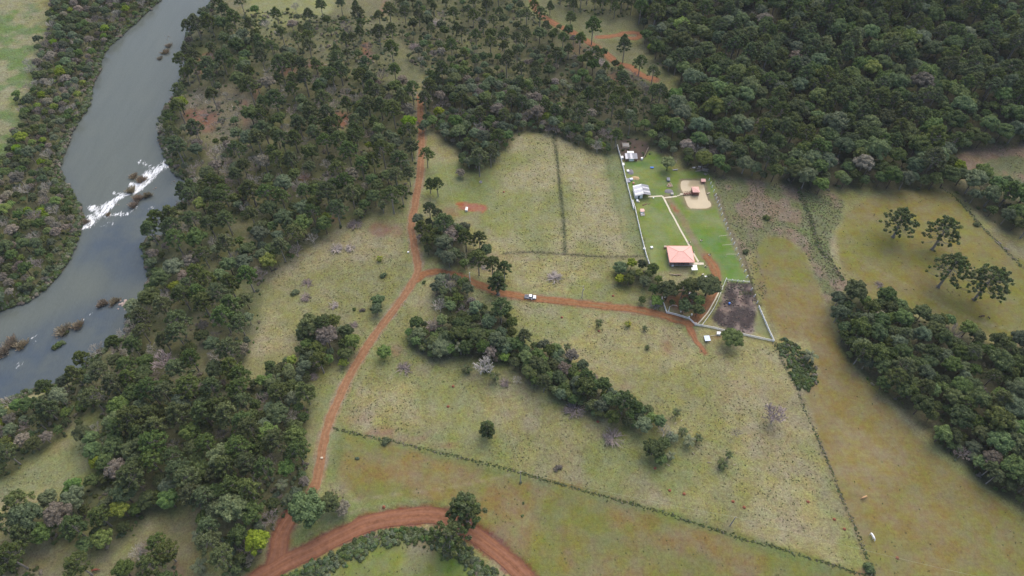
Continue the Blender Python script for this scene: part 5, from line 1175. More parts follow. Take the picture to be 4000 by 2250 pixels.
TOPP = PL([(1990,540),(2170,520),(2420,600),(2540,1000),(2500,1130),(2300,1170),(1960,1130),(1900,860),(1930,700)])
sc_area('grass_tussocks', [(MIDP, 15000, opn), (LEFTP, 4500, opn), (TOPP, 5500, opn), (PL(BROWN), 1500, opn), (PL(EASTF), 1100, opn), (PL(NEF), 900, opn), (PL(UP), 5500, opn), (PL(BOTG), 500, opn), (CLW, 700, opn), (PL(LEFTG), 2500, opn)], TUS, .28, .85, .03, (4, 3, 2.0, 1))

# ---------------------------------------------------------------- the small farm
PINK = simple('pink_roof', (.70, .40, .335), .6, .06, 1.2); PINK2 = simple('orange_ridge', (.64, .26, .19), .6, .08, 1.5)
WHITE = simple('white_paint', (.82, .81, .79), .6, .06, 2); CREAM = simple('cream_concrete', (.56, .50, .38), .85, .12, 2)
WOODM = simple('brown_wood', (.20, .095, .065), .8, .2, 3); WOODL = simple('pale_boards', (.40, .33, .25), .85, .25, 3)
GREYR = simple('grey_sheet_roof', (.23, .235, .26), .55, .15, 1.2); LGREYR = simple('pale_sheet_roof', (.55, .54, .56), .5, .14, 1.2)
CONC = simple('concrete', (.36, .34, .31), .9, .15, 2); GLASS = simple('dark_glass', (.03, .035, .04), .15, .1, 2); BLACK = simple('black_rubber', (.02, .02, .02), .8, .1, 3)
BRICK = simple('salmon_brick', (.42, .21, .15), .9, .2, 3); BLUE = simple('blue_plastic', (.04, .16, .50), .5, .1, 2); ROCK = simple('river_rock', (.17, .15, .13), .9, .3, 1.5); ROCKP = simple('pale_rock', (.36, .28, .24), .9, .25, 2)
GRAVEL = simple('grey_gravel', (.17, .16, .17), .95, .25, 5); SAND = simple('tan_sand', (.42, .30, .16), .95, .15, 4); DIRTR = simple('red_earth', (.24, .09, .05), .95, .2, 3); LIMEG = simple('lime_plants', (.2, .28, .04), .9, .2, 2)
SHEET = simple('pale_blue_sheet', (.56, .63, .74), .5, .08, 1)
def rect_px(c, up):              # corners in the photo, top left first, clockwise -> centre, width, depth, turn
    q = [P(u, v, up) for u, v in c]
    q = np.array(q); ctr = q.mean(0); e = (q[1] - q[0] + q[2] - q[3]) / 2; f = (q[0] - q[3] + q[1] - q[2]) / 2
    return ctr, float(np.hypot(*e[:2])), float(np.hypot(*f[:2])), math.atan2(e[1], e[0])
def root_at(name, ctr, rz, label, cat, group=None, dz=0):
    return empty(name, (ctr[0], ctr[1], float(hz(ctr[0], ctr[1])) + dz), rz, label, cat, group)
def bx(name, root, mat, *a, **k):
    mb = MB(); mb.box(*a, **k); return mb.build(name, [mat], root)
def quad(name, root, mat, vs, th=.06, ribs=0, axis_=0):
    """roof sheet: a slab through four corners (a b c d), with raised ribs running a-d"""
    a, b_, c, d = [Vector(q) for q in vs]; n = (b_ - a).cross(d - a).normalized(); mb = MB()
    up = [a, b_, c, d]; dn = [q - n * th for q in up]
    mb.add([tuple(q) for q in up + dn], [(0, 1, 2, 3), (7, 6, 5, 4), (0, 4, 5, 1), (1, 5, 6, 2), (2, 6, 7, 3), (3, 7, 4, 0)])
    for k in range(ribs):
        t_ = (k + .5) / ribs; p, q = a.lerp(b_, t_), d.lerp(c, t_); mb.tube(p + n * .01, q + n * .01, .035, .035, 3, cap=False)
    return mb.build(name, [mat], root)

# main house: hipped pink roof over an open veranda
ctr, w_, d_, rz = rect_px([(2605,960),(2702,961),(2713,1025),(2615,1025)], 2.9)
hs_ = root_at('house', ctr, rz, 'farmhouse with a large pink hipped roof and an open veranda', 'house')
W2, D2, E, RZ_ = w_ / 2, d_ / 2, 2.9, 4.15
rl = W2 * .18; ry = D2 * .12
A, B_, Cc, D = (-W2, D2, E), (W2, D2, E), (W2, -D2, E), (-W2, -D2, E); r1, r2 = (-rl, ry, RZ_), (rl, ry, RZ_)
rf = quad('roof', hs_, PINK, [D, Cc, r2, r1], .08)
def sub(ro, vs, name='roof_panel'):
    o = quad(name, ro, PINK, vs, .08, 0); return o
sub(rf, [B_, A, r1, r2])
for q in ([(*Cc,), (*B_,), r2, r2], [(*A,), (*D,), r1, r1]):
    mb = MB(); a, b_, c = [Vector(v) for v in q[:3]]; mb.add([tuple(a), tuple(b_), tuple(c), tuple(a - Vector((0, 0, .08))), tuple(b_ - Vector((0, 0, .08))), tuple(c - Vector((0, 0, .08)))], [(0, 1, 2), (5, 4, 3), (0, 3, 4, 1), (1, 4, 5, 2), (2, 5, 3, 0)]); mb.build('roof_panel', [PINK], rf)
for k, (s_, e_) in enumerate(((A, r1), (B_, r2), (Cc, r2), (D, r1), (r1, r2))):
    mb = MB(); mb.tube(Vector(s_) + Vector((0, 0, .03)), Vector(e_) + Vector((0, 0, .03)), .07, .07, 5); mb.build('ridge_cap', [PINK2 if k < 4 else PINK], rf)
for s_, e_ in ((A, B_), (B_, Cc), (Cc, D), (D, A)):
    mb = MB(); mb.tube(Vector(s_) + Vector((0, 0, .0)), Vector(e_), .09, .09, 4); mb.build('gutter', [PINK2], rf)
bx('floor', hs_, CONC, 0, 0, .1, w_ - .7, d_ - .7, .5)
bx('wall', hs_, BRICK, 0, .9, 1.55, w_ - 2.2, d_ - 3.6, 2.5)
for k in range(3):
    wn = bx('window', hs_, WHITE, -W2 * .6 + k * W2 * .6, .9 - (d_ - 3.6) / 2 - .03, 1.6, 1.3, .08, 1.0); bx('pane', wn, GLASS, -W2 * .6 + k * W2 * .6, .9 - (d_ - 3.6) / 2 - .09, 1.6, 1.1, .04, .8)
bx('door', hs_, WOODM, W2 * .62, .9 - (d_ - 3.6) / 2 - .04, 1.35, .95, .08, 2.05)
for k in range(6):
    for y_ in (-D2 + .5, D2 - .5): bx('post', hs_, WOODM, -W2 + .5 + k * (w_ - 1) / 5, y_, 1.6, .16, .16, 2.6)
for k in range(1, 4):
    for x_ in (-W2 + .5, W2 - .5): bx('post', hs_, WOODM, x_, -D2 + .5 + k * (d_ - 1) / 4, 1.6, .16, .16, 2.6)
for z_ in (.75, 1.0, 1.25):
    bx('rail', hs_, BRICK, 0, -D2 + .5, z_, w_ - 1.1, .06, .07); bx('rail', hs_, BRICK, -W2 + .5, 0, z_, .06, d_ - 1.1, .07); bx('rail', hs_, BRICK, W2 - .5, .6, z_, .06, d_ - 2.4, .07)
q = P(2658, 967, 3.2); bx('roof_vent', hs_, WHITE, *[float(v) for v in (0, 0, 0)], .01, .01, .01) if False else None
# slab, white canopy, small things round the house
ctr, a, b_, rz = rect_px(C2([(1005,1088),(1203,1090),(1203,1132),(1005,1130)]), .1)
tag(bx('ground_slab', None, CREAM, *[float(v) for v in (ctr[0], ctr[1], hz(ctr[0], ctr[1]) + .06)], a, b_, .2, rz=rz), 'pale concrete slab at the right corner of the farmhouse', 'slab')
ctr, a, b_, rz = rect_px(C2([(970,1135),(1078,1135),(1083,1232),(972,1232)]), 2.2)
cn = root_at('white_canopy', ctr, rz, 'white L shaped canopy on thin posts below the farmhouse corner', 'canopy')
mb = MB(); mb.box(a * .14, 0, 2.2, a * .70, b_, .08); mb.build('roof', [WHITE], cn); mb = MB(); mb.box(-a * .36, -b_ * .25, 2.17, a * .30, b_ * .5, .07); mb.build('roof', [WHITE], cn)
for sx, sy in ((-.45, -.45), (.45, -.45), (.45, .45), (-.15, .45)): bx('post', cn, CONC, sx * a, sy * b_, 1.05, .1, .1, 2.2)
def crate(px, sx, sy, sz, mat, name, label, cat, rz=0.0, group=None, lid=None):
    p = P(*px); o = root_at(name, p, rz, label, cat, group)
    bx('body', o, mat, 0, 0, sz / 2 - .05, sx, sy, sz + .1, taper=.96); bx('lid', o, lid or mat, 0, 0, sz + .04, sx * 1.08, sy * 1.08, .09)
    return o
crate((2545,969), 1.0, 1.0, .8, WHITE, 'water_box', 'small white box on the lawn left of the farmhouse', 'box', .3)
crate((2598,968), 1.1, 1.1, 1.0, BRICK, 'brick_oven', 'square pinkish block at the upper left corner of the farmhouse', 'oven', 0, None, WOODL)
crate((2627,1040), .9, .6, .7, WHITE, 'white_bench', 'pale bench in front of the farmhouse veranda', 'bench')
crate((2516,974), 1.0, .7, .8, WHITE, 'white_box', 'white box against the white fence left of the farmhouse', 'box', .2)
def pot(px, s_, label, tall=1.0):
    p = P(*px); o = root_at('potted_plant', p, 0, label, 'plant', 'potted plants along the farm drive')
    mb = MB(); mb.tube((0, 0, -.05), (0, 0, .45), .38 * s_, .52 * s_, 10); mb.build('pot', [CREAM], o)
    inst('foliage', SMALL[0], o, (0, 0, .4), (0, 0, px[0]), (.75 * s_, .75 * s_, 1.3 * s_ * tall))
for px, s_, lb in ((C2([(930,712)])[0], 1, 'potted shrub beside the pale path above the farmhouse'), (C2([(1157,678)])[0], 1.1, 'potted shrub on the lawn across the drive'), (C2([(1310,950)])[0], 1.1, 'potted shrub on the lawn right of the drive bend'), (C2([(1240,1170)])[0], 1, 'pale potted shrub right of the concrete slab'), (C2([(1122,1078)])[0], .8, 'potted shrub at the end of the slab path'), (C2([(1015,895)])[0], .8, 'potted shrub by the right eave of the farmhouse'), (C3([(1245,335)])[0], 1.0, 'white potted shrub at the top of the white kerb'), (C3([(1362,240)])[0], .8, 'pot by the corner post of the garden fence')):
    pot(px, s_, lb)
def fountain(px):
    p = P(*px); o = root_at('garden_fountain', p, 0, 'small white tiered fountain under the trees right of the farmhouse', 'fountain')
    for nm, z0, z1, ra, rb in (('basin', -.1, .35, .9, 1.0), ('column', .3, 1.0, .18, .14), ('bowl', .95, 1.1, .25, .5)):
        mb = MB(); mb.tube((0, 0, z0), (0, 0, z1), ra, rb, 14); mb.build(nm, [WHITE], o)
fountain(C2([(1245,1375)])[0])
crate(C2([(1185,1320)])[0], .9, .5, .45, CREAM, 'stone_bench', 'pale stone bench beside the white fountain', 'seat', .4)
# paths of pale slabs
def path_strip(name, px, hw, mat):
    o = ribbon(name, cat(PL(px), 1.0), hw, mat, .09, 3, .03); return o
path_strip('footpath', C1([(740,1200),(860,1194),(1000,1185)]), .42, CREAM)
path_strip('footpath', C1([(1030,1222),(1150,1208),(1275,1192)]), .42, CREAM)
path_strip('footpath', C1([(1003,1190),(1040,1250),(1090,1350),(1140,1449)]) + C2([(560,108),(640,240),(740,430),(840,610),(932,778)]), .42, CREAM)
path_strip('footpath', C2([(1000,905),(1050,990),(1105,1082)]), .42, CREAM)
for k, (u, v) in enumerate(C1([(1295,1182),(1322,1172),(1350,1162)])):
    p = P(u, v); tag(bx('stepping_stone', None, CREAM, p[0], p[1], p[2] + .03, .7, .6, .14, rz=.2), ['stepping stone nearest the slab path to the pond', 'middle stepping stone towards the pond jetty', 'stepping stone nearest the pond jetty'][k], 'stone', 'stepping stones to the pond')
ctr, a, b_, rz = rect_px(C1([(1338,1140),(1388,1137),(1390,1162),(1342,1166)]), .1)
tag(bx('jetty_landing', None, CREAM, ctr[0], ctr[1], hz(ctr[0], ctr[1]) + .05, a, b_, .2, rz=rz), 'cream slab at the landward end of the pond jetty', 'slab')
# pond platform: jetty and pink roofed hut on stilts
ctr, a, b_, rz = rect_px(C1([(1552,1035),(1692,1035),(1690,1140),(1562,1140)]), 2.3)
hut = empty('pond_hut', (ctr[0], ctr[1], PZ), rz, 'pink roofed hut on stilts in the middle of the muddy pond', 'hut')
g2 = 2.3 - PZ
for vs in ([(-a/2, -b_/2, g2), (a/2, -b_/2, g2), (0, 0, g2 + .8), (0, 0, g2 + .8)], [(a/2, -b_/2, g2), (a/2, b_/2, g2), (0, 0, g2 + .8)], [(a/2, b_/2, g2), (-a/2, b_/2, g2), (0, 0, g2 + .8)], [(-a/2, b_/2, g2), (-a/2, -b_/2, g2), (0, 0, g2 + .8)]):
    vs = vs[:3]; mb = MB(); mb.add(vs + [(x, y, z - .07) for x, y, z in vs], [(0, 1, 2), (5, 4, 3), (0, 3, 4, 1)]); mb.build('roof_panel', [PINK], hut)
bx('deck', hut, WOODM, 0, 0, .55, a * .95, b_ * .95, .15)
for sx in (-.44, .44):
    for sy in (-.44, .44): bx('post', hut, WOODM, sx * a, sy * b_, g2 * .5 - .6, .14, .14, g2 + 1.2)
for z_ in (1.0, 1.4):
    for sy in (-.45, .45): bx('rail', hut, WOODM, 0, sy * b_, z_, a * .88, .06, .12)
    bx('rail', hut, WOODM, .45 * a, 0, z_, .06, b_ * .88, .12)
s0 = P(*C1([(1395,1150)])[0], up=.4); s1 = P(*C1([(1560,1150)])[0], up=.4)
L_ = math.hypot(s1[0] - s0[0], s1[1] - s0[1]); rj = math.atan2(s1[1] - s0[1], s1[0] - s0[0])
jt = empty('jetty', ((s0[0] + s1[0]) / 2, (s0[1] + s1[1]) / 2, 0), rj, 'wooden jetty with railings leading to the pond hut', 'jetty')
for k in range(12): bx('plank', jt, WOODM if k % 3 else WOODL, -L_ / 2 + (k + .5) * L_ / 12, 0, .3, L_ / 12 - .05, 1.5, .08)
for sy in (-.75, .75):
    for z_ in (.75, 1.15): bx('rail', jt, WOODM, 0, sy, z_, L_, .06, .07)
    for k in range(5): bx('post', jt, WOODM, -L_ / 2 + k * L_ / 4, sy, .0, .1, .1, 2.4)
ctr, a, b_, rz = rect_px(C1([(1722,868),(1812,862),(1828,908),(1738,928)]), 1.5)
dh = root_at('duck_house', ctr, rz, 'small pink roofed duck house at the top right corner of the pond', 'hut')
quad('roof', dh, PINK, [(-a/2, -b_/2, 1.4), (a/2, -b_/2, 1.4), (a/2, b_/2, 1.75), (-a/2, b_/2, 1.75)], .07, 0)
bx('wall', dh, BRICK, 0, 0, .4, a * .88, b_ * .85, 1.9)
bx('door', dh, GLASS, 0, -b_ * .43, .45, .6, .05, .8)
o = crate(C1([(1870,1140)])[0], 1.8, .5, .3, WOODL, 'wooden_bench', 'pale plank bench on the right bank of the pond', 'bench', .5)
# grey roofed shed
q0 = rect_px(C1([(440,985),(742,985),(780,1160),(492,1188)]), 2.7); ctr, a, b_, rz = q0
sh = root_at('shed', ctr, rz, 'farm shed with a half white, half grey metal gable roof', 'shed')
a2, b2 = a / 2, b_ / 2; rx_ = a2 * .08
left_ = quad('roof', sh, LGREYR, [(-a2, -b2, 2.6), (rx_, -b2, 3.7), (rx_, b2, 3.7), (-a2, b2, 2.6)], .05, 0)
k_ = 8
for k in range(k_):              # separate corrugated sheets, one a little proud of the next
    t0, t1 = k / k_, (k + 1) / k_ - .012
    for (x0, x1, z0, z1, mt, nm_) in ((-a2, rx_, 2.6, 3.7, (LGREYR, WHITE)[k % 3 == 1], 0), (rx_ + .02, a2, 3.7, 2.6, (GREYR, LGREYR)[k in (2, 5)], 1)):
        up_ = .04 + .02 * (k % 2)
        quad('roof_sheet', left_, mt, [(x0, -b2 + t0 * b_, z0 + up_), (x1, -b2 + t0 * b_, z1 + up_), (x1, -b2 + t1 * b_, z1 + up_), (x0, -b2 + t1 * b_, z0 + up_)], .03, 0)
mb = MB(); mb.tube((rx_, -b2, 3.79), (rx_, b2, 3.79), .07, .07, 5); mb.build('ridge_cap', [GREYR], left_)
mb = MB(); xw = a2 * .93
mb.add([(-xw, b2 * .9, -.3), (-xw, -b2 * .85, -.3), (-xw, -b2 * .85, 2.55), (-xw, b2 * .9, 2.55), (-.0, -b2 * .85, -.3), (-.0, -b2 * .85, 3.55)], [(0, 1, 2, 3), (1, 4, 5, 2)]); 
mb.box(-xw / 2 - .1, -b2 * .85 + .08, 1.2, xw - .2, .12, 2.7); mb.build('wall', [WHITE], sh)
bx('wall', sh, CONC, 0, b2 * .88, 1.2, a * .9, .12, 2.8); bx('wall', sh, WHITE, -xw + .02, 0, 1.2, .12, b_ * .85, 2.7)
for y_ in (-.85, -.2, .4): bx('post', sh, CONC, xw, y_ * b2, 1.25, .14, .14, 2.7)
bx('door', sh, GLASS, -xw / 2, -b2 * .85 - .02, .95, .9, .05, 1.9)
bx('workbench', sh, WOODM, xw * .5, b2 * .2, .45, a * .3, b_ * .35, .9)
# hen coop with yard, wooden pen, kennel
ctr, a, b_, rz = rect_px(C1([(300,382),(528,385),(535,475),(300,480)]), 2.0)
cp_ = root_at('hen_coop', ctr, rz, 'low coop with a grey sheet roof and white middle section in the muddy yard', 'coop')
for k in range(5):
    x0 = -a/2 + k * a / 5; quad('roof_sheet', cp_, [LGREYR, GREYR, LGREYR, GREYR, GREYR][k], [(x0, -b_/2, 1.75), (x0 + a/5 - .04, -b_/2, 1.75), (x0 + a/5 - .04, b_/2, 2.2), (x0, b_/2, 2.2)], .05, 0)
bx('roof_sheet', cp_, WHITE, -a * .02, b_ * .5 + .75, 2.3, a * .54, 1.7, .08)
bx('wall', cp_, WHITE, 0, -b_/2 + .15, .85, a * .38, .12, 2.0); bx('wall', cp_, WOODL, 0, b_/2, 1.0, a * .95, .1, 2.2)
for k in (-.47, -.26, .26, .47): bx('post', cp_, CREAM, k * a, -b_/2 + .15, .85, .16, .16, 2.0)
for k in (-.36, .36): bx('half_wall', cp_, WOODM, k * a, -b_/2 + .2, .35, a * .2, .08, .9)
ctr, a, b_, rz = rect_px(C1([(248,175),(375,178),(370,262),(250,262)]), 1.2)
pn_ = root_at('animal_pen', ctr, rz, 'pale plank pen with open top in the corner of the muddy yard', 'pen')
for z_ in (.3, .7, 1.1):
    bx('plank', pn_, WOODL, 0, -b_/2, z_, a, .07, .22); bx('plank', pn_, WOODL, 0, b_/2, z_, a * 1.1, .07, .22); bx('plank', pn_, WOODL, -a/2, 0, z_, .07, b_, .22); bx('plank', pn_, WOODL, a/2, 0, z_, .07, b_, .22)
for k in range(4): bx('plank', pn_, [WHITE, WOODL][k % 2], 0, -b_ * .3 + k * b_ * .2, 1.32, a * .96, .3, .07)
for sx in (-.5, .5):
    for sy in (-.5, .5): bx('post', pn_, WOODL, sx * a, sy * b_, .6, .14, .14, 1.7)
ctr, a, b_, rz = rect_px(C2([(5,75),(82,75),(84,125),(8,130)]), 1.5)
kn = root_at('kennel', ctr, rz, 'dog kennel with a pink roof and dark wire run on the lawn near the fence', 'kennel')
bx('roof', kn, PINK, 0, 0, 1.5, a, b_, .09, rz=0); bx('wall', kn, WHITE, 0, 0, .7, a * .85, b_ * .85, 1.6)
bx('run_base', kn, CONC, 0, -b_ * .5 - .8, .1, a * 1.05, 1.6, .3)
for sx in (-.5, .5):
    for y_ in (-b_ * .5 - .1, -b_ * .5 - 1.5): bx('post', kn, WOODL, sx * a, y_, .6, .08, .08, 1.2)
    bx('rail', kn, WOODL, sx * a, -b_ * .5 - .8, 1.15, .06, 1.5, .06)
bx('rail', kn, WOODL, 0, -b_ * .5 - 1.55, 1.15, a, .06, .06); bx('water_tub', kn, WHITE, -a * .2, -b_ * .5 - .6, .4, .8, .8, .35)
for px, sx, sy, sz, mt, nm, lb, ct in [(C1([(237,480)])[0],1.3,1.5,1.2,WHITE,'storage_tank','white tank by the white fence, level with the coop','tank'),(C1([(612,495)])[0],1.0,1.0,1.0,WHITE,'storage_tank','white tank at the right corner of the coop yard','tank'),(C1([(258,605)])[0],1.2,1.6,.9,WHITE,'storage_tank','white tank by the white fence below the coop','tank'),
   (C1([(350,725)])[0],1.1,1.3,.7,WHITE,'white_sack_heap','white sacks beside the grey gravel heap','sacks'),(C1([(350,905)])[0],1.9,2.9,.5,GREYR,'grey_cage','long grey cage against the white fence above the shed','cage'),(C1([(805,655)])[0],1.8,.9,.35,BLUE,'blue_tarp_bundle','blue tarpaulin bundle on the upper lawn','tarpaulin'),
   (C1([(410,885)])[0],1.6,1.2,.9,SHEET,'blue_white_tub','blue and white tub heap beside the tan sand','tub'),(C1([(527,1285)])[0],.9,1.4,.8,WHITE,'washing_sink','white sink below the front corner of the shed','sink'),(C1([(560,1300)])[0],.6,.8,.5,CREAM,'wooden_crate','pale crate beside the white sink','crate'),(C1([(1183,1160)])[0],1.3,1.2,.8,CONC,'concrete_block','pale block below the grey gravel patch','block'),
   (C1([(832,1228)])[0],.5,.5,.4,WHITE,'white_bucket','white bucket on the lawn below the slab path','bucket'),(C1([(1112,890)])[0],1.5,2.2,.9,GREYR,'grey_cage','grey cage at the top of the building material heap','cage'),(C1([(1240,700)])[0],2.6,.5,.4,GREYR,'dark_trough','dark trough under the trees at the top of the lawn','trough'),(C1([(453,955)])[0],.8,.9,.7,BRICK,'brick_stack','small stack of bricks above the shed roof','bricks'),
   ((1823,821),1.1,2.2,1.1,WHITE,'white_shelter_box','small white box shelter on the dug red soil','box'),(C3([(1190,1235)])[0],1.6,1.3,1.0,WHITE,'white_tank','white tank beside the round green tree outside the fence','tank'),(C1([(1595,655)])[0],1.4,.7,.3,LGREYR,'metal_sheet','pale sheet at the upper end of the log pile','sheet'),(C1([(1715,640)])[0],2.2,.9,.3,LGREYR,'metal_sheet','pale sheet lying on the log pile','sheet'),
   (C3([(640,485)])[0],.6,.6,.9,WHITE,'white_post_box','one of the two white boxes under the large tree of the house copse, left','box'),(C3([(660,485)])[0],.5,.6,.9,WHITE,'white_post_box','one of the two white boxes under the large tree of the house copse, right','box'),(C3([(178,542)])[0],.6,.6,.7,WHITE,'white_box','white box at the start of the left rail fence','box'),(C3([(478,815)])[0],.5,.5,.8,WHITE,'white_lamp_base','white block under the front of the house copse','block'),(C3([(682,875)])[0],.5,.5,.8,WHITE,'white_lamp_base','white block beside the drive near the gate','block'),
   (C3([(1060,910)])[0],.01,.01,.01,WHITE,'x',None,None),((1595,986),.8,.6,.4,WHITE,'white_sack','white sack on the verge left of the red track','sack'),((1258,1790),.8,.6,.5,CREAM,'pale_rock','pale rock lying on the red track','rock'),((1362,1050),.01,.01,.01,WHITE,'x',None,None)]:
    if lb: crate(px, sx, sy, sz, mt, nm, lb, ct, rng.uniform(-.15, .15))
def heap(px, rx, ry, h, mat, name, label, cat_, seed=0):
    p = P(*px); g = np.random.default_rng(seed + 900); n, m_ = 18, 6; vs = [(0, 0, h)]; 
    for j in range(1, m_):
        for k in range(n):
            a = 6.283 * k / n; t_ = j / (m_ - 1); q = 1 + g.uniform(-.14, .14)
            vs.append((rx * t_ * q * math.cos(a), ry * t_ * q * math.sin(a), h * (1 - t_ * t_) * g.uniform(.8, 1.2) - (.15 if j == m_ - 1 else 0)))
    fs = [(0, 1 + k, 1 + (k + 1) % n) for k in range(n)]
    for j in range(m_ - 2):
        for k in range(n): fs.append((1 + j * n + k, 1 + (j + 1) * n + k, 1 + (j + 1) * n + (k + 1) % n, 1 + j * n + (k + 1) % n))
    return tag(mesh_obj(name, vs, fs, mat, None, (p[0], p[1], p[2]), True), label, cat_)
heap(C1([(405,735)])[0], 1.7, 2.4, .5, GRAVEL, 'gravel_heap', 'dark grey gravel heap beside the white sacks', 'gravel heap', 1)
heap(C1([(490,850)])[0], 2.6, 1.7, .6, SAND, 'sand_heap', 'tan sand heap above the shed', 'sand heap', 2)
heap(C1([(1120,1100)])[0], 2.5, 1.9, .35, GRAVEL, 'gravel_heap', 'dark grey gravel heap in front of the building materials', 'gravel heap', 3)
for k, px in enumerate([(2195,1240),(2339,1293),(2335,1647),(2559,1829),(2863,1959),(2907,1982),(2616,1916),(2672,1930),(3156,1960),(3259,2029),(3299,2067),(3505,2180),(1770,1509),(1750,1588),(1499,1980),(2395,1156),(1968,750)]):
    heap(px, .7, .65, .55, DIRTR, 'termite_mound', ['red termite mound below the side road in the middle pasture', 'red termite mound at the foot of the dark palm', 'red termite mound between the two purple brush fans', 'red termite mound below the dark olive tree', 'red termite mound in the wide pasture, left of a pair', 'red termite mound in the wide pasture, right of a pair',
       'little red mound below the slanting belt, left of a pair', 'little red mound below the slanting belt, right of a pair', 'smooth red mound near the right field hedge', 'red mound near the lower right corner of the pasture', 'faint red mound beside the right field hedge', 'reddish mound in the brown field near the white cow', 'red mound below the palms and the bare tree', 'red mound in the open middle of the lower pasture', 'red mound on the verge above the wide red road', 'small dark mound above the side road', 'small mound in the fenced pasture'][k], 'mound', 10 + k)
# timber, building materials
def logs(px, n, L_, spread, mat, label, name='log_pile', seed=0, dirn=None, hgt=.5):
    g = random.Random(seed); p = P(*px); o = root_at(name, p, 0, label, 'timber')
    for k in range(n):
        a = (dirn if dirn is not None else 0) + g.gauss(0, .3); x, y = g.gauss(0, spread), g.gauss(0, spread * .5); l = L_ * g.uniform(.5, 1)
        mb = MB(); d = Vector((math.cos(a), math.sin(a), 0)) * l / 2; c = Vector((x, y, .1 + hgt * g.random())); mb.tube(c - d, c + d + Vector((0, 0, g.uniform(-.1, .1))), .13, .1, 5); mb.build('log', [g.choice(mat)], o)
logs(C1([(1720,700)])[0], 26, 3.4, 1.9, [DEAD, WOODL, TWIG], 'heap of weathered timber and rubble at the top right corner of the lawn', seed=3, dirn=-.3, hgt=.8)
logs(C1([(1800,780)])[0], 8, 1.6, .8, [DEAD, WOODL], 'scattered short planks leading from the timber heap to the fence', 'plank_scatter', 4, -1.0, .2)
logs(C1([(1140,990)])[0], 14, 4.0, .7, [WOODL, WHITE, BRICK, WOODL], 'pile of boards and building materials on the lawn left of the pond', 'board_pile', 5, 1.5, .5)
logs(C2([(665,1325)])[0], 6, 4.6, .6, [WOODM, WOODL], 'long logs stacked in the shade below the farmhouse', 'log_pile', 6, -.12, .35)
logs(C3([(355,695)])[0], 4, 3.6, .4, [DEAD, WOODM], 'bleached logs lying behind the front fence', 'log_pile', 7, -.2, .25)
logs(C1([(680,1350)])[0], 5, 2.6, .8, [WOODM, WOODL], 'crossed dark boards on the lawn below the shed', 'board_scatter', 8, .4, .1)
logs((1895,1050), 9, 4.2, 1.6, [DEAD, TWIG], 'fallen grey branches and logs under the row of pines', 'fallen_branches', 9, -.25, .3)
logs((3898,948), 3, 4.5, .8, [WOODL, DEAD], 'long pale fallen log in the right field edge, upper', 'fallen_log', 10, -1.0, .1)
logs((3932,972), 3, 3.6, .5, [WOODL, DEAD], 'pale fallen log in the right field edge, lower', 'fallen_log', 11, -.3, .1)
logs((1183,253), 2, 6.5, .3, [DEAD], 'long grey fallen trunk in the upper left slope', 'fallen_log', 12, .02, .1)
logs((1268,252), 3, 4.0, .3, [CREAM, WOODL], 'freshly sawn pale log on red earth in the upper left slope', 'fallen_log', 13, .2, .1)
logs((1215,1515), 2, 4, .4, [DEAD], 'thin dead log in the lower edge grass', 'fallen_log', 14, .5, .05)
for k, px in enumerate([(2302,1278),(2638,1652),(2662,1642),(2710,1773),(2772,1808),(2870,1816),(2592,1808),(2610,1815),(2640,1705)]):
    logs(px, 1, 1.6, .2, [WOODL], ['pale fallen frond left of the dark palm', 'pale palm frond on the grass below the upper palm, left of two', 'pale palm frond on the grass below the upper palm, right of two', 'pale stick right of the palm cluster', 'pale stick left of the pair of palms', 'pale stick right of the pair of palms', 'white stick below the dark olive tree, left of two', 'white stick below the dark olive tree, right of two', 'white stick behind the palm cluster'][k], 'fallen_frond', 30 + k, rng.uniform(-1, 1), .05)
p = P(1573, 1180); mb = bare_mesh(990, 4.5, 3, n0=5, spread=1.5); o = mb.build('fallen_bare_branch', [simple('bleached', (.42, .37, .30))], None, (p[0], p[1], p[2] - .9)); o.rotation_euler = (1.25, .2, .6); o.scale = (.8, .8, .8); tag(o, 'bleached dead branch lying across the red track', 'branch')

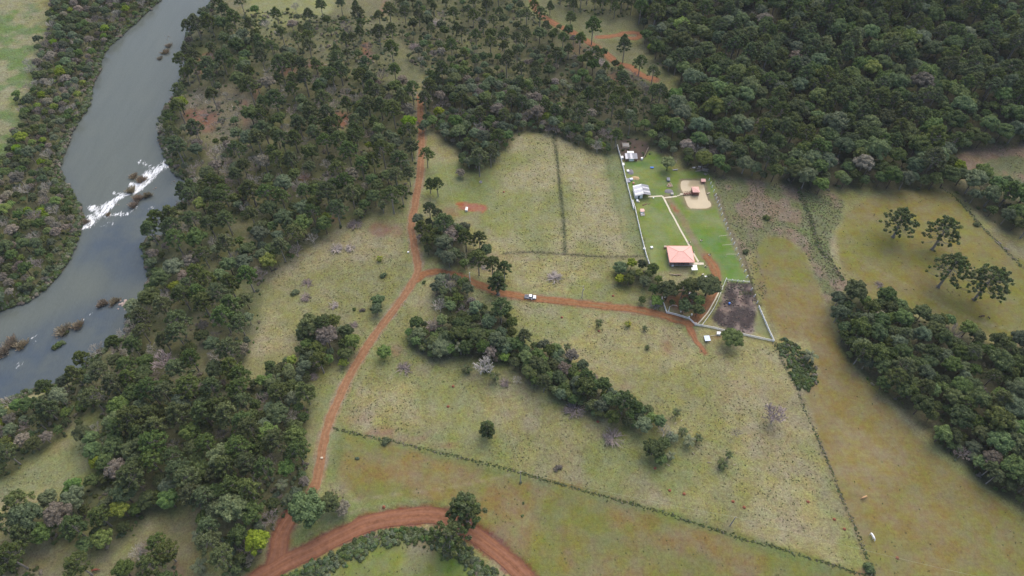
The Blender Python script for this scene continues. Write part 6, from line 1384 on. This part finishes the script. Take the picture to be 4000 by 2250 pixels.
# ---------------------------------------------------------------- fences, poles, posts
def fence(name, px, label, sp_=2.4, h=1.3, rails=(.45, .85, 1.25), mat=WHITE, pw=.14, rw=(.10, .16), pickets=0, group=None, broken=0.0):
    W_ = PL(px); seg = np.hypot(*(W_[1:] - W_[:-1]).T); L_ = seg.sum(); n = max(1, int(round(L_ / sp_)))
    cum = np.concatenate([[0], np.cumsum(seg)])
    pos = [np.array([np.interp(L_ * k / n, cum, W_[:, 0]), np.interp(L_ * k / n, cum, W_[:, 1])]) for k in range(n + 1)]
    root = root_at(name, (*pos[0], 0), 0, label, 'fence', group); r0 = Vector(root.location)
    g = random.Random(len(px) + int(px[0][0])); pm = None
    Vp = [Vector((q[0], q[1], float(hz(*q)))) - r0 for q in pos]
    for k, v in enumerate(Vp):
        if pm is None: mb = MB(); mb.box(0, 0, h / 2 - .1, pw, pw, h + .3); pm = mb.build('post', [mat], root); pm.location = v
        else: pp = inst('post', pm.data, root, tuple(v), (g.uniform(-.05, .05) * (1 + 4 * broken), g.uniform(-.05, .05) * (1 + 4 * broken), 0), (1, 1, 1))
    for z_ in rails:
        for k in range(n):
            a, b_ = Vp[k], Vp[k + 1]; d = b_ - a
            mb = MB(); c = (a + b_) / 2; mb.box(0, 0, 0, d.length, rw[0], rw[1]); o = mb.build('rail', [mat], root); o.location = c + Vector((0, 0, z_)); o.rotation_euler = (0, -math.atan2(d.z, math.hypot(d.x, d.y)), math.atan2(d.y, d.x))
    if pickets:
        mb = MB()
        for k in range(n):
            for j in range(1, pickets):
                c = Vp[k].lerp(Vp[k + 1], j / pickets); mb.box(c.x, c.y, c.z + h * .52, .13, .13, h * .95)
        o = mb.build('pickets', [mat], root); o['kind'] = 'stuff'
    return root
fence('board_fence', C1([(148,255),(180,370),(212,480),(245,610),(275,730),(300,850),(330,960),(360,1080),(395,1210),(425,1340),(455,1449)]) + T2([(905,60),(925,120),(950,230),(975,340),(1000,440),(1020,510),(1040,565)]), 'long white fence of close rails down the left side of the farm', 3.0, 1.3, (.3, .62, .94, 1.24), rw=(.14, .28), pw=.3)
fence('rail_fence', C3([(120,565),(160,700),(205,835)]), 'short white fence running up from the front fence corner into the copse', 2.4, 1.3, (.35, .75, 1.15), pickets=0, rw=(.12, .24), pw=.28)
fence('picket_fence', C3([(205,835),(390,880),(500,912),(622,948)]), 'white picket fence left of the white gate', 2.2, 1.3, (.25, 1.15), pickets=8, mat=WHITE)
fence('picket_fence', C3([(752,1068),(1000,1108),(1130,1135),(1240,1168),(1370,1193),(1600,1240),(1860,1297),(2110,1352),(2230,1376)]), 'long white picket fence right of the white gate', 2.2, 1.3, (.25, 1.15), pickets=8, mat=WHITE)
fence('rail_fence', C3([(1945,728),(2025,920),(2090,1065),(2145,1200),(2232,1376)]), 'white fence up the right side of the garden corner', 3.0, 1.3, (.3, .62, .94, 1.24), rw=(.12, .24), pw=.28)
fence('garden_fence', C3([(1335,195),(1290,300),(1245,420),(1210,520),(1170,610),(1120,720),(1040,850),(960,960),(880,1072)]), 'thin pale fence between the kerb and the dark garden', 2.4, 1.1, (.5, 1.0), rw=(.10, .12), pw=.16)
fence('garden_fence', C3([(1335,215),(1430,228),(1530,240),(1635,250),(1765,262)]), 'low fence of white posts along the top of the dark garden', 2.4, 1.2, (.5, 1.0), rw=(.06, .08), pw=.26)
fence('garden_fence', C1([(635,490),(670,440),(700,360),(735,290)]), 'pale fence up the right side of the muddy coop yard', 1.8, 1.1, (.35, .7, 1.05), mat=WOODL)
ribbon('kerb', cat(PL(C3([(1217,340),(1200,430),(1165,510),(1118,600),(1060,700),(1000,810),(920,910),(850,990),(778,1058)])), 1), .26, CREAM, .17, 3, .02)
# gate
ga, gb = P(*C3([(625,945)])[0]), P(*C3([(750,1066)])[0]); d = gb - ga
gt = empty('farm_gate', tuple(ga), math.atan2(d[1], d[0]), 'white barred gate closing the red drive of the farm', 'gate'); L_ = float(np.hypot(d[0], d[1]))
for z_ in (.25, .5, .75, 1.0, 1.25): bx('bar', gt, WHITE, L_ / 2, 0, z_, L_ - .5, .07, .1)
for x_ in (.0, L_): bx('post', gt, WHITE, x_, 0, .8, .4, .4, 2.0)
for x_ in (.35, L_ / 2, L_ - .35): bx('stile', gt, WHITE, x_, 0, .75, .08, .08, 1.2)
# short white posts along the right side of the lawn
RP_ = C1([(1880,895),(1907,965),(1935,1032),(1965,1108),(1992,1188),(2013,1250),(2036,1312),(2060,1385)]) + C2([(1484,32),(1507,102),(1535,198),(1580,308),(1610,382),(1643,475),(1688,575),(1722,680),(1762,750),(1797,855),(1835,955),(1876,1052),(1917,1165),(1964,1268),(2005,1375)]) + C3([(1677,62),(1714,165),(1804,405),(1858,528),(1912,652)])
pm = None
f_ = root_at('post_row_fence', P(*RP_[0]), 0, 'row of short leaning white posts along the ditch right of the lawn', 'fence'); fl = Vector(f_.location)
for k, (u, v) in enumerate(RP_):
    p = Vector(P(u, v)) - fl
    if pm is None: mb = MB(); mb.box(0, 0, .75, .30, .26, 1.9); pm = mb.build('post', [WHITE], f_); pm.location = p
    else: inst('post', pm.data, f_, tuple(p), (0, rng.uniform(.05, .3), rng.uniform(-.3, .3)))
# bar frames on the lawn
for k, (a_, b_) in enumerate([((1497,590),(1650,572)), ((1563,760),(1730,745)), ((1635,932),(1808,930))]):
    p0 = P(*C2([a_])[0], up=1.9); p1 = P(*C2([b_])[0], up=1.9); d = p1 - p0; L_ = float(np.hypot(d[0], d[1]))
    o = empty('bar_frame', (p0[0], p0[1], float(hz(p0[0], p0[1]))), math.atan2(d[1], d[0]), ['horizontal pale pole on two posts on the right lawn, uppermost of three', 'horizontal pale pole on two posts on the right lawn, middle of three', 'horizontal pale pole on two posts on the right lawn, lowest of three'][k], 'pole frame', 'pole frames on the lawn')
    mb = MB(); mb.tube((-.2, 0, 1.9), (L_ + .2, 0, 1.9), .09, .09, 6); mb.build('bar', [CREAM], o)
    for x_ in (0, L_): mb = MB(); mb.tube((x_, 0, -.3), (x_, 0, 1.9), .05, .05, 5); mb.build('post', [CREAM], o)
# garden
g = random.Random(4)
for k, (u, v, s_, n_) in enumerate([(1425,365,1.1,7),(1545,305,1.0,6),(1600,350,1.2,7),(1370,560,.9,5),(1470,590,.8,4)]):
    for j in range(n_):
        p = P(*C3([(u + g.uniform(-60, 60), v + g.uniform(-35, 35))])[0])
        o = inst('leafy_vegetable', SHRUB[3], None, (p[0], p[1], p[2] - .05), (0, 0, g.uniform(0, 6)), g.uniform(.35, .6) * s_)
        tag(o, ORD[j].replace('leftmost', 'first').replace(' from left', '') + ' ' + ['bright lime leafy plant in the upper left bed of the dark garden', 'bright lime leafy plant in the upper middle bed of the dark garden', 'bright lime leafy plant in the upper right bed of the dark garden', 'bright lime leafy plant above the blue barrel', 'bright lime leafy plant right above the blue barrel'][k], 'plant', 'lime green plants in the dark garden')
for k in range(3):
    q = cat(PL(C3([(1580, 430 + k * 28), (1700, 425 + k * 28), (1800, 445 + k * 20)])), .7)
    scatter('vegetable_row', [(x, y, float(hz(x, y))) for x, y in q], [g.uniform(0, 6) for _ in q], [g.uniform(.4, .65) for _ in q], [g.randrange(2) for _ in q], [SMALL[1], SMALL[0]])
x, y = rand_in(PL(GARDEN), 420); k = nrg.random(len(x)) < .8; x, y = x[k], y[k]
scatter('garden_weeds', np.stack([x, y, hz(x, y)], 1), nrg.uniform(0, 6, len(x)), nrg.uniform(.4, 1.1, len(x)), nrg.integers(0, 3, len(x)), [shrub_mesh(620, simple('dry_stalks', (.30, .235, .20)), .5, 3, .2, .35, .45), shrub_mesh(621, simple('dark_compost', (.10, .08, .075)), .5, 3, .2, .35, .45), shrub_mesh(622, simple('brown_stalks', (.20, .145, .12)), .5, 3, .2, .35, .45)])
p = P(*C3([(1390,668)])[0]); o = root_at('blue_barrel', p, 0, 'bright blue barrel in the middle of the dark garden', 'barrel')
mb = MB(); mb.tube((0, 0, 0), (0, 0, .5), .42, .46, 12); mb.tube((0, 0, .5), (0, 0, 1.0), .46, .42, 12); mb.build('drum', [BLUE], o); mb = MB(); mb.tube((0, 0, 1.0), (0, 0, 1.06), .44, .44, 12); mb.build('lid', [BLUE], o)
ctr, a, b_, rz = rect_px(C3([(905,1262),(1012,1258),(1052,1356),(952,1364)]), 1.1)
o = root_at('sheet_shelter', ctr, rz, 'low shelter with a pale blue sheet roof outside the front fence', 'shelter')
for k in range(4): bx('roof_sheet', o, SHEET, -a/2 + (k + .5) * a/4, 0, 1.1 + .02 * (k % 2), a/4 - .02, b_, .05)
for sx in (-.45, .45):
    for sy in (-.45, .45): bx('post', o, WOODM, sx * a, sy * b_, .5, .1, .1, 1.2)
bx('trough', o, CONC, 0, 0, .3, a * .7, b_ * .5, .6)
p0, p1 = P(*C3([(1040,1268)])[0]), P(*C3([(1165,1255)])[0]); mb = MB(); mb.tube((0, 0, .25), tuple(Vector(p1 - p0) + Vector((0, 0, .25))), .1, .1, 6); mb.tube((0, 0, -.1), (0, 0, .3), .06, .06, 5); q = Vector(p1 - p0); mb.tube((q.x, q.y, -.1), (q.x, q.y, .3), .06, .06, 5); o = mb.build('pale_pipe', [CREAM], None, tuple(p0)); tag(o, 'pale pipe between the blue sheet shelter and the white tank', 'pipe')
p = P(*C3([(248,800)])[0]); o = root_at('sign_post', p, 0, 'short leaning white post standing behind the front fence corner', 'post'); mb = MB(); mb.tube((0, 0, -.2), (.1, .2, 3.4), .17, .10, 8); mb.build('shaft', [WHITE], o); bx('foot', o, WHITE, 0, 0, .15, .5, .5, .4)
for (px, h_, lb) in [((1911,831), 2.6, 'pale wooden post at the right end of the dug red soil'), ((1628,640), 3.0, 'white post beside the upper red track')]:
    p = P(*px); mb = MB(); mb.tube((0, 0, -.3), (0, 0, h_), .12, .1, 6); mb.box(0, 0, h_ + .03, .26, .26, .08); tag(mb.build('marker_post', [CREAM], None, tuple(p)), lb, 'post')
p = P(1878, 712); mb = MB(); n = 20
for k in range(n):
    a0, a1 = 6.283 * k / n, 6.283 * (k + 1) / n; mb.add([(r_ * math.cos(a), r_ * math.sin(a), z) for z in (-.1, .5) for r_ in (.55, .8) for a in (a0, a1)], [(0, 1, 5, 4), (2, 6, 7, 3), (4, 5, 7, 6)])
o = root_at('well_ring', p, 0, 'round concrete well ring in the corner of the upper pasture', 'well'); mb.build('ring', [CONC], o); mb = MB(); mb.tube((0, 0, 0), (0, 0, .12), .54, .54, 16); mb.build('cover', [GREYR], o)
# power poles and wires
def pole(px, h, label, arm=1.6, mat=WHITE, dirn=0.0, box=False):
    p = P(*px); o = root_at('power_pole', p, dirn, label, 'power pole', 'power line poles')
    mb = MB(); mb.tube((0, 0, -.8), (0, 0, h), .24, .14, 8); mb.build('shaft', [mat], o)
    if arm: bx('crossarm', o, WOODL, 0, 0, h - .35, arm, .12, .14)
    for x_ in (-arm * .42, 0, arm * .42): mb = MB(); mb.tube((x_, 0, h - .28), (x_, 0, h + .02), .06, .04, 6); mb.build('insulator', [CONC], o)
    if box: mb = MB(); mb.tube((.3, 0, h - 3.1), (.3, 0, h - 2.2), .28, .28, 8); mb.build('meter_box', [CONC], o)
    return Vector((p[0], p[1], p[2] + h))
q1 = pole((1838,1123), 10.8, 'tall white power pole beside the side road near the fork', dirn=.4)
q2 = pole((2273,1163), 8.6, 'shorter pale power pole above the side road right of the pickup', 0.9, CREAM, .2, True)
q3 = pole((2033,1884), 10, 'grey power pole on the lower hedge line', 1.4, CONC, .5)
q4 = pole((2851,2054), 8.5, 'thin grey power pole beyond the lower hedge at the right', 1.2, DEAD, .3)
def wire(a, b_, label, sag=1.2):
    L_ = (b_ - a).length; mb = MB(); n = 14; pts_ = [a.lerp(b_, k / n) - Vector((0, 0, 4 * sag * (k / n) * (1 - k / n))) - a for k in range(n + 1)]
    mb.path(pts_, [.028] * (n + 1), 3); o = mb.build('power_line', [simple('wire', (.33, .35, .22), .6)], None, tuple(a)); tag(o, label, 'cable', 'power lines')
far1 = Vector(P(1722, 555, 10)); off4 = Vector(P(4180, 2330, 9))
wire(q1, q2, 'thin wire from the tall white pole to the shorter pole', 1.3); wire(q1, far1, 'thin wire from the tall white pole up over the pasture', 2); wire(q1, q3, 'thin wire from the tall white pole down to the hedge line pole', 2.5); wire(q3, q4, 'thin wire between the two poles at the lower hedge', 2); wire(q4, off4, 'thin wire leaving towards the bottom right corner', 2)
for k, (u, v) in enumerate(LOWH[1::2] + EASTH[1::2]):
    p = P(u, v); mb_ = None
    o = inst('field_post', bpy.data.meshes.get('field_post_mesh') or (lambda: (lambda m_: (setattr(m_, 'name', 'field_post_mesh'), m_)[1])((lambda b__: (b__.tube((0, 0, -.3), (0, 0, 1.3), .09, .08, 6), b__.build('field_post', [DEAD], link=False).data)[1])(MB())))(), None, tuple(p), (rng.uniform(-.08, .08), rng.uniform(-.08, .08), 0))
    tag(o, ORD[min(k, 19)].replace('leftmost', 'first') + ' weathered post standing in the overgrown ' + ('lower' if k < len(LOWH[1::2]) else 'right hand') + ' field hedge', 'post', 'posts along the field hedges')

# ---------------------------------------------------------------- the pickup on the side road, one door open
def smooth_box(name, root, mat, prof, w0, w1=None, bevel=.06):
    """body extruded across a side profile, narrower at the top"""
    n = len(prof); zs = [p_[1] for p_ in prof]; z0, z1 = min(zs), max(zs); w1 = w1 or w0; vs = []
    for s_ in (-1, 1):
        for x_, z_ in prof:
            t_ = (z_ - z0) / (z1 - z0 + 1e-6); vs.append((x_, s_ * (w0 * (1 - t_) + w1 * t_) / 2, z_))
    fs = [tuple(range(n))[::-1], tuple(range(n, 2 * n))] + [(k, (k + 1) % n, n + (k + 1) % n, n + k) for k in range(n)]
    o = mesh_obj(name, vs, fs, mat, root); bv = o.modifiers.new('bevel', 'BEVEL'); bv.width = bevel; bv.segments = 2; bv.limit_method = 'ANGLE'; return o
PAINT, t, b = new_mat('white_car_paint'); b.inputs['Base Color'].default_value = (.72, .73, .76, 1); b.inputs['Roughness'].default_value = .25; b.inputs['Coat Weight'].default_value = .5
pa, pb = P(2053, 1162), P(2090, 1166); dd = pb - pa; p = (pa + pb) / 2
tr = empty('pickup_truck', (p[0], p[1], float(hz(p[0], p[1])) + .14), math.atan2(dd[1], dd[0]), 'white double cab pickup truck with its near front door open on the dirt road', 'pickup truck')
smooth_box('body', tr, PAINT, [(-2.6,.45),(-2.62,.95),(-2.55,1.08),(-.75,1.10),(1.05,1.08),(2.35,.98),(2.62,.80),(2.66,.45),(2.3,.36),(-2.3,.36)], 1.84, 1.78, .07)
smooth_box('cab', tr, PAINT, [(-.80,1.06),(-.62,1.66),(-.45,1.74),(.55,1.74),(.72,1.68),(1.38,1.06)], 1.70, 1.40, .06)
bx('bed_cover', tr, simple('dark_cover', (.10, .11, .13), .7), -1.68, 0, 1.12, 1.66, 1.55, .05)
def slanted(name, vs, mat): return mesh_obj(name, vs, [(0, 1, 2, 3)], mat, tr)
for nm, vs in (('windscreen', [(1.34,-.72,1.12),(1.34,.72,1.12),(.76,.63,1.68),(.76,-.63,1.68)]), ('rear_window', [(-.79,.66,1.14),(-.79,-.66,1.14),(-.66,-.62,1.60),(-.66,.62,1.60)])):
    c = Vector((.03 if nm == 'windscreen' else -.03, 0, .02)); slanted(nm, [tuple(Vector(v) + c) for v in vs], GLASS)
for s_ in (-1, 1):
    for x0, x1, x2, x3 in ((.0, 1.12, .62, .0), (-.68, -.1, -.1, -.55)):
        slanted('side_window', [(x0, s_ * .852, 1.13), (x1, s_ * .852, 1.13), (x2, s_ * .745, 1.62), (x3, s_ * .745, 1.62)][::s_], GLASS)
    for x_ in (-1.65, 1.62):
        wv = empty('wheel', (0, 0, 0)); wv.parent = tr; mb = MB(); mb.tube((x_, s_ * .72, .26), (x_, s_ * .96, .26), .39, .39, 16); o = mb.build('tyre', [BLACK], wv); mb = MB(); mb.tube((x_, s_ * .955, .26), (x_, s_ * .98, .26), .22, .2, 12); mb.build('rim', [LGREYR], wv)
    bx('headlight', tr, LGREYR, 2.58, s_ * .68, .78, .12, .36, .2); bx('taillight', tr, simple('red_lamp', (.4, .02, .02), .3), -2.6, s_ * .8, .82, .06, .14, .36); bx('mirror', tr, BLACK, .95, s_ * 1.0, 1.16, .14, .22, .16)
bx('bumper', tr, BLACK, 2.68, 0, .5, .12, 1.7, .22); bx('bumper', tr, BLACK, -2.68, 0, .5, .12, 1.7, .2)
dr = mesh_obj('door', [(0, 0, .45), (.95, 0, .45), (.95, 0, 1.08), (0, 0, 1.1), (0, .06, .45), (.95, .06, .45), (.95, .06, 1.08), (0, .06, 1.1)], [(0, 1, 2, 3), (7, 6, 5, 4), (0, 4, 5, 1), (1, 5, 6, 2), (2, 6, 7, 3), (3, 7, 4, 0)], PAINT, tr, (1.0, -.93, 0)); dr.rotation_euler = (0, 0, R(-118))
mb = MB(); mb.tube((.05, .03, 1.1), (.4, .03, 1.6), .03, .03, 4); mb.tube((.4, .03, 1.6), (.88, .03, 1.6), .03, .03, 4); mb.tube((.88, .03, 1.6), (.93, .03, 1.08), .03, .03, 4); mb.build('window_frame', [PAINT], dr)

# ---------------------------------------------------------------- cattle
def cow(px, ang, s_, c, label, pose='stand', head=.0):
    """one continuous skin grown over a skeleton; head lowered to graze"""
    mt = simple('hide_%02d' % int(c[0] * 99) + '_%02d' % int(c[2] * 99), c, .8, .12, 2)
    J = [(-.85,0,1.22,.30),(-.4,0,1.25,.36),(.15,0,1.22,.38),(.62,0,1.24,.33),(.95,0,1.26,.22),(1.22,0,.98,.16),(1.38,0,.62,.15),(1.52,0,.36,.10)]
    E_ = [(k, k + 1) for k in range(7)]
    def leg(at_, x_, y_, kx, hx):
        k = len(J); J.extend([(x_, y_, .95, .17), (x_ + kx, y_ * 1.02, .52, .085), (x_ + hx, y_ * 1.0, .12, .055), (x_ + hx + .07, y_, .03, .06)]); E_.extend([(at_, k), (k, k + 1), (k + 1, k + 2), (k + 2, k + 3)])
    leg(3, .62, .22, .03, -.02); leg(3, .66, -.22, -.05, .04); leg(0, -.78, .22, -.12, -.02); leg(0, -.74, -.22, -.14, .02)
    k = len(J); J.extend([(-1.08, 0, 1.24, .05), (-1.16, 0, .75, .035), (-1.15, 0, .45, .05)]); E_.extend([(0, k), (k, k + 1), (k + 1, k + 2)])
    for sy in (-1, 1): k = len(J); J.append((1.30, sy * .24, .78, .045)); E_.append((6, k))
    me = bpy.data.meshes.new('body'); me.from_pydata([j[:3] for j in J], E_, []); me.materials.append(mt)
    o = bpy.data.objects.new('cow_body', me); col.objects.link(o)
    sk = o.modifiers.new('skin', 'SKIN'); sk.use_smooth_shade = True
    for k, j in enumerate(J): me.skin_vertices[0].data[k].radius = (j[3], j[3])
    me.skin_vertices[0].data[1].use_root = True
    sb = o.modifiers.new('smooth', 'SUBSURF'); sb.levels = 1; sb.render_levels = 1
    p = P(*px); rt = empty('cow', tuple(p), ang, label, 'cow', 'cattle in the fields', s_); o.parent = rt; o.name = 'body'
    mb = MB()
    for sy in (-1, 1): mb.tube((1.24, sy * .12, .80), (1.22, sy * .28, .95), .03, .012, 5)
    mb.build('horns', [CREAM], rt); return rt
cow((3404,2098), R(-75), 1.1, (.74,.72,.68), 'white cow standing in the brown field near the bottom right')
cow((3373,1946), R(200), 1.0, (.45,.27,.13), 'tan cow grazing in the brown field above the white cow')
cow((3955,1318), R(-80), 1.15, (.17,.06,.03), 'red brown cow at the lower edge of the golden pasture')
cow((3833,1240), R(185), 1.0, (.07,.04,.03), 'dark cow grazing below the largest pine')
cow((3861,1244), R(100), .6, (.05,.035,.03), 'small dark calf beside the dark cow')
cow((374,2230), R(10), 1.0, (.20,.06,.035), 'red brown cow at the foot of a pine at the bottom left')

# ---------------------------------------------------------------- rocks and reedy islets in the river
nrg = np.random.default_rng(77)
reed = []
for k in range(4):
    g = random.Random(60 + k); mb = MB()
    for j in range(240):
        a = g.uniform(0, 6.28); q = g.random() ** .6 * (1 + .35 * math.sin(3 * a + k)); x_, y_ = math.cos(a) * q * 1.5, math.sin(a) * q; L_ = g.uniform(.7, 2.3); o_ = Vector((math.cos(a) * .5 * q + g.uniform(-.25, .25), math.sin(a) * .5 * q + g.uniform(-.25, .25), 1)).normalized() * L_
        w_ = Vector((g.uniform(-1, 1), g.uniform(-1, 1), 0)).normalized() * .07; b0 = Vector((x_, y_, -.1)); mb.add([tuple(b0 - w_), tuple(b0 + w_), tuple(b0 + o_ + w_ * 1.6), tuple(b0 + o_ - w_ * 1.6)], [(0, 1, 2, 3)], 0, g.random())
    reed.append(mb.build('reeds', [REED], link=False).data)
rocks = []
for k in range(5):
    v = _ico_v * nrg.uniform(.7, 1.1, (12, 1)) * np.array([1, .8, .5]); rocks.append(mesh_obj('rock', v, _ico_f, [ROCK, ROCKP][k % 2], None, None, False, False).data)
ISL = [((647,206),2.0,.8,'tall reddish reed islet near the right bank, upper'),((626,230),1.4,.6,'small reddish reed islet near the right bank, lower'),((662,180),1.6,.8,'reeds against the right bank at the upper river'),((523,692),1.7,.7,'reed clump above the rapids'),((554,708),1.9,1.3,'reed clump in the middle of the rapids, right'),((514,748),1.8,1.1,'green and brown clump in the middle of the rapids'),((543,778),2.0,1.2,'long reed islet below the rapids, upper part'),((524,805),1.7,1.1,'long reed islet below the rapids, lower part'),((581,767),1.5,1.2,'round reed islet right of the long one below the rapids'),
  ((334,872),1.6,1.0,'dark reed covered rock at the left end of the rapids'),((404,1190),1.8,1.1,'leaning reed islet upstream of the stony point'),((450,1180),1.8,.8,'reeds beside the pale stones of the right bank'),((250,1297),2.6,1.1,'broad islet of reeds and bushes, upper part'),((308,1275),2.0,1.1,'reddish reed islet right of the broad islet'),((45,1345),2.6,.9,'flat yellow reed islet by the left edge of the picture, upper'),((15,1375),2.8,.9,'flat yellow reed islet by the left edge of the picture, lower'),((88,1350),2.2,.9,'small slanting reed islet at the left'),((425,840),.9,.5,'small dark reed tuft on the ledge of the rapids')]
for (u, v), s_, hh, lb in ISL:
    q = Pz(u, v, WATER); o = empty('reed_islet', (q[0], q[1], WATER - .1), rng.uniform(-.5, .5) + 1.0, lb, 'islet', 'reedy islets in the river')
    for j in range(4): inst('rock', rocks[j % 5], o, (rng.uniform(-1, 1) * s_ * .7, rng.uniform(-.6, .6) * s_ * .5, 0), (0, 0, rng.uniform(0, 6)), (rng.uniform(.5, 1.0) * s_ * .4,) * 3)
    inst('reeds', reed[rng.randrange(4)], o, (0, 0, .1), (0, 0, 0), (s_ * .72, s_ * .66, hh)); inst('reeds', reed[rng.randrange(4)], o, (rng.uniform(-.4, .4) * s_, .2, .1), (0, 0, 2.0), (s_ * .5, s_ * .5, hh * .9))
for (u, v), s_ in (((230,1352),1.9),((215,1360),1.5),((262,1300),1.3),((245,1340),1.4)):
    q = Pz(u, v, WATER); o = inst('shrub', SHRUB[1], None, (q[0], q[1], WATER - .1), (0, 0, u), s_); tag(o, {230: 'dark green bush in the middle of the lower islet', 215: 'green bush at the left tip of the lower islet', 262: 'green bush on the broad reed islet', 245: 'bush at the top of the lower islet'}[u], 'shrub')
n_ = 0
for cx, cy, sp_, n, lb in [(480,1192,22,16,'pale boulder on the stony point of the right bank'),(495,1178,14,8,'pale boulder higher up the stony point of the right bank'),(420,848,10,4,'dark rock on the ledge of the rapids'),(455,800,14,4,'dark rock in the white water of the rapids'),(350,880,12,4,'dark rock at the left end of the rapids'),(600,735,24,4,'dark rock in the slack water below the rapids'),(680,712,16,4,'dark rock under the trees of the right bank'),(612,868,16,4,'dark rock by the overhanging pine of the right bank'),(425,1198,10,3,'dark rock beside the leaning reed islet'),(225,1315,14,5,'dark rock between the two islets'),(655,150,14,5,'dark rock by the upper right bank')]:
    for j in range(n):
        q = Pz(cx + rng.gauss(0, sp_ * .5), cy + rng.gauss(0, sp_ * .35), WATER); s_ = rng.uniform(.4, 1.0) * (1.2 if 'pale' in lb else .7)
        tag(inst('boulder', rocks[(1, 3)[j % 2] if 'pale' in lb else (0, 2, 4)[j % 3]], None, (q[0], q[1], WATER + .05), (0, 0, rng.uniform(0, 6)), s_), ORD[j] + ' ' + lb if n > 1 else lb, 'rock', lb.replace('rock', 'rocks').replace('boulder', 'boulders'))

for k_ in range(26):
    a_ = rng.uniform(0, 6.28); u_, v_ = 865 + math.cos(a_) * 110 * rng.random() ** .5, 440 + math.sin(a_) * 70 * rng.random() ** .5
    p = P(u_, v_)
    if k_ % 3: logs((u_, v_), 1, 5.0, .1, [DEAD], ORD[min(k_, 25)].replace('leftmost', 'first').replace(' from left', '') + ' fallen grey trunk in the brown clearing by the river', 'fallen_log', 200 + k_, rng.uniform(-.6, 3), .1)
    else: tree_bare(p[0], p[1], rng.uniform(.6, 1.0), ORD[min(k_, 25)].replace('leftmost', 'first').replace(' from left', '') + ' grey bare tree in the brown clearing by the river', None, k_ % 4)
# ---------------------------------------------------------------- thin morning haze
mb = MB(); mb.box(0, 250, 130, 1500, 1500, 290)
hz_o = mb.build('haze', [], None); hz_o['kind'] = 'stuff'
m = bpy.data.materials.new('haze_air'); m.use_nodes = True; t = m.node_tree; t.nodes.clear()
pv_ = t.nodes.new('ShaderNodeVolumePrincipled'); pv_.inputs['Density'].default_value = .00005; pv_.inputs['Color'].default_value = (.86, .92, 1.0, 1)
ou = t.nodes.new('ShaderNodeOutputMaterial'); t.links.new(pv_.outputs[0], ou.inputs['Volume']); hz_o.data.materials.clear(); hz_o.data.materials.append(m)
